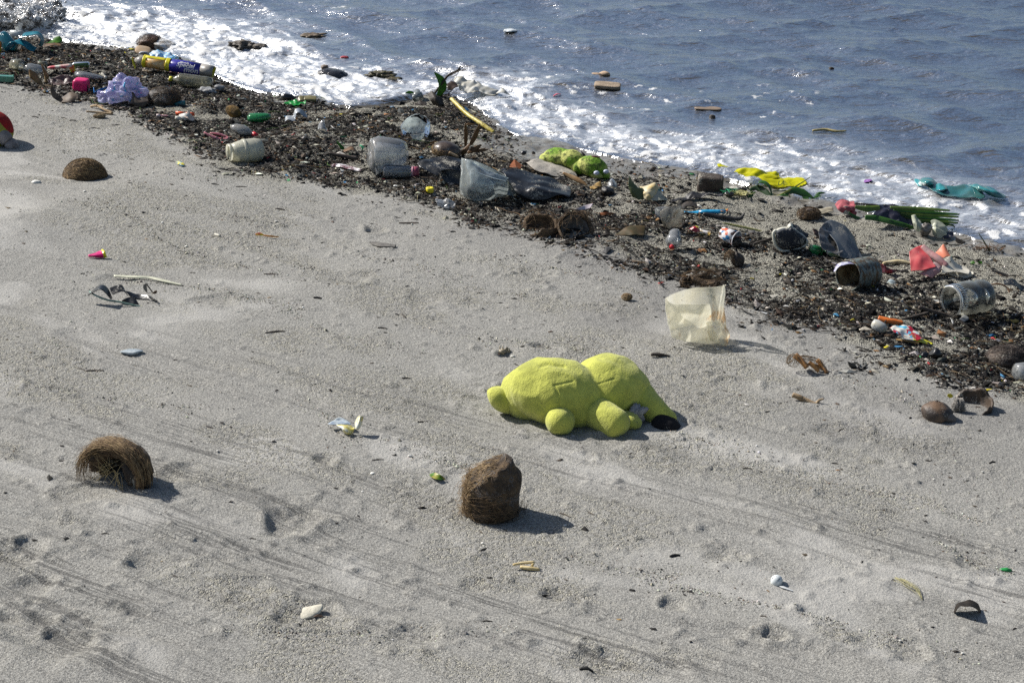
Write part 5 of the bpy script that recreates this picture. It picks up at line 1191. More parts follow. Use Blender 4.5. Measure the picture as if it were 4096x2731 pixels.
th.part('cup_half', net(F, [[(752, 440, .03), (762, 455, .02), (780, 478, .02)], [(738, 470, -.01), (752, 476, -.02), (772, 484, -.01)]], (12, 14), (.004, 26), 4), mat('peach_foam', (.66, .52, .42), .6), thick=.003)
th.part('cup_base', blob(F(712, 474, .0), (fx(F, 13), fx(F, 10), fx(F, 9)), (0, 20, 0), 3, .08, 2, 5), WHITEP)
one('orange_strip', 'fluorescent orange plastic strip behind the crushed foam cup', 'plastic strip', 742, 470, lambda F: merge(lathe(F(703, 452, .05), F(742, 455, .05), [(0, 0), (0, fx(F, 7)), (1, fx(F, 7)), (1, 0)], 12), lathe(F(742, 455, .05), F(778, 457, .05), [(0, 0), (0, fx(F, 6)), (1, fx(F, 7)), (1, 0)], 12)), mat('orange_plastic', (.80, .12, .035), .4))
one('toothbrush', 'pink headed clear plastic stick on the wrack edge', 'plastic stick', 660, 470, lambda F: merge(lathe(F(625, 462, .0), F(642, 463, .0), [(0, 0), (.1, fx(F, 6)), (.9, fx(F, 6)), (1, 0)], 12), tube([F(640, 463, .0), F(665, 464, .0), F(695, 467, .0)], [.006, .005, .003], 7, 8)), mat('pink_clear', (.62, .25, .28), .35, col2=(.6, .55, .53), nscale=30))
one('sponge', 'mustard yellow chunk of sponge in the wrack', 'sponge', 935, 472, lambda F: stone(F(935, 448, .03), (.050, .042, .036), (0, 25, 0), 22), mat('mustard_sponge', (.22, .125, .03), .9, col2=(.10, .065, .025), nscale=22, bump=.006, bscale=110, speck=.5))
th = Thing('plastic_bottle', 'crushed bright green bottle lying in the wrack', 'bottle', 1035, 492)
F = th.F
th.part('body', lathe(F(990, 475, .02), F(1083, 466, .03), [(0, 0), (0, fx(F, 12)), (.15, fx(F, 20)), (.5, fx(F, 24)), (.85, fx(F, 20)), (1, fx(F, 12)), (1, 0)], 24, dent=(.24, 17, 8), squash=.8), mat('green_bottle', (.05, .50, .16), .2, opacity=.5, trans=.4, speck=.5), thick=.0015)
th = Thing('metal_sheet', 'curled silver grey plastic sheet pieces beside the green bottle', 'plastic sheet', 1190, 488)
F = th.F; SILV = mat('silver_sheet', (.24, .27, .30), .3, col2=(.36, .39, .42), nscale=14, spec=.6, sand=.12)
th.part('curl', net(F, [[(1172, 470, .03), (1180, 440, .04), (1196, 434, .05), (1215, 446, .05), (1230, 466, .05)], [(1180, 480, -.02), (1186, 455, .0), (1198, 452, .0), (1214, 466, .01), (1228, 472, .02)]], (10, 24), (.002, 24), 3), SILV, thick=.002)
th.part('flap', net(F, [[(1138, 482, .0), (1145, 464, .02), (1165, 464, .02), (1178, 462, .01)], [(1140, 486, -.02), (1152, 478, -.02), (1170, 486, -.02), (1185, 484, -.01)]], (10, 18), (.002, 24), 4), SILV, thick=.002)
th = Thing('plastic_bottle', 'cloudy bottle with a red cap above the big milky jar', 'bottle', 975, 545)
F = th.F
th.part('body', lathe(F(922, 506, .03), F(1012, 536, .0), [(0, 0), (.02, fx(F, 8)), (.2, fx(F, 20)), (.55, fx(F, 26)), (.8, fx(F, 19)), (.95, fx(F, 9)), (1, fx(F, 9))], 24, dent=(.07, 14, 6), squash=.85), mat('cloudy_bottle', (.72, .72, .69), .3, opacity=.5, trans=.4, sand=.3), thick=.0015)
th.part('cap', lathe(F(1010, 535, .0), F(1028, 545, -.01), [(0, 0), (0, fx(F, 10)), (1, fx(F, 11)), (1, 0)], 16), mat('red_cap', (.55, .03, .04), .35))
th = Thing('clothes_peg', 'pale pink plastic clip lying on the wrack edge', 'plastic clip', 865, 560)
F = th.F; PPINK = mat('pale_pink_plastic', (.66, .26, .29), .4, sand=.08)
th.part('arm', tube([F(816, 530, .01), F(845, 545, .0), F(880, 558, .0), F(912, 556, .0)], [.005, .007, .010, .006], 7, 18, .1), PPINK)
th.part('arm', tube([F(840, 533, .02), F(870, 535, .02), F(900, 545, .02), F(914, 553, .01)], [.004, .006, .006, .005], 7, 16, .1), PPINK)
th.part('spring', tube([F(868, 545, .0), F(862, 558, -.01)], .003, 6), BLACKP)
th = Thing('plastic_jar', 'large milky cream plastic jar lying on its side at the wrack edge', 'jar', 990, 650)
F = th.F; A, B = F(915, 610, .0), F(1045, 598, .07)
th.part('body', lathe(A, B, [(.05, fx(F, 30)), (.2, fx(F, 37)), (.45, fx(F, 45)), (.8, fx(F, 47)), (.97, fx(F, 42)), (1.04, fx(F, 26)), (1.06, 0)], 36, dent=(.02, 9, 4)), MILKY, thick=.003)
th.part('rim', lathe(A + (B - A) * -.02, A + (B - A) * .06, [(0, fx(F, 30)), (0, fx(F, 34)), (1, fx(F, 34)), (1, fx(F, 30))], 30), MILKY)
th.part('band', lathe(A + (B - A) * .42, A + (B - A) * .52, [(0, fx(F, 45)), (.1, fx(F, 48)), (.9, fx(F, 49)), (1, fx(F, 46))], 36), MILKY)
one('teal_plastic', 'small teal plastic block beside the dark coconut', 'plastic block', 720, 424, lambda F: rbox(F(720, 414, .01), (fx(F, 22), fx(F, 12), fx(F, 8)), (0, -6, 12), 8, 3), mat('teal_plastic', (.015, .14, .16), .4, sand=.1))
one('clear_scrap', 'pointed clear plastic scrap standing in the wrack middle', 'plastic scrap', 1290, 522, lambda F: net(F, [[(1272, 500, .01), (1296, 478, .02), (1302, 505, .02)], [(1270, 520, .0), (1290, 516, -.02), (1312, 524, .0)]], (10, 12), (.004, 30), 4), CLEAR, thick=.0012)
th = Thing('driftwood_stick', 'pale forked stick on the sand below the lilac bag', 'stick', 410, 455)
F = th.F
th.part('branch', tube([hit(363, 426, ground, lift=.006), hit(390, 424, ground, lift=.02), hit(415, 438, ground, lift=.02), hit(450, 453, ground, lift=.01)], [.006, .008, .006, .009], 8, 16, .1), WOOD)
th.part('branch', tube([hit(345, 446, ground, lift=.006), hit(385, 449, ground, lift=.006), hit(420, 453, ground, lift=.006), hit(448, 455, ground, lift=.008)], [.004, .005, .006, .007], 7, 14, .1), WOOD)
th.part('knot', tube([hit(388, 425, ground, lift=.02), hit(389, 417, ground, lift=.03)], [.006, .004], 6), WOOD)
one('seaweed_clump', 'dry tan seaweed clump on the sand below the forked stick', 'seaweed', 398, 474, lambda F: merge(blob(F(400, 465, .01), (.03, .02, .012), (0, 0, 0), 3, .4, 3, 6), hair(F(398, 464, .01), (.035, .02, .014), (0, 0, 0), 160, .03, -.4, 9, (0, 0, 0), None, .001, 1.5)), mat('tan_seaweed', (.22, .165, .10), .9, col2=(.32, .25, .16)))
# ---- middle: bowls, bottles, black sheeting
th = Thing('plastic_bottle', 'big dented clear bottle base standing in the wrack', 'bottle', 1545, 700)
F = th.F; A, B = F(1480, 620, .03), F(1618, 622, .09)
th.part('body', lathe(A, B, [(0, 0), (0, fx(F, 48)), (.05, fx(F, 66)), (.25, fx(F, 72)), (.5, fx(F, 66)), (.8, fx(F, 60)), (1, fx(F, 50))], 40, dent=(.12, 9, 6)), CLEAR, thick=.002)
th.part('torn_edge', net(F, [[(1500, 672, -.04), (1545, 650, -.03), (1590, 640, -.01), (1625, 615, .02)], [(1505, 698, -.03), (1550, 680, -.05), (1590, 668, -.04), (1624, 648, -.01)]], (14, 26), (.006, 24), 7), CLEAR2, thick=.0015)
th = Thing('plastic_bowl', 'round dented clear plastic bowl tipped toward the camera', 'bowl', 1660, 560)
F = th.F
th.part('shell', bowl(F(1660, 510, .06), (-.25, -.75, .45), fx(F, 66), .002, 1.25, .10, .07, 33, seg=44), HAZY)
th.part('torn_lip', net(F, [[(1640, 540, -.02), (1670, 538, -.02), (1700, 530, .0)], [(1650, 556, -.03), (1680, 562, -.03), (1695, 550, -.01)]], (10, 12), (.004, 28), 4), HAZY, thick=.0015)
th = Thing('plastic_bottle', 'small clear bottle with a pink cap lying in front of the dented base', 'bottle', 1600, 714)
F = th.F; A, B = F(1534, 685, .0), F(1652, 690, .0)
th.part('body', lathe(A, B, [(0, 0), (0, fx(F, 22)), (.03, fx(F, 26)), (.1, fx(F, 27)), (.85, fx(F, 26)), (.97, fx(F, 20)), (1, fx(F, 20))], 30, dent=(.02, 14, 4)), mat('clear_small_bottle', (.74, .76, .76), .18, opacity=.26, trans=.4, sand=.2), thick=.0015)
th.part('cap', lathe(B, F(1676, 688, .0), [(0, 0), (0, fx(F, 23)), (.15, fx(F, 24)), (1, fx(F, 22)), (1, 0)], 24), mat('dusty_pink_cap', (.40, .09, .14), .4, sand=.12))
th.part('neck_ring', lathe(F(1648, 690, .0), F(1653, 690, .0), [(0, 0), (0, fx(F, 26)), (1, fx(F, 26)), (1, 0)], 24), mat('pink_ring', (.62, .30, .36), .4))
th = Thing('plastic_sheeting', 'folded shiny black plastic sheet left of the large hazy bottle', 'plastic sheet', 1770, 735)
F = th.F
th.part('fold', net(F, [[(1668, 656, .06), (1710, 632, .10), (1745, 630, .12), (1790, 632, .12), (1845, 635, .12)], [(1695, 672, .0), (1725, 660, .04), (1765, 662, .06), (1800, 658, .07), (1845, 650, .08)], [(1750, 706, -.04), (1765, 690, -.01), (1790, 680, .01), (1815, 675, .03), (1848, 690, .04)]], (24, 34), (.010, 11), 6), BLACKP, thick=.002)
th.part('skirt', net(F, [[(1760, 690, .0), (1800, 665, .05), (1848, 665, .06)], [(1765, 712, -.02), (1805, 718, .0), (1845, 725, .02)], [(1775, 725, -.03), (1810, 742, -.03), (1842, 745, -.02)]], (16, 18), (.008, 14), 8), BLACKP, thick=.002)
th = Thing('plastic_sheeting', 'sandy black plastic sheet draped right of the large hazy bottle', 'plastic sheet', 2150, 800)
F = th.F
th.part('sheet', net(F, [[(2005, 690, .14), (2060, 682, .18), (2130, 698, .2), (2210, 720, .18), (2280, 745, .14)], [(2030, 715, .06), (2085, 718, .08), (2150, 730, .08), (2215, 742, .08), (2285, 765, .06)], [(2060, 765, .0), (2095, 765, -.01), (2150, 758, -.02), (2210, 764, -.01), (2280, 785, .0)], [(2085, 775, -.01), (2110, 795, -.03), (2180, 800, -.04), (2235, 780, -.02), (2275, 790, -.01)]], (34, 40), (.012, 9), 9), BLACKP, thick=.002)
th = Thing('plastic_bottle', 'large hazy ribbed bottle cut open, standing in the wrack', 'bottle', 1930, 802)
F = th.F; RIBB = HAZY
th.part('front_wall', net(F, [[(1846, 632, .04), (1880, 642, .0), (1925, 668, .0), (1975, 690, .02), (2036, 712, .08)], [(1842, 690, .03), (1880, 700, -.05), (1930, 715, -.07), (1985, 728, -.04), (2036, 745, .06)], [(1838, 745, .03), (1875, 752, -.06), (1930, 762, -.08), (1980, 772, -.05), (2028, 778, .05)], [(1842, 775, .04), (1870, 795, -.02), (1910, 806, -.04), (1970, 795, -.02), (2012, 790, .04)]], (34, 34), (.004, 16), 5), RIBB, thick=.002)
th.part('back_wall', net(F, [[(1850, 634, .05), (1890, 640, .12), (1940, 660, .15), (1990, 685, .15), (2036, 710, .09)], [(1848, 690, .05), (1890, 700, .13), (1940, 710, .16), (1990, 720, .15), (2030, 740, .09)], [(1850, 765, .05), (1890, 770, .1), (1940, 770, .11), (1980, 770, .1), (2015, 780, .06)]], (20, 24), (.003, 12), 6), RIBB, thick=.002)
for i in range(4): th.part('rib', tube([F(1846, 672 + i * 26, .03), F(1885, 682 + i * 25, -.035), F(1935, 700 + i * 22, -.062), F(1985, 716 + i * 20, -.035), F(2030, 728 + i * 17, .06)], .0028, 6, 22), HAZY)
th.part('shoulder', net(F, [[(2036, 712, .08), (2060, 735, .1), (2090, 760, .1)], [(2030, 760, .05), (2055, 775, .05), (2088, 775, .07)], [(2012, 795, .04), (2045, 800, .03), (2080, 795, .04)]], (14, 14), (.003, 16), 7), mat('grey_hazy_plastic', (.34, .41, .43), .25, opacity=.6, trans=.3, sand=.15), thick=.002)
th = Thing('bottle_cap', 'yellow bottle cap on the wrack below the pink capped bottle', 'bottle cap', 1718, 772)
F = th.F
th.part('cap', lathe(F(1719, 768, .0), F(1719, 750, .0), [(0, fx(F, 15)), (.9, fx(F, 16)), (1, fx(F, 14)), (1, fx(F, 4)), (.5, 0)], 20), mat('bright_yellow_cap', (.70, .60, .03), .35))
one('crushed_container', 'crushed clear plastic lid on the wrack edge below the black sheet', 'lid', 1780, 834, lambda F: net(F, [[(1742, 800, .03), (1765, 792, .04), (1795, 798, .03), (1816, 806, .02)], [(1745, 815, -.01), (1775, 812, .0), (1800, 816, .0), (1822, 818, .01)], [(1750, 824, -.02), (1775, 834, -.03), (1805, 834, -.03), (1820, 824, -.01)]], (20, 22), (.012, 26), 5), CLEAR, thick=.0012)
# dry pods
th = Thing('seed_pods', 'fan of flat brown seed pods standing behind the glossy coconut', 'seed pod', 1880, 636)
F = th.F; POD2 = mat('flat_pod', (.13, .065, .022), .5, col2=(.20, .105, .038), nscale=60, bump=.0015, stretch=(1, 1, 2), trans=.12)
for pts_, w_, sd_ in [([(1862, 585, .02), (1864, 540, .02), (1862, 492, .02)], [.007, .010, .010, .002], (1, .2, 0)), ([(1882, 580, .02), (1900, 545, .03), (1920, 495, .04)], [.008, .013, .012, .002], (1, .2, .3)), ([(1845, 620, -.01), (1862, 600, -.01), (1880, 575, .0)], [.010, .014, .010, .003], (1, 0, .6)), ([(1870, 612, .0), (1895, 598, .0), (1926, 580, .01)], [.004, .014, .013, .003], (.3, .4, 1)), ([(1890, 608, .0), (1920, 602, .01), (1952, 600, .02)], [.003, .008, .008, .002], (.1, .5, 1)), ([(1915, 600, .0), (1945, 625, -.01), (1985, 645, -.02)], [.003, .003, .002], (0, 1, .3))]:
    th.part('pod', ribbon([F(*q_) for q_ in pts_], w_, side=sd_), POD2, thick=.0025)
one('dead_leaf', 'narrow orange brown pod lying left of the glossy coconut', 'seed pod', 1740, 578, lambda F: ribbon([F(1678, 580, .0), F(1730, 572, .02), F(1805, 563, .04)], [.003, .008, .006, .002], side=(0, .3, 1)), mat('orange_pod', (.28, .115, .02), .5), thick=.003)
one('yellow_cane', 'long yellow bamboo cane slanting from surf to wrack', 'bamboo cane', 1960, 528, lambda F: tube([F(1806, 396, .35), F(1835, 425, .26), F(1870, 458, .17), F(1905, 482, .1), F(1935, 502, .05), F(1975, 530, .0)], [.011, .012, .012, .012, .0125, .012], 10, 50, .08), mat('yellow_bamboo', (.50, .40, .07), .4, col2=(.62, .53, .18), nscale=30, speck=.6))
th = Thing('leafy_twig', 'dark bare twig with one upright green leaf in the surf', 'twig', 1745, 400)
F = th.F
th.part('stem', tube([F(1730, 385, .05), F(1760, 345, .05), F(1790, 305, .05), F(1815, 290, .05), F(1842, 276, .05)], [.006, .007, .007, .005, .006], 7, 22, .2), DRIFT)
th.part('leaf', ribbon([F(1748, 392, .04), F(1770, 350, .05), F(1762, 318, .05), F(1737, 290, .05)], [.010, .026, .022, .002], side=(1, .3, 0), fold=.25), LEAFG, thick=.001)
th.part('twiglet', tube([F(1832, 280, .05), F(1840, 268, .05), F(1853, 273, .05)], [.003, .004, .002], 6, 6), DRIFT)
th.part('twiglet', tube([F(1795, 385, .02), F(1796, 372, .02), F(1806, 364, .02)], [.004, .004, .002], 6, 6), DRIFT)
th = Thing('white_bag', 'white plastic bag collapsed in the surf behind the yellow cane', 'plastic bag', 1930, 385)
F = th.F
th.part('film', net(F, [[(1815, 322, .14), (1840, 314, .16), (1880, 326, .16), (1930, 336, .14), (1985, 378, .1)], [(1830, 345, .06), (1860, 335, .08), (1895, 345, .08), (1940, 350, .08), (1985, 380, .06)], [(1850, 368, .0), (1875, 368, .0), (1910, 366, .0), (1945, 372, .0), (1980, 386, .0)]], (26, 36), (.022, 12), 5), WHITEP, thick=.0015)
th.part('corner', net(F, [[(1984, 372, .02), (2012, 356, .04), (2040, 378, .04)], [(1988, 378, -.01), (2012, 372, -.02), (2042, 382, .0)]], (10, 14), (.005, 26), 6), WHITEP, thick=.0015)
th.part('brown_patch', net(F, [[(1785, 340, .06), (1805, 325, .08), (1825, 328, .08)], [(1790, 362, .0), (1812, 358, .02), (1832, 350, .03)]], (10, 12), (.006, 26), 8), mat('brown_wet_film', (.05, .033, .022), .25, spec=.6), thick=.0015)
th = Thing('wood_shard', 'dark curled bark pieces around the base of the leafy twig', 'bark', 1730, 425)
F = th.F
th.part('bark', net(F, [[(1712, 378, .05), (1728, 368, .05), (1735, 390, .05)], [(1722, 400, .0), (1740, 392, -.02), (1762, 392, .02)], [(1735, 422, .0), (1755, 422, -.03), (1775, 420, .0)]], (16, 14), (.006, 24), 5), DRIFT, thick=.004)
th.part('bark', net(F, [[(1658, 425, .03), (1680, 405, .05), (1702, 412, .05)], [(1660, 440, -.01), (1682, 420, -.01), (1704, 428, .0)]], (10, 14), (.004, 24), 6), DRIFT, thick=.003)
one('foam_cup', 'grey clear plastic cup with a white lid beside the twig', 'cup', 1675, 402, lambda F: lathe(F(1672, 398, .02), F(1668, 362, .05), [(0, fx(F, 24)), (.6, fx(F, 22)), (.8, fx(F, 12)), (1, fx(F, 11)), (1, 0)], 22, dent=(.1, 20, 3)), HAZY, thick=.0015)
one('green_leaf', 'small green leaf caught on the white lidded cup', 'leaf', 1640, 385, lambda F: ribbon([F(1622, 372, .02), F(1642, 370, .02), F(1664, 374, .03)], [.002, .009, .007, .002], side=(0, .4, 1)), LEAFG, thick=.001)
one('driftwood_stick', 'thick dark driftwood stick below the wrack leaf, left of dented bottle', 'stick', 1370, 640, lambda F: tube([F(1316, 613, .0), F(1365, 623, .0), F(1428, 634, .0)], [.006, .010, .012], 8, 16, .12), mat('brown_driftwood', (.06, .045, .035), .7, col2=(.10, .08, .065), bump=.002))
one('dead_leaf', 'curled brown dead leaf beside the thick dark driftwood stick', 'leaf', 1400, 620, lambda F: net(F, [[(1372, 600, .02), (1395, 588, .04), (1415, 592, .04), (1434, 612, .02)], [(1376, 608, -.02), (1398, 602, -.02), (1416, 606, -.02), (1432, 616, -.01)]], (10, 16), (.004, 26), 4), LEAFD, thick=.001)
one('green_leaf', 'thin green leaf spearing out of the wrack by the brown leaf', 'leaf', 1372, 602, lambda F: ribbon([F(1378, 600, .0), F(1362, 584, .01), F(1346, 562, .02)], [.003, .010, .007, .001], side=(1, .2, .2)), LEAFG, thick=.001)
one('wrapper_scrap', 'maroon and white foil sachet below the thick driftwood stick', 'wrapper', 1390, 688, lambda F: flat_net([[(1325, 660, .012), (1350, 655, .02), (1385, 660, .02), (1448, 678, .012)], [(1330, 668, .006), (1355, 668, .008), (1390, 676, .008), (1446, 686, .005)]], (8, 24), (.004, 36), 3), mat('maroon_foil', (.10, .018, .026), .35, col2=(.60, .58, .60), nscale=30), thick=.002)
one('green_scrap', 'small mint green plastic clip in the wrack centre', 'plastic clip', 1448, 602, lambda F: merge(tube([F(1440, 582, .01), F(1450, 588, .0), F(1448, 604, .0)], [.004, .005, .002], 6, 8), tube([F(1450, 588, .0), F(1458, 590, .0)], .004, 6)), mat('mint_clip', (.04, .40, .18), .4))
# ================================================================== litter in the right half of the wrack line and the sea
# ---- green plush frog in the shallows
def mossy():
    t = NT('mossy_green_plush'); P = t.pos()
    f = t.noise(48, 4, .7, P); g = t.ramp(t.noise(9, 3, .6, P), .42, .62)
    c = t.mixc(g, (.17, .32, .025), (.50, .52, .15)); c = t.mixc(t.math('MULTIPLY', t.ramp(f, .50, .60), .8), c, (.035, .055, .012))
    return t.surf(t.n('BsdfPrincipled', {'Base Color': c, 'Roughness': .8, 'Specular IOR Level': .3, 'Normal': t.bump(f, 1.0, .008)}).outputs[0])
MOSS = mossy(); EYE = mat('white_eye', (.62, .66, .78), .3)
th = Thing('plush_toy', 'soggy green plush toy with white ball eyes at the water edge', 'plush toy', 2330, 710)
F = th.F
th.part('body', voxel_union([blob(F(2235, 628, .18), (.085, .075, .048), (0, 5, 0), 4, .05, 1.6, 3), blob(F(2290, 640, .14), (.075, .07, .052), (0, 20, 0), 4, .05, 1.6, 4), blob(F(2185, 632, .18), (.04, .05, .024), (0, 0, 0), 3, .05, 1.6, 5), blob(F(2320, 668, .09), (.05, .05, .045), (0, 0, 0), 3, .04, 1.6, 6)], .006, 3), MOSS)
hd = th.part('head', blob(F(2370, 668, .05), (.082, .07, .056), (0, 18, -10), 5, .05, 1.5, 7), MOSS)
th.part('snout', blob(F(2420, 700, .0), (.030, .03, .022), (0, 25, 0), 4, .06, 1.5, 8), MOSS, on=hd)
th.part('cheek', blob(F(2388, 702, -.01), (.036, .025, .018), (0, 10, 0), 4, .06, 1.5, 9), mat('pale_green_plush', (.42, .45, .13), .9, bump=.004), on=hd)
for ex, ey, dy in ((2386, 692, -.03), (2424, 687, -.02)): th.part('eye', blob(F(ex, ey, dy), (.015, .011, .012), (0, 0, 0), 3, .02, 1, 1), EYE, on=hd)
th.part('mouth_seam', tube([F(2332, 648, .03), F(2352, 636, .04), F(2378, 628, .05), F(2400, 630, .05)], [.003, .004, .006, .003], 6, 14, .3), mat('dark_red_cloth', (.12, .012, .02), .8), on=hd)
# ---- sand caked cloth, wedge, leaves
one('cloth_sheet', 'sand covered grey cloth sheet draped beside the green plush', 'cloth', 2210, 705, lambda F: net(F, [[(2105, 652, .1), (2150, 640, .16), (2205, 646, .18), (2255, 662, .16), (2290, 682, .12)], [(2120, 668, .04), (2165, 662, .06), (2215, 672, .06), (2265, 682, .06), (2305, 695, .06)], [(2140, 684, .0), (2180, 692, -.02), (2220, 702, -.02), (2262, 704, .0), (2312, 706, .02)]], (26, 30), (.008, 9), 4), mat('sandy_cloth', (.40, .37, .32), .9, col2=(.30, .275, .24), nscale=60, bump=.002, speck=.3), thick=.003)
one('brick_wedge', 'small orange clay wedge lying on the wet sand', 'brick piece', 2065, 674, lambda F: (np.array([F(2034, 672, .0), F(2058, 638, .05), F(2100, 672, .02), F(2066, 678, -.02), F(2075, 655, .06), F(2040, 664, .04)]), np.array([[0, 3, 1, 1], [1, 3, 2, 2], [1, 2, 4, 4], [0, 1, 5, 5], [5, 1, 4, 4], [0, 2, 3, 3]])), mat('orange_clay', (.40, .13, .05), .8, col2=(.28, .09, .035), bump=.002), thick=.004, smooth=False)
one('bark_strip', 'orange brown curved bark strip in front of the sandy cloth', 'bark', 2300, 740, lambda F: ribbon([F(2252, 692, .06), F(2285, 708, .04), F(2315, 722, .02), F(2348, 742, .0)], [.005, .012, .013, .004], side=(.2, .5, .8), fold=.3), mat('orange_bark', (.26, .145, .055), .7, col2=(.36, .23, .11), nscale=40), thick=.004)
one('dead_leaf', 'curled tan leaf right of the orange bark strip', 'leaf', 2385, 758, lambda F: net(F, [[(2358, 755, .02), (2385, 735, .04), (2402, 727, .05)], [(2362, 760, -.01), (2388, 752, .0), (2410, 745, .03)]], (10, 14), (.004, 24), 3), mat('tan_leaf', (.42, .27, .09), .6, trans=.15), thick=.0015)
one('clear_scrap', 'upright clear film scrap at the waters edge right of the tan leaf', 'plastic scrap', 2450, 756, lambda F: net(F, [[(2430, 735, .02), (2448, 712, .04), (2468, 735, .04)], [(2430, 750, -.01), (2450, 745, -.03), (2470, 756, .0)]], (12, 12), (.004, 26), 5), CLEAR, thick=.0012)
one('stone', 'rounded black stone beside the tan leaf', 'stone', 2430, 785, lambda F: blob(F(2430, 765, .03), (.034, .03, .024), (0, 12, 0), 4, .12, 1.8, 12), mat('wet_black_stone', (.014, .013, .013), .4, sand=.2, bump=.003))
one('stick', 'dark splinter standing in wet sand behind the green plush', 'stick', 2345, 635, lambda F: tube([F(2348, 638, .0), F(2335, 620, .01), F(2324, 604, .02)], [.005, .007, .001], 6, 8, .2), DRIFT)
one('pebble', 'round black pebble alone on the wet sand above the clay wedge', 'stone', 2095, 620, lambda F: blob(F(2095, 612, .01), (.016, .014, .012), (0, 0, 0), 3, .05, 1.5, 14), mat('glossy_black', (.010, .010, .012), .2, spec=.6))
one('twig', 'thin dark twig on the wet sand left of the surf', 'twig', 2625, 682, lambda F: merge(tube([F(2598, 682, .0), F(2615, 678, .0), F(2662, 674, .01)], [.004, .003, .001], 6, 8, .2), blob(F(2604, 680, .0), (.014, .01, .005), (0, 0, 0), 3, .4, 3, 3)), DRIFT)
# ---- discoloured wrapper
th = Thing('wrapper', 'faded yellow wrapper with green leaf shreds left of the wood block', 'wrapper', 2600, 806)
F = th.F
th.part('yellow_panel', net(F, [[(2558, 745, .05), (2590, 738, .06), (2620, 730, .07), (2636, 745, .07)], [(2575, 770, .0), (2592, 768, -.01), (2612, 766, .0), (2640, 768, .04)], [(2576, 795, -.01), (2590, 800, -.03), (2606, 800, -.02), (2642, 772, .03)]], (18, 20), (.006, 24), 3), mat('faded_yellow', (.56, .42, .17), .5, col2=(.62, .54, .36), nscale=24, speck=.3), thick=.0015)
th.part('white_panel', net(F, [[(2608, 772, .02), (2635, 765, .03), (2655, 778, .03)], [(2602, 800, -.02), (2635, 802, -.03), (2674, 796, .0)]], (14, 18), (.005, 22), 4), mat('dull_cream_film', (.44, .43, .33), .5, sand=.15), thick=.0015)
th.part('stripe', net(F, [[(2615, 757, .035), (2640, 756, .05)], [(2616, 766, .02), (2642, 767, .04)]], (6, 8)), mat('teal_print', (.05, .20, .19), .5), thick=.0015)
th.part('line_print', tube([F(2648, 776, .0), F(2664, 792, -.02), F(2674, 784, .0)], .002, 5, 10), BLACKP)
one('dead_leaf', 'olive green torn leaf sticking up behind the faded yellow wrapper', 'leaf', 2545, 800, lambda F: net(F, [[(2518, 702, .04), (2530, 730, .04), (2552, 752, .03)], [(2514, 745, .01), (2535, 760, .0), (2574, 758, .01)], [(2530, 790, .0), (2550, 798, -.02), (2576, 798, -.01)]], (18, 14), (.004, 20), 5), mat('olive_leaf', (.055, .075, .028), .55, col2=(.10, .12, .05), nscale=20), thick=.0015)
# ---- wood block, black cloth
th = Thing('wood_block', 'squarish dark brown block of driftwood at the water edge', 'wood block', 2842, 768)
F = th.F; BROWNW = mat('dark_brown_wood', (.036, .026, .020), .75, col2=(.065, .05, .04), nscale=24, bump=.004, sand=.2)
th.part('block', rbox(F(2838, 734, .05), (fx(F, 49), .052, fx(F, 35)), (0, 4, -6), 7, 5), BROWNW)
th.part('split_end', rbox(F(2874, 738, .045), (fx(F, 19), .050, fx(F, 33)), (0, 4, -6), 6, 4), BROWNW)
one('cloth_strip', 'black wet cloth strip lying below the driftwood block', 'cloth', 2770, 808, lambda F: net(F, [[(2682, 802, .0), (2730, 788, .03), (2765, 772, .05), (2820, 775, .05), (2890, 776, .05)], [(2690, 808, -.02), (2735, 802, -.02), (2775, 792, .0), (2825, 786, .0), (2895, 782, .02)]], (10, 34), (.010, 22), 5), mat('wet_black_cloth', (.012, .012, .015), .5, sand=.12), thick=.003)
th = Thing('rope_tangle', 'green and yellow rope tangle with a black stone beside it', 'rope', 2950, 785)
F = th.F; rg_ = np.random.default_rng(5)
for nm, mm, cx_, cy_, n_ in (('green_strand', mat('green_rope', (.02, .24, .11), .6), 2920, 762, 26), ('yellow_strand', mat('yellow_rope', (.50, .48, .22), .7), 2965, 772, 30)):
    th.part(nm, fibres([cr_interp(np.array([hit(cx_ + rg_.normal(0, 18), cy_ + rg_.normal(0, 5), ground_or_sea, lift=abs(rg_.normal(.012, .012))) for _ in range(4)]), 12, 0) for _ in range(n_)], .002), mm)
one('stone', 'shiny oval black stone in front of the rope tangle', 'stone', 2915, 790, lambda F: blob(F(2917, 776, .01), (.028, .022, .013), (0, 3, 0), 4, .05, 1.4, 17), mat('shiny_dark_stone', (.03, .027, .024), .2, spec=.6))
one('bark_strip', 'black arched bark piece above the blue wrapper', 'bark', 2760, 834, lambda F: net(F, [[(2726, 822, .02), (2745, 808, .04), (2770, 808, .04), (2802, 832, .03)], [(2728, 830, -.01), (2748, 826, -.01), (2772, 828, -.01), (2800, 836, .0)]], (8, 16)), DRIFT, thick=.005)
th = Thing('wrapper', 'long shiny blue wrapper tube lying above the black stick', 'wrapper', 2830, 862)
F = th.F
th.part('film', lathe(F(2790, 848, .02), F(2902, 846, .02), [(0, fx(F, 8)), (.3, fx(F, 11)), (.7, fx(F, 12)), (1, fx(F, 10))], 16, dent=(.16, 24, 4), squash=.7), mat('cyan_blue_foil', (.015, .26, .48), .25, spec=.6), thick=.0012)
th.part('twisted_tip', net(F, [[(2736, 844, .01), (2765, 846, .02), (2795, 842, .02)], [(2738, 848, .0), (2768, 852, .0), (2795, 854, .0)]], (6, 12), (.003, 34), 3), mat('cyan_blue_foil', (.015, .26, .48)), thick=.0012)
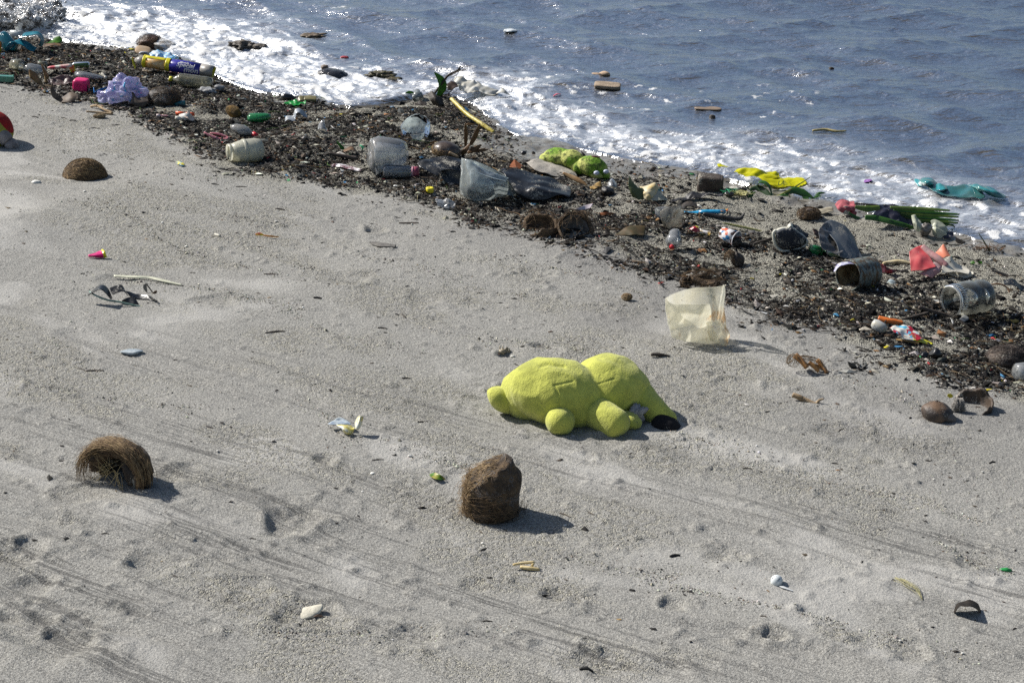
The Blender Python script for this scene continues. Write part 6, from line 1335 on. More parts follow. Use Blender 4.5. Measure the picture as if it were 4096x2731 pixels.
th.part('red_tip', net(F, [[(2880, 838, .03), (2900, 838, .03), (2914, 834, .03)], [(2884, 846, .0), (2902, 846, .01), (2912, 842, .02)]], (6, 8)), mat('red_foil', (.5, .05, .06), .35, col2=(.55, .45, .05), nscale=50), thick=.0012)
one('driftwood_stick', 'curved black stick with a grey hooked tip below the blue wrapper', 'stick', 2890, 880, lambda F: tube([F(2812, 856, .0), F(2860, 864, .0), F(2915, 872, .0), F(2955, 876, .0), F(2968, 868, .01), F(2978, 852, .02)], [.009, .010, .010, .010, .008, .003], 8, 26, .1), mat('blackened_stick', (.020, .019, .019), .55, col2=(.06, .056, .055)))
# ---- clear cup half, bottle, scraps
th = Thing('plastic_cup', 'split cloudy plastic cup standing left of the red scrap', 'cup', 2685, 914)
F = th.F
th.part('front_wall', net(F, [[(2642, 846, .0), (2680, 826, -.01), (2722, 818, .02)], [(2645, 880, -.02), (2685, 875, -.03), (2728, 872, .0)], [(2655, 910, -.01), (2688, 916, -.02), (2726, 905, .0)]], (20, 20), (.003, 18), 4), mat('cloudy_stained_plastic', (.60, .57, .48), .3, opacity=.5, trans=.4, col2=(.34, .29, .22), nscale=18, sand=.3), thick=.0015)
th.part('back_wall', net(F, [[(2620, 832, .05), (2645, 826, .06), (2680, 828, .06)], [(2622, 855, .04), (2640, 860, .05), (2670, 860, .05)], [(2640, 878, .02), (2655, 885, .03), (2680, 885, .03)]], (14, 14), (.002, 18), 5), CLEAR, thick=.0015)
th = Thing('plastic_bottle', 'waisted clear bottle with a red cap facing the camera', 'bottle', 2695, 998)
F = th.F
th.part('body', lathe(F(2702, 925, .09), F(2690, 985, .0), [(0, 0), (.02, fx(F, 18)), (.2, fx(F, 25)), (.35, fx(F, 24)), (.5, fx(F, 29)), (.72, fx(F, 33)), (.9, fx(F, 22)), (1, fx(F, 9))], 28, dent=(.05, 14, 5)), CLEAR, thick=.0015)
th.part('cap', lathe(F(2690, 985, .0), F(2684, 990, -.012), [(0, 0), (0, fx(F, 9)), (1, fx(F, 9)), (1, 0)], 14), MATS['red_cap'])
th = Thing('wrapper_scrap', 'red and white sachet scrap right of the cloudy cup', 'wrapper', 2800, 945)
F = th.F
th.part('red_half', flat_net([[(2756, 914, .02), (2778, 908, .03), (2798, 920, .02)], [(2780, 930, .01), (2790, 925, .02), (2804, 928, .015)]], (10, 12), (.005, 30), 3), mat('crimson_foil', (.38, .015, .03), .35), thick=.0012)
th.part('white_half', flat_net([[(2800, 918, .02), (2825, 922, .02), (2845, 925, .012)], [(2802, 938, .008), (2820, 940, .01), (2840, 942, .006)]], (10, 12), (.004, 30), 4), mat('white_orange_print', (.64, .64, .66), .4, col2=(.62, .40, .08), nscale=24), thick=.0012)
th = Thing('paper_cup', 'white paper cup with colourful print lying open toward the camera', 'cup', 2925, 984)
F = th.F; A, B = F(2888, 930, .045), F(2946, 956, -.01)
t = NT('colour_print'); P = t.pos()
vo = t.n('TexVoronoi', {'Vector': P, 'Scale': 62.0}); hs = t.n('SeparateColor', {0: vo.outputs['Color']})
c = t.mixc(t.ramp(hs.outputs[0], .62, .66), (.70, .69, .70), (.55, .10, .03)); c = t.mixc(t.ramp(hs.outputs[1], .74, .78), c, (.03, .20, .42)); c = t.mixc(t.ramp(hs.outputs[2], .80, .83), c, (.10, .06, .05))
PRINT = t.surf(t.n('BsdfPrincipled', {'Base Color': c, 'Roughness': .5}).outputs[0])
th.part('wall', lathe(A, B, [(0, 0), (0, fx(F, 22)), (1, fx(F, 31))], 30), PRINT, thick=.0015)
th.part('rim', lathe(B + (B - A) * -.02, B + (B - A) * .02, [(0, fx(F, 31)), (0, fx(F, 33)), (1, fx(F, 33)), (1, fx(F, 30))], 30), mat('white_rim', (.66, .66, .68), .4))
one('cup_dregs', 'dark wrack crumbs filling the mouth of the paper cup', 'debris', 2945, 984, lambda F: blob(F(2945, 966, .0), (fx(F, 22), .03, fx(F, 15)), (0, 0, 0), 4, .3, 3.5, 5), mat('wrack_mud', (.022, .019, .016), .9, col2=(.10, .09, .075), nscale=120, bump=.006, bscale=200))
# ---- shoe
th = Thing('shoe', 'navy slip on shoe toe with white rubber rim tipped on its side', 'shoe', 3165, 1003)
F = th.F; NAVY = mat('navy_canvas', (.016, .022, .034), .6, sand=.26, bump=.001, bscale=300); RIMW = mat('cream_rubber', (.62, .61, .52), .5, sand=.1)
out_ = [(3094, 935), (3105, 920), (3130, 912), (3152, 914), (3160, 908), (3170, 912), (3195, 930), (3215, 946), (3228, 962), (3222, 980), (3195, 993), (3160, 1002), (3125, 1002), (3102, 980)]
def cap_net(F, out, lift_dy, bulge, k=10):
    C = np.array([F(*p_, lift_dy) for p_ in out]); cen_ = C.mean(0); n_ = len(out)
    rows_ = []
    for s_ in np.linspace(1, 0.0, k): rows_.append([cen_ + (p_ - cen_) * s_ + np.array([0, -1, .45]) * bulge * math.sqrt(max(0, 1 - s_**2.4)) for p_ in C])
    G = np.array(rows_); G = cr_interp(np.concatenate([G[:, -1:], G, G[:, :1], G[:, 1:2]], 1), 4 * n_ + 9, 1)[:, 4:4 * n_ + 5]
    return G.reshape(-1, 3), grid_faces(k, G.shape[1])
th.part('sole', cap_net(F, out_, .015, .012), RIMW, thick=.014)
c_ = np.array(out_, float).mean(0)
inn = [tuple(c_ + (np.array(p_) - c_) * .90 + np.array([3, -1])) for p_ in out_]
th.part('upper', cap_net(F, inn, -.012, .016), NAVY, thick=.004)
th.part('rubber_rim', tube([F(*p_, -.004) for p_ in out_[8:] + out_[:2]], .0075, 8, 40), RIMW)
th.part('heel_tab', net(F, [[(3148, 910, .01), (3158, 893, .02), (3168, 893, .02)], [(3156, 914, .0), (3164, 905, .0), (3172, 912, .01)]], (8, 10)), RIMW, thick=.005)
th.part('tongue', net(F, [[(3163, 893, .03), (3185, 900, .04), (3218, 930, .04), (3236, 935, .04)], [(3160, 912, .0), (3190, 922, .01), (3212, 945, .01), (3230, 950, .02)]], (10, 18), (.003, 20), 4), NAVY, thick=.003)
# ---- grey plastic sheet, green bottle end
th = Thing('plastic_sheeting', 'large torn grey plastic sheet leaning behind the paint tin', 'plastic sheet', 3390, 1045)
F = th.F; GREYSH = mat('grey_sheet', (.085, .10, .115), .4, col2=(.12, .135, .15), nscale=8, sand=.24, spec=.5, trans=.08)
th.part('back_panel', net(F, [[(3300, 890, .18), (3325, 880, .2), (3352, 885, .2), (3380, 905, .2), (3418, 945, .18)], [(3310, 920, .12), (3340, 930, .12), (3370, 945, .12), (3400, 960, .12), (3428, 985, .12)], [(3345, 970, .04), (3365, 985, .05), (3390, 995, .06), (3415, 1005, .07), (3440, 1010, .08)], [(3360, 1030, -.02), (3385, 1038, -.01), (3410, 1042, .0), (3435, 1045, .02), (3458, 1040, .03)]], (30, 28), (.006, 9), 4), GREYSH, thick=.0025)
th.part('front_panel', net(F, [[(3278, 915, .1), (3290, 900, .14), (3305, 888, .18)], [(3276, 950, .04), (3310, 950, .07), (3345, 960, .08)], [(3285, 990, .0), (3320, 1000, .01), (3352, 995, .03)], [(3310, 1005, -.02), (3345, 1020, -.03), (3375, 1005, .0)]], (24, 20), (.008, 14), 5), mat('brownish_film', (.15, .14, .125), .35, col2=(.10, .10, .105), nscale=14, opacity=.9, trans=.3, sand=.2), thick=.002)
one('bark_strip', 'dark torn leaf scrap left of the grey plastic sheet', 'leaf', 3262, 955, lambda F: net(F, [[(3252, 915, .03), (3266, 918, .04), (3276, 930, .03)], [(3256, 940, .0), (3265, 945, .0), (3275, 955, .01)]], (10, 10), (.006, 30), 3), mat('brown_scrap', (.06, .03, .02), .6), thick=.002)
th = Thing('plastic_bottle', 'crumpled green bottle neck under the grey plastic sheet', 'bottle', 3285, 1025)
F = th.F
th.part('neck', lathe(F(3238, 992, .02), F(3300, 1012, .03), [(0, 0), (0, fx(F, 13)), (.2, fx(F, 19)), (.5, fx(F, 20)), (1, fx(F, 14))], 22, dent=(.25, 20, 6)), MATS['green_bottle'], thick=.0015)
th.part('dark_body', lathe(F(3295, 1010, .03), F(3385, 1044, .0), [(0, fx(F, 14)), (.5, fx(F, 17)), (1, fx(F, 9)), (1, 0)], 18, dent=(.15, 18, 8), squash=.7), mat('dark_green_glass', (.012, .03, .014), .25, opacity=.85, sand=.15), thick=.0015)
# ---- paint tin
t = NT('rusty_tin'); P = t.pos()
mp_ = t.n('Mapping', {'Vector': P, 'Scale': (3.0, 3.0, .8)}).outputs[0]
c = t.mixc(t.ramp(t.noise(18, 5, .7, mp_), .42, .60), (.16, .20, .19), (.10, .055, .022)); c = t.mixc(t.ramp(t.noise(40, 4, .7, P), .55, .64), c, (.035, .028, .022)); c = t.mixc(t.ramp(t.noise(26, 3, .6, mp_), .66, .70), c, (.45, .45, .43))
TIN = t.surf(t.n('BsdfPrincipled', {'Base Color': c, 'Roughness': .55, 'Metallic': .25, 'Normal': t.bump(t.noise(60, 4, .7, P), .6, .004)}).outputs[0])
th = Thing('paint_tin', 'rusty open paint tin lying on its side in the wrack', 'tin', 3440, 1152)
F = th.F; A, B = F(3392, 1102, -.005), F(3478, 1088, .10); rt = fx(F, 60)
th.part('wall', lathe(A, B, [(0, rt * .98)] + [(v, rt * (1.0 + .012 * math.sin(v * 40))) for v in np.linspace(.04, .96, 18)] + [(1, rt), (1, 0)], 40, dent=(.04, 8, 4)), TIN, thick=.003)
th.part('lining', lathe(A + (B - A) * .03, B - (B - A) * .03, [(0, rt * .955), (.98, rt * .95), (1, 0)], 40), mat('tin_inside', (.30, .25, .15), .6, col2=(.09, .06, .03), nscale=16))
th.part('rim', lathe(B - (B - A) * .02, B + (B - A) * .02, [(0, rt), (0, rt * 1.04), (1, rt * 1.04), (1, rt * .9)], 40), TIN)
th.part('torn_lid', net(F, [[(3335, 1085, -.01), (3352, 1058, .0), (3385, 1048, .0), (3420, 1048, .01)], [(3338, 1088, -.03), (3360, 1066, -.03), (3390, 1056, -.03), (3418, 1058, -.02)]], (8, 20), (.003, 30), 3), mat('white_violet_paint', (.60, .60, .66), .4, col2=(.12, .10, .3), nscale=30), thick=.002)
one('wrapper_scrap', 'red chip packet scrap right of the rusty tin', 'wrapper', 3540, 1092, lambda F: flat_net([[(3514, 1062, .04), (3535, 1060, .05), (3560, 1075, .03), (3585, 1078, .02)], [(3518, 1075, .02), (3540, 1082, .02), (3562, 1086, .015), (3582, 1088, .01)], [(3522, 1090, .005), (3545, 1092, .005), (3562, 1092, .005), (3578, 1092, .004)]], (16, 18), (.008, 26), 4), mat('red_packet', (.46, .02, .035), .3, col2=(.08, .05, .07), nscale=20), thick=.0012)
one('root_stick', 'peeled cream root piece behind the red packet scrap', 'stick', 3590, 1060, lambda F: tube([F(3532, 1054, .0), F(3560, 1050, .01), F(3600, 1047, .01), F(3645, 1056, .0)], [.006, .010, .011, .009], 8, 18, .12), mat('cream_root', (.55, .45, .25), .7, col2=(.62, .54, .34)))
one('foil_scrap', 'pale blue plastic cone scrap below the red packet', 'plastic scrap', 3565, 1132, lambda F: net(F, [[(3546, 1130, .0), (3562, 1117, .02), (3584, 1128, .01)], [(3550, 1134, -.01), (3565, 1136, -.02), (3582, 1134, .0)]], (8, 10)), mat('ice_blue_plastic', (.38, .46, .48), .3), thick=.0015)
# ---- red and white vinyl
th = Thing('vinyl_sheet', 'crumpled red and white vinyl sheet with a rolled edge', 'vinyl sheet', 3760, 1112)
F = th.F
VRED = mat('red_vinyl', (.55, .075, .085), .4, col2=(.62, .16, .15), nscale=10, sand=.08); VPINK = mat('faded_pink_vinyl', (.52, .25, .24), .5, col2=(.45, .30, .29), nscale=18, speck=.4); VWH = mat('cream_vinyl', (.64, .61, .52), .5, col2=(.56, .52, .43), nscale=12, speck=.5, sand=.1)
th.part('red_panel', net(F, [[(3636, 1008, .08), (3660, 990, .12), (3688, 982, .14)], [(3640, 1045, .03), (3680, 1030, .04), (3725, 1035, .06)], [(3645, 1085, .0), (3690, 1080, -.02), (3745, 1068, .0)]], (22, 22), (.006, 9), 5), VRED, thick=.002)
th.part('rolled_edge', tube([F(3690, 985, .13), F(3720, 1015, .10), F(3750, 1035, .07), F(3785, 1065, .04)], [.012, .018, .018, .016], 12, 20, .05), VPINK)
th.part('pink_panel', net(F, [[(3740, 1050, .04), (3765, 1065, .02), (3770, 1075, .02)], [(3705, 1078, .0), (3735, 1082, -.01), (3765, 1085, .0)], [(3675, 1094, -.01), (3705, 1105, -.03), (3725, 1112, -.03)]], (16, 14), (.004, 20), 6), VPINK, thick=.002)
th.part('orange_flap', net(F, [[(3740, 1010, .14), (3757, 998, .15), (3772, 978, .16), (3782, 985, .16)], [(3760, 1030, .08), (3775, 1030, .09), (3790, 1025, .1), (3806, 1030, .1)]], (14, 18), (.004, 14), 7), mat('coral_vinyl', (.66, .22, .13), .45, nscale=12), thick=.002)
th.part('cream_panel', net(F, [[(3780, 1035, .08), (3805, 1028, .1), (3830, 1055, .1), (3870, 1075, .1)], [(3765, 1080, .0), (3800, 1072, .03), (3840, 1078, .05), (3880, 1085, .05)], [(3770, 1092, -.01), (3810, 1090, .0), (3845, 1088, .02), (3875, 1092, .02)]], (20, 22), (.006, 14), 8), VWH, thick=.002)
th.part('cream_panel', flat_net([[(3790, 1090, .02), (3840, 1085, .03), (3885, 1085, .03), (3895, 1095, .02)], [(3800, 1102, .006), (3840, 1108, .008), (3865, 1112, .006), (3890, 1104, .006)]], (10, 18), (.003, 24), 9), VWH, thick=.002)
one('driftwood_stick', 'brown stick lying against the front of the red vinyl sheet', 'stick', 3725, 1122, lambda F: tube([F(3688, 1124, .0), F(3720, 1108, .01), F(3768, 1078, .03)], [.007, .006, .004], 7, 14, .15), mat('brown_driftwood2', (.07, .05, .04), .7))
# ---- yellow bag in the surf with its lettering
th = Thing('plastic_bag', 'bright yellow plastic bag washing in the shallow surf', 'plastic bag', 3100, 748)
F = th.F; YBAG = mat('neon_yellow_film', (.72, .70, .012), .3, col2=(.62, .60, .01), nscale=14, trans=.3, spec=.5)
th.part('film', net(F, [[(2936, 684, .1), (2975, 672, .14), (3030, 676, .14), (3080, 684, .14), (3115, 690, .12)], [(2950, 690, .06), (2990, 688, .08), (3040, 692, .08), (3085, 700, .08), (3122, 712, .08)], [(2990, 700, .02), (3020, 704, .03), (3060, 715, .03), (3100, 722, .04), (3130, 725, .05)]], (24, 34), (.016, 13), 5), YBAG, thick=.0012)
fl = th.part('film', net(F, [[(3028, 710, .04), (3070, 706, .06), (3120, 712, .07), (3165, 718, .08), (3190, 730, .08)], [(3060, 728, .0), (3105, 722, .02), (3150, 730, .03), (3185, 738, .04), (3218, 742, .04)], [(3100, 745, -.03), (3140, 745, -.03), (3170, 750, -.02), (3200, 755, -.01), (3228, 750, .0)]], (22, 34), (.010, 14), 7), YBAG, thick=.0012)
th.part('film', net(F, [[(2868, 658, .06), (2880, 656, .06), (2892, 664, .06)], [(2872, 668, .03), (2885, 668, .03), (2920, 666, .04)]], (8, 10), (.005, 24), 4), YBAG, thick=.0012)
pA, pB, pC = F(3112, 736, -.012), F(3136, 740, -.010), F(3124, 724, .016)
def on_yb(x, y): return F(3124 + x, 733 - y, -.026 + .0012 * y)
th.part('lettering', text_geom('LA', on_yb, 24, .25), mat('olive_ink', (.10, .14, .02), .5), smooth=False, label='faded green letters LA')
# ---- palm leaves
th = Thing('palm_frond', 'green palm frond with looping leaflets at the waters edge', 'palm frond', 3200, 800)
F = th.F
def strap_(pts_, w_, mm=PALM, side=(.05, .55, .85)): th.part('leaflet', ribbon([F(*q_) for q_ in pts_], [v_ * 1.25 for v_ in w_], side=side, fold=.15, n=28), mm, thick=.001)
strap_([(3030, 748, .1), (3034, 730, .1), (3055, 727, .1), (3078, 745, .08), (3090, 785, .05)], [.006, .011, .012, .010, .004], side=(.5, 1, .2))
strap_([(3000, 758, .1), (3030, 752, .1), (3060, 770, .06), (3085, 800, .02), (3112, 812, .0)], [.005, .012, .015, .014, .004], mat('dark_palm', (.018, .045, .012), .4))
strap_([(3002, 815, .0), (3000, 795, .0), (3008, 775, .02), (3020, 770, .03)], [.010, .012, .008, .002], side=(1, .3, 0))
strap_([(3012, 812, .0), (3045, 808, .0), (3078, 812, -.01)], [.003, .010, .003])
strap_([(3060, 805, .0), (3110, 785, .02), (3160, 760, .05), (3240, 710, .12)], [.002, .004, .004, .001], mat('yellow_green_leaf', (.28, .30, .06), .4))
strap_([(3108, 812, -.01), (3130, 795, .0), (3160, 800, .0)], [.004, .020, .016], side=(.1, .5, 1))
strap_([(3140, 782, .03), (3170, 762, .05), (3210, 770, .04), (3250, 790, .02)], [.004, .015, .016, .004])
strap_([(3205, 775, .04), (3225, 795, .02), (3240, 808, .0)], [.004, .010, .004])
strap_([(3190, 830, .0), (3230, 822, .0), (3262, 812, .01)], [.003, .006, .003])
strap_([(3230, 810, .0), (3275, 800, .02), (3310, 805, .02), (3330, 810, .01)], [.005, .022, .022, .010])
strap_([(3250, 795, .04), (3280, 780, .05), (3302, 774, .06)], [.006, .014, .003])
strap_([(3240, 822, -.01), (3275, 815, .0), (3320, 812, .0)], [.004, .015, .006])
strap_([(3320, 805, .02), (3365, 800, .03), (3400, 812, .02), (3450, 818, .02)], [.005, .012, .010, .003])
strap_([(3090, 765, .05), (3180, 762, .06), (3140, 764, .05)], [.002, .003, .002], mat('dark_palm2', (.02, .05, .02), .4))
th.part('stem', tube([F(2968, 735, .1), F(2990, 752, .1), F(3010, 768, .08)], .004, 6, 10), mat('dark_palm', (.018, .045, .012)))
th = Thing('palm_frond', 'folded green palm leaf bundle under the black bag at right', 'palm frond', 3600, 905)
F = th.F
for i, (y0, x1, y1) in enumerate([(822, 3800, 842), (832, 3838, 858), (842, 3835, 868), (850, 3836, 882), (858, 3832, 892), (866, 3815, 900)]):
    strap_([(3560 + i * 14, y0 + 8, .06), (3680, (y0 + y1) / 2 + 3, .05), (x1, y1, .02)], [.006, .008, .007, .003], PALM if i % 2 else mat('mid_palm', (.05, .105, .018), .4, col2=(.10, .15, .03), nscale=20))
strap_([(3460, 870, .0), (3500, 872, .0), (3560, 886, -.02), (3640, 908, -.03), (3700, 935, -.03), (3730, 942, -.03)], [.010, .012, .010, .006, .003], PALM)
strap_([(3395, 850, .0), (3420, 868, -.01), (3440, 872, -.01)], [.003, .008, .003])
strap_([(3420, 828, .02), (3470, 835, .02), (3520, 830, .03)], [.006, .014, .008], mat('mid_palm', (.05, .105, .018)))
for r_ in range(2): strap_([(3778, 905, .0), (3808, 900, .02), (3832, 925, .02), (3836, 940, .01), (3805, 915, .0)], [.002, .004 - r_ * .001, .005, .004, .002], mat('mid_palm', (.05, .105, .018)), side=(.3, 1, .4))
th.part('stem', tube([F(3418, 815, .05), F(3470, 818, .05), F(3512, 822, .05)], .005, 6, 10), DRIFT)
# ---- cloths and bags in the palm litter
th = Thing('cloth_bundle', 'pink and grey wet cloth bundle on the palm leaves', 'cloth', 3395, 866)
F = th.F; PCL = mat('pink_cloth', (.42, .10, .12), .8, col2=(.30, .075, .085), nscale=26, bump=.003)
th.part('fold', net(F, [[(3340, 818, .05), (3375, 806, .08), (3415, 810, .07)], [(3352, 838, .0), (3385, 822, .0), (3420, 832, .02)], [(3372, 850, -.01), (3400, 842, -.02), (3418, 845, .0)]], (20, 20), (.012, 18), 4), PCL, thick=.003)
th.part('fold', net(F, [[(3395, 838, .02), (3415, 838, .03), (3428, 848, .03)], [(3400, 860, -.01), (3415, 866, -.02), (3430, 866, .0)]], (12, 12), (.010, 24), 6), PCL, thick=.003)
th.part('lining', net(F, [[(3360, 832, .0), (3380, 825, -.01), (3392, 830, .0)], [(3372, 855, -.02), (3390, 858, -.03), (3402, 860, -.02)]], (12, 12), (.008, 26), 5), mat('grey_lining', (.36, .34, .29), .8), thick=.003)
one('cloth_scrap', 'dirty cream rag beside the pink cloth bundle', 'cloth', 3310, 858, lambda F: net(F, [[(3268, 850, .0), (3295, 832, .03), (3330, 826, .04)], [(3276, 856, -.02), (3305, 850, -.02), (3334, 850, -.01)]], (14, 18), (.006, 26), 6), mat('dirty_cream_cloth', (.36, .33, .25), .85, col2=(.25, .22, .16), nscale=30), thick=.003)
th = Thing('plastic_bag', 'wet black plastic bag lying over the palm leaves', 'plastic bag', 3570, 905)
F = th.F; BBAG = mat('navy_black_film', (.012, .012, .024), .3, col2=(.02, .02, .034), sand=.14, spec=.6)
th.part('film', net(F, [[(3510, 825, .08), (3535, 818, .1), (3570, 820, .1), (3610, 840, .1), (3645, 860, .08)], [(3495, 850, .03), (3530, 845, .03), (3575, 850, .03), (3620, 868, .04), (3650, 885, .04)], [(3475, 872, .0), (3520, 880, -.02), (3570, 885, -.03), (3615, 898, -.02), (3650, 912, -.01)]], (28, 34), (.016, 12), 5), BBAG, thick=.0015)
th = Thing('plastic_bag', 'pale cream plastic bag knotted beside the black bag', 'plastic bag', 3730, 952)
F = th.F; CRBAG = mat('pale_cream_film', (.60, .62, .48), .35, col2=(.48, .50, .40), nscale=16, trans=.35)
th.part('film', net(F, [[(3645, 862, .06), (3665, 860, .07), (3682, 880, .06)], [(3650, 890, .0), (3668, 895, -.02), (3685, 905, .0)], [(3655, 915, -.01), (3668, 925, -.02), (3680, 922, -.01)]], (18, 14), (.008, 18), 4), CRBAG, thick=.0012)
th.part('film', net(F, [[(3725, 890, .05), (3746, 880, .06), (3775, 898, .06), (3790, 920, .05)], [(3728, 915, .0), (3745, 912, -.02), (3770, 922, -.01), (3788, 935, .0)], [(3732, 942, -.01), (3748, 952, -.03), (3768, 952, -.03), (3778, 942, -.01)]], (20, 20), (.010, 18), 5), CRBAG, thick=.0012)
th.part('knot', blob(F(3702, 918, .01), (.030, .025, .032), (0, 0, 0), 4, .25, 2.6, 6), mat('muddy_film', (.26, .24, .21), .4, col2=(.10, .09, .08), nscale=34))
th.part('dark_corner', net(F, [[(3768, 935, .0), (3790, 925, .02), (3812, 930, .02)], [(3770, 952, -.03), (3792, 955, -.03), (3815, 952, -.02)]], (12, 14), (.006, 24), 7), BBAG, thick=.0015)
th = Thing('plastic_bag', 'turquoise plastic bag half sunk in the sea at right', 'plastic bag', 3820, 770)
F = th.F; TURQ = mat('turquoise_film', (.04, .37, .42), .25, col2=(.06, .30, .28), nscale=8, trans=.25, spec=.6, opacity=.9)
SUNK = mat('sunk_turquoise_film', (.05, .25, .27), .3, col2=(.07, .20, .19), nscale=12, spec=.6, opacity=.55)
def onsea(rows_, res=(16, 26), cr=None, seed=1):
    C = np.array([[hit(p_[0], p_[1], ground_or_sea, lift=p_[2] - .012) for p_ in r_] for r_ in rows_]); G = cr_interp(cr_interp(C, res[0], 0), res[1], 1)
    if cr: G = crumple(G, cr[0], cr[1], seed)
    return G.reshape(-1, 3), grid_faces(*res)
th.part('bubble', onsea([[(3655, 716, .02), (3690, 712, .045), (3725, 714, .045), (3745, 726, .02)], [(3660, 730, .02), (3695, 728, .055), (3725, 730, .05), (3750, 736, .02)], [(3672, 742, .02), (3700, 746, .03), (3725, 742, .03), (3748, 738, .02)]], (14, 20), (.008, 12), 3), TURQ, thick=.0015)
th.part('bubble', onsea([[(3732, 745, .02), (3752, 735, .04), (3775, 738, .04), (3795, 745, .02)], [(3735, 760, .02), (3760, 760, .04), (3785, 758, .04), (3800, 755, .02)]], (12, 16), (.006, 16), 4), TURQ, thick=.0015)
th.part('bubble', onsea([[(3862, 738, .02), (3895, 735, .045), (3935, 742, .05), (3972, 755, .04), (4025, 785, .02)], [(3875, 745, .02), (3900, 748, .05), (3935, 758, .055), (3975, 770, .05), (4020, 792, .02)], [(3890, 752, .02), (3915, 762, .03), (3940, 770, .03), (3975, 782, .03), (4010, 795, .02)]], (14, 26), (.008, 12), 5), TURQ, thick=.0015)
th.part('sunken_film', onsea([[(3700, 745, .024), (3780, 745, .026), (3860, 745, .026), (3930, 768, .024)], [(3735, 765, .026), (3800, 768, .03), (3870, 770, .03), (3940, 785, .026)], [(3765, 780, .024), (3830, 788, .026), (3880, 790, .026), (3920, 795, .024)]], (18, 30), (.012, 10), 6), SUNK, thick=.0015)
one('purple_rag', 'small purple rag tumbling in the surf', 'rag', 3470, 730, lambda F: net(F, [[(3455, 726, .02), (3470, 722, .03), (3486, 726, .02)], [(3458, 732, .0), (3472, 733, .0), (3488, 733, .0)]], (8, 12), (.005, 30), 3), mat('purple_cloth', (.24, .10, .34), .6), thick=.003)
# ---- jar, tube, sachet
th = Thing('plastic_jar', 'clear wide mouthed jar on its side with sand and twigs inside', 'jar', 3850, 1258)
F = th.F; A, B = F(3805, 1204, -.02), F(3945, 1180, .09); rj = fx(F, 66)
JAR = mat('clear_jar', (.84, .85, .76), .12, opacity=.13, trans=.4, spec=.6)
th.part('body', lathe(A, B, [(.02, rj * .92), (.10, rj * .92), (.22, rj * .97), (.30, rj * 1.02), (.55, rj * 1.04), (.62, rj * .96), (.70, rj * 1.03), (.92, rj), (1.0, rj * .85), (1.02, 0)], 44, dent=(.05, 9, 5)), JAR, thick=.002)
th.part('mouth_rim', lathe(A - (B - A) * .03, A + (B - A) * .03, [(0, rj * .86), (0, rj * .98), (1, rj * .98), (1, rj * .86)], 44), mat('clear_rim', (.76, .79, .76), .12, opacity=.45, trans=.3))
for i in range(26):
    a0 = i / 26 * math.pi * 1.3 - .5; aa, bb, ax_ = basis(B - A)
    d_ = math.cos(a0) * aa + math.sin(a0) * bb
    th.part('grip_ridge', tube([A + (B - A) * .05 + d_ * rj * .96, A + (B - A) * .17 + d_ * rj * .99], .0026, 5), MATS['clear_rim'])
one('sand_fill', 'sand and dark twigs lying inside the clear jar', 'sand', 3845, 1250, lambda F: blob(F(3852, 1226, .02), (fx(F, 50), .05, fx(F, 16)), (0, 6, 0), 4, .25, 2.6, 8), MATS['wrack_mud'])
th = Thing('plastic_tube', 'grey white squeezed tube beside the orange tube', 'tube', 3515, 1334)
F = th.F
th.part('body', lathe(F(3488, 1288, .03), F(3545, 1322, .0), [(0, 0), (.05, fx(F, 14)), (.25, fx(F, 22)), (.75, fx(F, 23)), (1, fx(F, 14)), (1, 0)], 24, dent=(.08, 18, 4)), mat('grey_white_tube', (.46, .48, .48), .35, col2=(.55, .52, .42), nscale=16, speck=.4))
one('orange_tube', 'orange plastic tube lying behind the printed sachet', 'tube', 3570, 1306, lambda F: tube([F(3512, 1274, .03), F(3545, 1285, .02), F(3580, 1290, .02), F(3610, 1296, .02)], [.014, .017, .016, .013], 12, 16, .04), mat('orange_tube', (.66, .17, .03), .4))
th = Thing('sachet', 'white sachet with red, blue and yellow print at the wrack edge', 'sachet', 3640, 1372)
F = th.F
t = NT('sachet_print'); P = t.pos()
c = t.mixc(t.ramp(t.noise(24, 3, .6, P), .54, .57), (.70, .68, .60), (.42, .02, .04)); c = t.mixc(t.ramp(t.noise(21, 2, .6, t.n('Mapping', {'Vector': P, 'Location': (2, 1, 0)}).outputs[0]), .58, .61), c, (.10, .42, .62)); c = t.mixc(t.ramp(t.noise(16, 3, .6, t.n('Mapping', {'Vector': P, 'Location': (5, 1, 3)}).outputs[0]), .62, .66), c, (.32, .13, .04))
SACH = t.surf(t.n('BsdfPrincipled', {'Base Color': c, 'Roughness': .35}).outputs[0])
th.part('film', net(F, [[(3558, 1312, .05), (3590, 1300, .07), (3630, 1298, .08), (3672, 1332, .06)], [(3570, 1322, .0), (3605, 1322, .02), (3645, 1328, .03), (3680, 1348, .03)], [(3590, 1334, -.02), (3625, 1350, -.02), (3660, 1362, -.01), (3695, 1358, .01)]], (22, 24), (.008, 18), 4), SACH, thick=.0012)
th.part('yellow_end', net(F, [[(3655, 1350, .02), (3680, 1350, .03), (3700, 1356, .03), (3732, 1377, .01)], [(3652, 1360, -.01), (3680, 1368, -.01), (3705, 1375, -.01), (3730, 1380, .0)]], (10, 16), (.003, 24), 5), mat('lemon_print', (.66, .62, .04), .35), thick=.0012)
one('driftwood_strip', 'flat orange brown slat below the printed sachet', 'slat', 3635, 1374, lambda F: ribbon([hit(3586, 1358, ground, lift=.008), hit(3630, 1364, ground, lift=.010), hit(3676, 1372, ground, lift=.008)], [.005, .007, .007, .006]), mat('orange_slat', (.30, .19, .07), .6), thick=.005)
th = Thing('charcoal_lump', 'big black charcoal lump on the right wrack edge', 'charcoal', 3745, 1440)
F = th.F
th.part('lump', stone(F(3742, 1414, .03), (.032, .03, .030), (0, 15, 0), 31), mat('charcoal', (.010, .010, .011), .4, spec=.6))
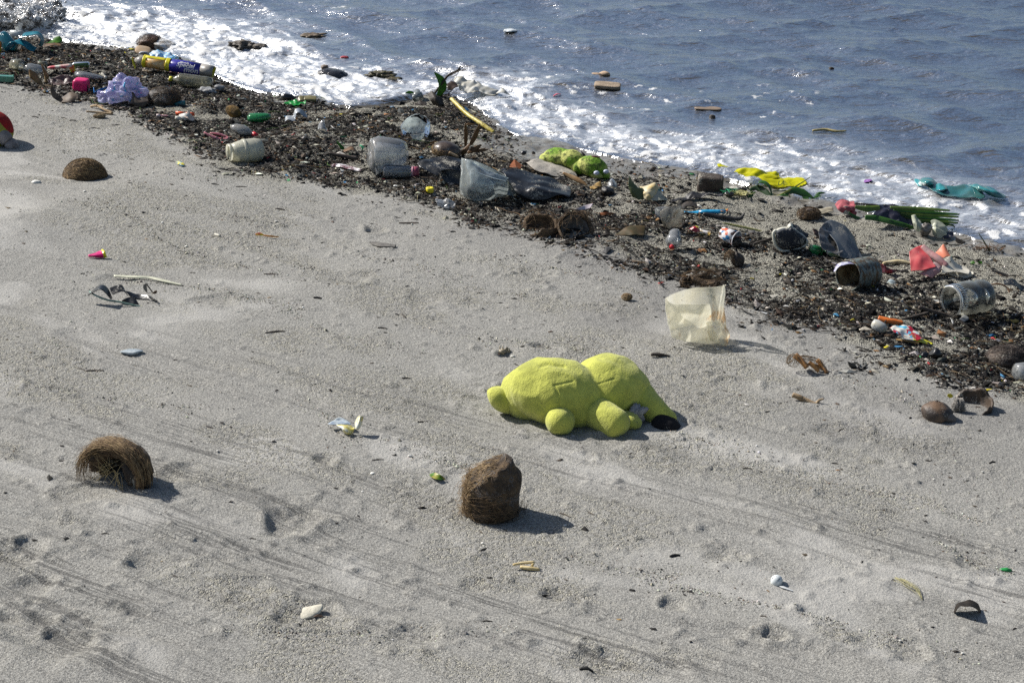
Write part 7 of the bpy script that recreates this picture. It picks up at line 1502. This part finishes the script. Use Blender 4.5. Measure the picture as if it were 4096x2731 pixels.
th.part('chip', stone(F(3698, 1420, .02), (.020, .015, .012), (0, 5, 0), 33), MATS['charcoal'])
th = Thing('plastic_bottle', 'clear bottle base poking in at the right edge', 'bottle', 4085, 1525)
F = th.F
th.part('body', lathe(F(4062, 1490, .0), F(4180, 1480, .06), [(0, 0), (.0, fx(F, 22)), (.06, fx(F, 36)), (.3, fx(F, 38)), (1, fx(F, 36))], 26, dent=(.04, 12, 4)), CLEAR, thick=.0015)
one('driftwood_stick', 'long dark broken stick below the clear jar', 'stick', 3800, 1265, lambda F: tube([F(3675, 1228, .0), F(3740, 1248, .01), F(3800, 1265, .01), F(3855, 1282, .0)], [.008, .009, .009, .007], 8, 22, .12), mat('brown_driftwood', (.06, .045, .035)))
one('driftwood_stick', 'short dark split stick left of the long broken stick', 'stick', 3660, 1280, lambda F: tube([F(3605, 1280, .0), F(3660, 1265, .01), F(3715, 1250, .01)], [.006, .008, .006], 7, 16, .15), DRIFT)
one('stone', 'grey flat stone at the end of the long broken stick', 'stone', 3855, 1290, lambda F: stone(F(3856, 1274, .02), (.028, .025, .014), (0, -8, 0), 44), GREYS)
one('yellow_pebble', 'mustard yellow oval pebble at the right wrack edge', 'stone', 4050, 1292, lambda F: blob(F(4050, 1284, .01), (.030, .018, .010), (0, 4, 0), 3, .1, 2, 6), mat('mustard_pebble', (.36, .25, .06), .6, col2=(.24, .16, .05)))
th = Thing('plastic_sheeting', 'black plastic strip with a bent brown twig at the right edge', 'plastic sheet', 4060, 1165)
F = th.F
th.part('strip', net(F, [[(4015, 1125, .03), (4045, 1118, .05), (4110, 1150, .05)], [(4018, 1138, -.01), (4055, 1145, .0), (4110, 1175, .01)]], (10, 18), (.006, 20), 4), BLACKP, thick=.002)
th.part('twig', tube([F(3965, 1138, .03), F(4000, 1136, .03), F(4028, 1150, .02), F(4038, 1172, .0)], [.003, .004, .003, .003], 6, 18), mat('red_brown_twig', (.16, .085, .04), .6))
one('bark_strip', 'long burnt bark strip on the coarse sand at far right', 'bark', 4020, 1105, lambda F: net(F, [[(3965, 1078, .01), (4000, 1085, .02), (4040, 1105, .02), (4062, 1120, .01)], [(3968, 1084, .0), (3998, 1095, .0), (4035, 1115, .0), (4055, 1126, .0)]], (8, 20), (.006, 30), 3), DRIFT, thick=.004)
th = Thing('shore_weed', 'spiky brown and green weed sprig at the far right waterline', 'weed', 3965, 1008)
F = th.F
th.part('stem', tube([F(3915, 934, .02), F(3938, 970, .01), F(3958, 1005, .0)], [.002, .0035, .005], 6, 12), mat('olive_stem', (.10, .11, .03), .5))
L = []
rg_ = np.random.default_rng(8)
for i in range(20):
    x0 = 3955 + rg_.normal(0, 25); L.append(cr_interp(np.array([F(x0, 1004, .0), F(x0 + rg_.normal(0, 18), 992 - abs(rg_.normal(0, 10)), rg_.normal(0, .02)), F(x0 + rg_.normal(0, 45), 1000 - abs(rg_.normal(0, 8)), rg_.normal(0, .03))]), 8, 0))
th.part('roots', fibres(L, .002), mat('red_brown_twig', (.16, .085, .04)), kind='stuff')
one('green_leaf', 'two small torn green leaf bits on coarse sand at far right', 'leaf', 3905, 1056, lambda F: merge(flat_net([[(3880, 1048, .012), (3895, 1042, .02)], [(3885, 1056, .006), (3902, 1054, .01)]], (6, 8)), flat_net([[(3910, 1046, .014), (3928, 1044, .02)], [(3914, 1054, .006), (3930, 1056, .008)]], (6, 8))), LEAFG, thick=.001)
one('palm_rib', 'straight olive green palm rib lying above the paper cup', 'palm rib', 2970, 920, lambda F: ribbon([F(2892, 892, .0), F(2970, 908, .0), F(3072, 930, .0)], [.002, .006, .006, .002], side=(.1, .6, .6), fold=.3), mat('olive_rib', (.16, .18, .045), .5, col2=(.32, .30, .12)), thick=.002)
one('driftwood_stick', 'thin dark stick leading to the navy shoe', 'stick', 3040, 975, lambda F: tube([F(2985, 985, .0), F(3030, 970, .0), F(3088, 952, .0)], [.004, .005, .004], 6, 12, .15), DRIFT)
one('dead_leaf', 'broad dark green brown leaf in the wrack left of the clear bottle', 'leaf', 2530, 940, lambda F: net(F, [[(2462, 940, .0), (2500, 912, .03), (2545, 902, .05), (2582, 905, .05)], [(2470, 944, -.02), (2510, 930, -.01), (2545, 925, .0), (2580, 935, .01)], [(2490, 944, -.02), (2520, 942, -.03), (2550, 940, -.03), (2576, 940, -.02)]], (14, 20), (.003, 16), 4), mat('dark_olive_leaf', (.055, .045, .016), .5, col2=(.09, .06, .025)), thick=.0015)
one('paper_scrap', 'pale pink card scrap in the wrack above the coconut pair', 'paper', 2330, 838, lambda F: flat_net([[(2302, 836, .015), (2340, 822, .025), (2372, 815, .02)], [(2308, 842, .008), (2342, 838, .012), (2362, 832, .01)]], (8, 14)), mat('pale_pink_card', (.64, .56, .58), .6, speck=.2), thick=.002)
one('bark_strip', 'rust orange leaf strip right of the pale pink card', 'leaf', 2430, 862, lambda F: flat_net([[(2393, 852, .012), (2425, 850, .02), (2465, 853, .015)], [(2398, 860, .006), (2428, 860, .01), (2460, 859, .008)]], (6, 14), (.003, 34), 3), mat('rust_leaf', (.28, .085, .02), .6), thick=.002)
one('teal_scrap', 'tiny teal film scrap on a twig below the black sheet', 'plastic scrap', 2165, 800, lambda F: merge(net(F, [[(2158, 790, .01), (2166, 784, .01)], [(2160, 802, .0), (2172, 796, .0)]], (6, 6)), tube([F(2153, 748, .02), F(2155, 770, .01), F(2158, 792, .0)], .0018, 5, 8)), mat('teal_film', (.04, .24, .22), .4), thick=.001)
# ---- things afloat
FT = mat('tan_foam_block', (.36, .28, .20), .8, col2=(.26, .20, .14), nscale=26, bump=.003)
def afloat(px, py, z=.02):
    p_ = hit(px, py, ground_or_sea); return p_ + np.array([0, 0, z - .012])
one('foam_block', 'tan foam block floating in the open water', 'foam block', 2425, 352, lambda F: rbox(afloat(2430, 345, .016), (.080, .045, .012), (4, 3, -6), 6, 4), FT)
one('foam_scrap', 'jagged pale orange scrap floating behind the tan foam block', 'foam scrap', 2410, 310, lambda F: merge(stone(afloat(2418, 302, .02), (.038, .03, .018), (0, 12, 20), 7), stone(afloat(2385, 296, .012), (.03, .02, .006), (0, 4, 0), 9)), mat('pale_orange_foam', (.46, .33, .22), .7))
one('floating_board', 'flat brownish scrap floating low right of the foam block', 'floating scrap', 2832, 432, lambda F: rbox(afloat(2832, 430, .008), (.080, .04, .005), (0, 2, -4), 4, 3), mat('brown_scum', (.24, .18, .13), .6))
one('floating_stick', 'yellow green stick floating at the right of the open water', 'stick', 3315, 530, lambda F: tube([afloat(3250, 527, .018), afloat(3300, 525, .022), afloat(3345, 531, .02), afloat(3385, 528, .018)], [.006, .008, .007, .004], 7, 14, .1), mat('floating_cane', (.36, .30, .13), .6))
one('floating_debris', 'small dark chunk bobbing above the foam right of centre', 'driftwood', 2850, 475, lambda F: stone(afloat(2850, 472, .018), (.022, .018, .014), (0, 0, 0), 15), DRIFT)
one('floating_debris', 'tiny black chip floating at the far upper right', 'driftwood', 3325, 275, lambda F: stone(afloat(3325, 273, .014), (.02, .018, .007), (0, 0, 0), 16), DRIFT)
one('seaweed_raft', 'long raft of dark seaweed floating above the wrack at upper left', 'seaweed', 970, 192, lambda F: merge(blob(afloat(975, 178, .0), (.095, .06, .028), (0, 4, 0), 4, .5, 3.0, 5), blob(afloat(1035, 185, .01), (.05, .04, .016), (0, 0, 0), 3, .4, 2.6, 6)), mat('wet_seaweed', (.075, .062, .048), .4, col2=(.14, .12, .095), nscale=40, bump=.008, bscale=70))
one('seaweed_raft', 'yellow brown seaweed raft floating left of the leafy twig', 'seaweed', 1530, 312, lambda F: merge(blob(afloat(1525, 302, .012), (.075, .05, .026), (0, 4, 0), 4, .45, 2.6, 8), blob(afloat(1575, 314, .008), (.05, .03, .010), (0, 0, 0), 3, .4, 2.8, 9)), mat('yellow_brown_weed', (.11, .095, .04), .4, col2=(.04, .032, .022), nscale=40, bump=.006, bscale=70))
th = Thing('rock', 'wet dark rock glistening in the foam at upper centre left', 'rock', 1330, 305)
th.part('boulder', blob(afloat(1335, 292, .0), (.095, .07, .034), (0, 8, 0), 5, .10, 1.6, 11), mat('wet_rock', (.022, .022, .026), .2, col2=(.04, .038, .04), nscale=20, spec=.6, bump=.003))
th.part('knob', blob(afloat(1298, 275, .02), (.024, .02, .018), (0, 0, 0), 3, .15, 1.8, 12), mat('tan_knob', (.16, .12, .09), .6))
one('seaweed_raft', 'scrap of tan weed floating far out at upper left centre', 'seaweed', 1260, 148, lambda F: blob(afloat(1255, 144, .01), (.085, .04, .016), (0, 0, 0), 4, .45, 2.6, 14), mat('tan_weed', (.20, .15, .10), .5, col2=(.09, .07, .05), nscale=40))
one('floating_bottle', 'small white plastic piece floating in the open water', 'floating scrap', 2040, 126, lambda F: blob(afloat(2040, 123, .012), (.045, .03, .010), (0, 0, 0), 3, .2, 2, 15), mat('white_float', (.60, .64, .66), .4))
one('floating_bottle', 'small red plastic piece floating left of open water', 'floating scrap', 1380, 232, lambda F: blob(afloat(1378, 230, .012), (.026, .02, .008), (0, 0, 0), 3, .3, 2, 16), mat('red_float', (.40, .06, .07), .4))
one('floating_bottle', 'pink scrap floating right of the white bag in the surf', 'floating scrap', 2230, 385, lambda F: ribbon([afloat(2214, 386, .014), afloat(2228, 382, .02), afloat(2244, 379, .014)], [.004, .008, .003]), mat('pink_float', (.52, .12, .17), .4), thick=.003)
# ---- countable sticks, chips and shells on the open sand
rng = np.random.default_rng(23)
CHIPS = [(140, 466, 30, 0), (255, 470, 22, 0), (290, 480, 28, 0), (465, 498, 34, 1), (375, 510, 26, 0), (395, 512, 16, 0), (515, 538, 22, 0), (420, 615, 18, 0), (527, 636, 24, 0), (520, 730, 24, 0), (690, 575, 26, 0), (1210, 672, 60, 2), (860, 735, 30, 0), (880, 760, 24, 0), (965, 745, 44, 1),
         (1635, 892, 80, 1), (1812, 925, 22, 2), (1590, 868, 24, 0), (1040, 985, 20, 0), (1120, 835, 40, 0), (1085, 1095, 60, 1), (770, 1088, 24, 0), (330, 1092, 16, 2), (1270, 1190, 34, 2), (1100, 1325, 80, 1), (700, 1437, 16, 0), (330, 1475, 50, 1), (380, 1480, 70, 1), (1530, 1310, 40, 0), (1615, 1262, 40, 0), (1625, 1510, 36, 0),
         (1510, 1835, 50, 1), (1690, 1685, 40, 0), (2260, 2055, 62, 1), (2365, 2050, 40, 1), (2700, 2220, 44, 2), (3055, 2460, 30, 1), (2345, 2675, 56, 2), (1950, 2480, 40, 0), (3365, 1715, 30, 0), (3620, 1790, 22, 0), (3970, 1845, 26, 2), (2990, 1870, 36, 0), (3340, 1850, 28, 0), (2900, 1560, 22, 0), (2640, 1640, 26, 0), (3560, 1425, 60, 1), (3620, 1445, 50, 1), (3460, 1402, 44, 1), (3170, 1250, 30, 0), (3280, 1390, 24, 0), (2480, 1050, 30, 0), (2260, 985, 40, 1), (2050, 880, 30, 0), (4060, 2510, 20, 0), (1010, 2150, 28, 0), (420, 2130, 30, 0), (700, 2300, 24, 0), (250, 1840, 30, 0)]
CM = [DRIFT, mat('grey_brown_chip', (.055, .045, .036), .8, col2=(.09, .07, .055)), mat('black_chip', (.012, .011, .010), .6)]
SHELLS = [(145, 728, 44), (338, 765, 14), (745, 985, 16), (870, 940, 26), (650, 890, 14), (1105, 885, 14), (610, 690, 10), (1490, 1892, 26), (1450, 1965, 12), (870, 1802, 12), (1640, 1822, 20), (640, 2050, 10), (1930, 2170, 14), (2260, 2100, 16), (2870, 1395, 14), (3340, 1345, 12), (3050, 1175, 14), (2760, 1400, 10), (3930, 1885, 12), (3735, 1915, 10), (2050, 1425, 22), (3600, 2560, 14), (3850, 2610, 16)]
SHELL = mat('white_shell', (.66, .65, .60), .5, nscale=60)
ANCH = [(340, 680, 'domed coconut half'), (30, 560, 'striped plush'), (400, 450, 'forked stick'), (990, 605, 'milky jar'), (390, 1015, 'pink wrapper scrap'), (480, 1190, 'black rubber scrap'), (590, 1115, 'cream plastic strip'), (525, 1410, 'blue grey feather'), (460, 1880, 'fibrous half husk'), (1385, 1705, 'white and yellow wrapper'),
        (1750, 1908, 'green leaf'), (1960, 1960, 'upright coconut husk'), (2300, 1600, 'lime plush'), (2105, 2265, 'split straw pieces'), (1240, 2448, 'cream flat stone'), (3108, 2325, 'white ball'), (3640, 2350, 'dry grass wisp'), (3870, 2420, 'curled dead leaf'), (3235, 1460, 'bamboo stubs'), (3235, 1600, 'tan forked stick'),
        (2790, 1260, 'standing plastic sheet'), (2505, 1185, 'tan seed husk'), (3820, 1640, 'broken coconuts'), (3640, 1350, 'printed sachet'), (2225, 900, 'coconut pair'), (1065, 940, 'red sweet wrapper'), (1780, 815, 'crushed clear lid'), (720, 655, 'yellow and blue sweet wrapper'), (1532, 980, 'flat grey wood chip'), (2020, 1405, 'small crab'), (4025, 2276, 'green glass chip')]
small = []
for px, py, ln, kd in CHIPS: small.append((px, py, ln, kd, 'thin dark stick' if kd == 1 else 'stubby black chip' if kd == 2 else 'small brown wood chip'))
for px, py, ln in SHELLS: small.append((px, py, ln, 9, 'small white shell bit'))
slots = {}
for k_, (px, py, ln, kd, nm) in enumerate(small):
    d_, ax_, ay_, an_ = min((math.hypot(px - a_[0], (py - a_[1]) * 1.6), *a_) for a_ in ANCH)
    dx_, dy_ = px - ax_, (py - ay_) * 1.6
    way = ('right of' if dx_ > 0 else 'left of') if abs(dx_) > abs(dy_) else ('in front of' if dy_ > 0 else 'behind')
    slots.setdefault((nm, way, an_), []).append((d_, k_))
words = {}
for (nm, way, an_), lst in slots.items():
    for r_, (d_, k_) in enumerate(sorted(lst)):
        words[k_] = (nm if len(lst) == 1 else ('nearest ', 'second nearest ', 'third nearest ', 'fourth nearest ', 'fifth nearest ')[r_] + nm) + ' on the sand ' + way + ' the ' + an_
CM = [DRIFT, mat('grey_brown_chip', (.055, .045, .036), .8, col2=(.09, .07, .055)), mat('black_chip', (.012, .011, .010), .6)]
for i, (px, py, ln, kd, nm) in enumerate(small):
    ang = rng.normal(.15, .35)
    if kd == 9:
        one('shell_bit', words[i], 'shell', px, py, lambda F, i=i, ln=ln, px=px, py=py: stone(hit(px, py, ground, lift=.004), (ln * F.m * .5, ln * F.m * .4, ln * F.m * .2), (0, rng.uniform(-15, 15), 0), 60 + i, 2), SHELL, group='white shell bits on the open sand')
        continue
    def geo(F, ln=ln, ang=ang, kd=kd, i=i, px=px, py=py):
        c_ = hit(px, py, ground, lift=.005); L_ = ln * F.m * .5; d_ = np.array([math.cos(ang), -math.sin(ang), 0]); r_ = max(.0022, ln * F.m * (.16 if kd == 2 else .085 if kd == 0 else .05))
        P_ = np.array([c_ - d_ * L_, c_ + np.array([0, .004, .003]), c_ + d_ * L_]); P_[:, 2] = ground(P_[:, 0], P_[:, 1]) + r_ * .6
        return tube(P_, [r_ * .6, r_, r_ * .45], 7, 8, .22, i)
    one('stick' if kd == 1 else 'wood_chip', words[i], 'stick' if kd == 1 else 'wood chip', px, py, geo, CM[kd], group='loose sticks on the open sand' if kd == 1 else 'loose wood chips on the open sand')
th = Thing('candy_wrapper', 'thin red and yellow twisted sweet wrapper on the middle sand', 'wrapper', 1065, 946)
F = th.F
th.part('red_end', flat_net([[(1020, 935, .012), (1038, 930, .02), (1052, 938, .015)], [(1024, 942, .005), (1040, 943, .006), (1055, 944, .005)]], (8, 10), (.003, 34), 3), MATS['red_foil'], thick=.0012)
th.part('yellow_tail', flat_net([[(1052, 938, .012), (1080, 942, .014), (1115, 946, .008)], [(1055, 944, .005), (1080, 948, .006), (1115, 950, .004)]], (6, 12), (.002, 34), 4), mat('orange_foil', (.62, .25, .03), .35), thick=.0012)
one('wrapper_scrap', 'small yellow and blue sweet wrapper on the upper left sand', 'wrapper', 722, 664, lambda F: flat_net([[(705, 648, .012), (722, 644, .022), (738, 656, .012)], [(708, 656, .006), (724, 662, .01), (738, 664, .006)]], (10, 12), (.004, 36), 3), mat('yellow_blue_print', (.60, .52, .04), .4, col2=(.05, .18, .32), nscale=50), thick=.0012)
one('cigarette_filter', 'small cream filter tip lying on the upper middle sand', 'filter', 870, 942, lambda F: tube([hit(860, 936, ground, lift=.006), hit(880, 944, ground, lift=.006)], .005, 8, 4), mat('cream_filter', (.58, .55, .46), .8))
one('green_scrap', 'tiny green glass chip at the far right foreground', 'glass chip', 4025, 2280, lambda F: stone(hit(4025, 2276, ground, lift=.006), (.024, .012, .006), (0, 5, 0), 71, 2), mat('green_chip', (.03, .28, .07), .3))
# ---- splash in the top left corner
rg_ = np.random.default_rng(31); n = 1500
sx = rg_.normal(120, 75, n); sy = 95 - np.abs(rg_.normal(0, 48, n)) - 20 * np.exp(-((sx - 110) / 50)**2); sdv = rg_.uniform(.0, .45, n)
FS = Frame(120, 130)
pts_ = np.array([FS(a_, b_, c_) for a_, b_, c_ in zip(sx, sy, sdv)])
V0, F0 = ico(1); rr = np.clip(rg_.lognormal(math.log(.0034), .5, n), .0015, .010)
Vd = (V0[None] * rr[:, None, None] * rg_.uniform(.7, 1.4, (n, 1, 3)) + pts_[:, None]).reshape(-1, 3); Fd = (F0[None] + (np.arange(n) * len(V0))[:, None, None]).reshape(-1, 3)
o = emit('splash_drops', (Vd, Fd), mat('spray', (.72, .73, .74), .15, spec=.8), FS.b); o['kind'] = 'stuff'; o['label'] = 'spray of water drops thrown up by a breaking wavelet'; o['category'] = 'spray'
t = NT('wavelet'); P = t.pos()
f_ = t.ramp(t.math('ADD', t.noise(22, 4, .7, P), t.math('MULTIPLY', t.noise(70, 3, .7, P), .4)), .62, .82)
wg = t.n('BsdfPrincipled', {'Base Color': (.10, .085, .07), 'Roughness': .12, 'Specular IOR Level': .6, 'Normal': t.bump(t.noise(40, 3, .7, P), 1, .02)})
wf = t.n('BsdfPrincipled', {'Base Color': (.80, .80, .79), 'Roughness': .5})
WAVELET = t.surf(t.n('MixShader', {0: f_, 1: wg.outputs[0], 2: wf.outputs[0]}).outputs[0])
o = emit('breaking_wavelet', merge(blob(FS(130, 95, .12), (.14, .10, .10), (0, -12, 0), 5, .22, 1.8, 5, .10), blob(FS(40, 80, .2), (.16, .1, .08), (0, 8, 0), 5, .28, 2.0, 6, .10), blob(FS(-40, 60, .3), (.2, .12, .12), (0, 0, 0), 5, .25, 1.8, 7, .1), blob(FS(160, 60, .35), (.16, .1, .09), (0, 0, 0), 5, .3, 2.2, 8, .12)), WAVELET, FS.b); o['kind'] = 'stuff'; o['label'] = 'small breaking wave tumbling brown water and foam'; o['category'] = 'wave'
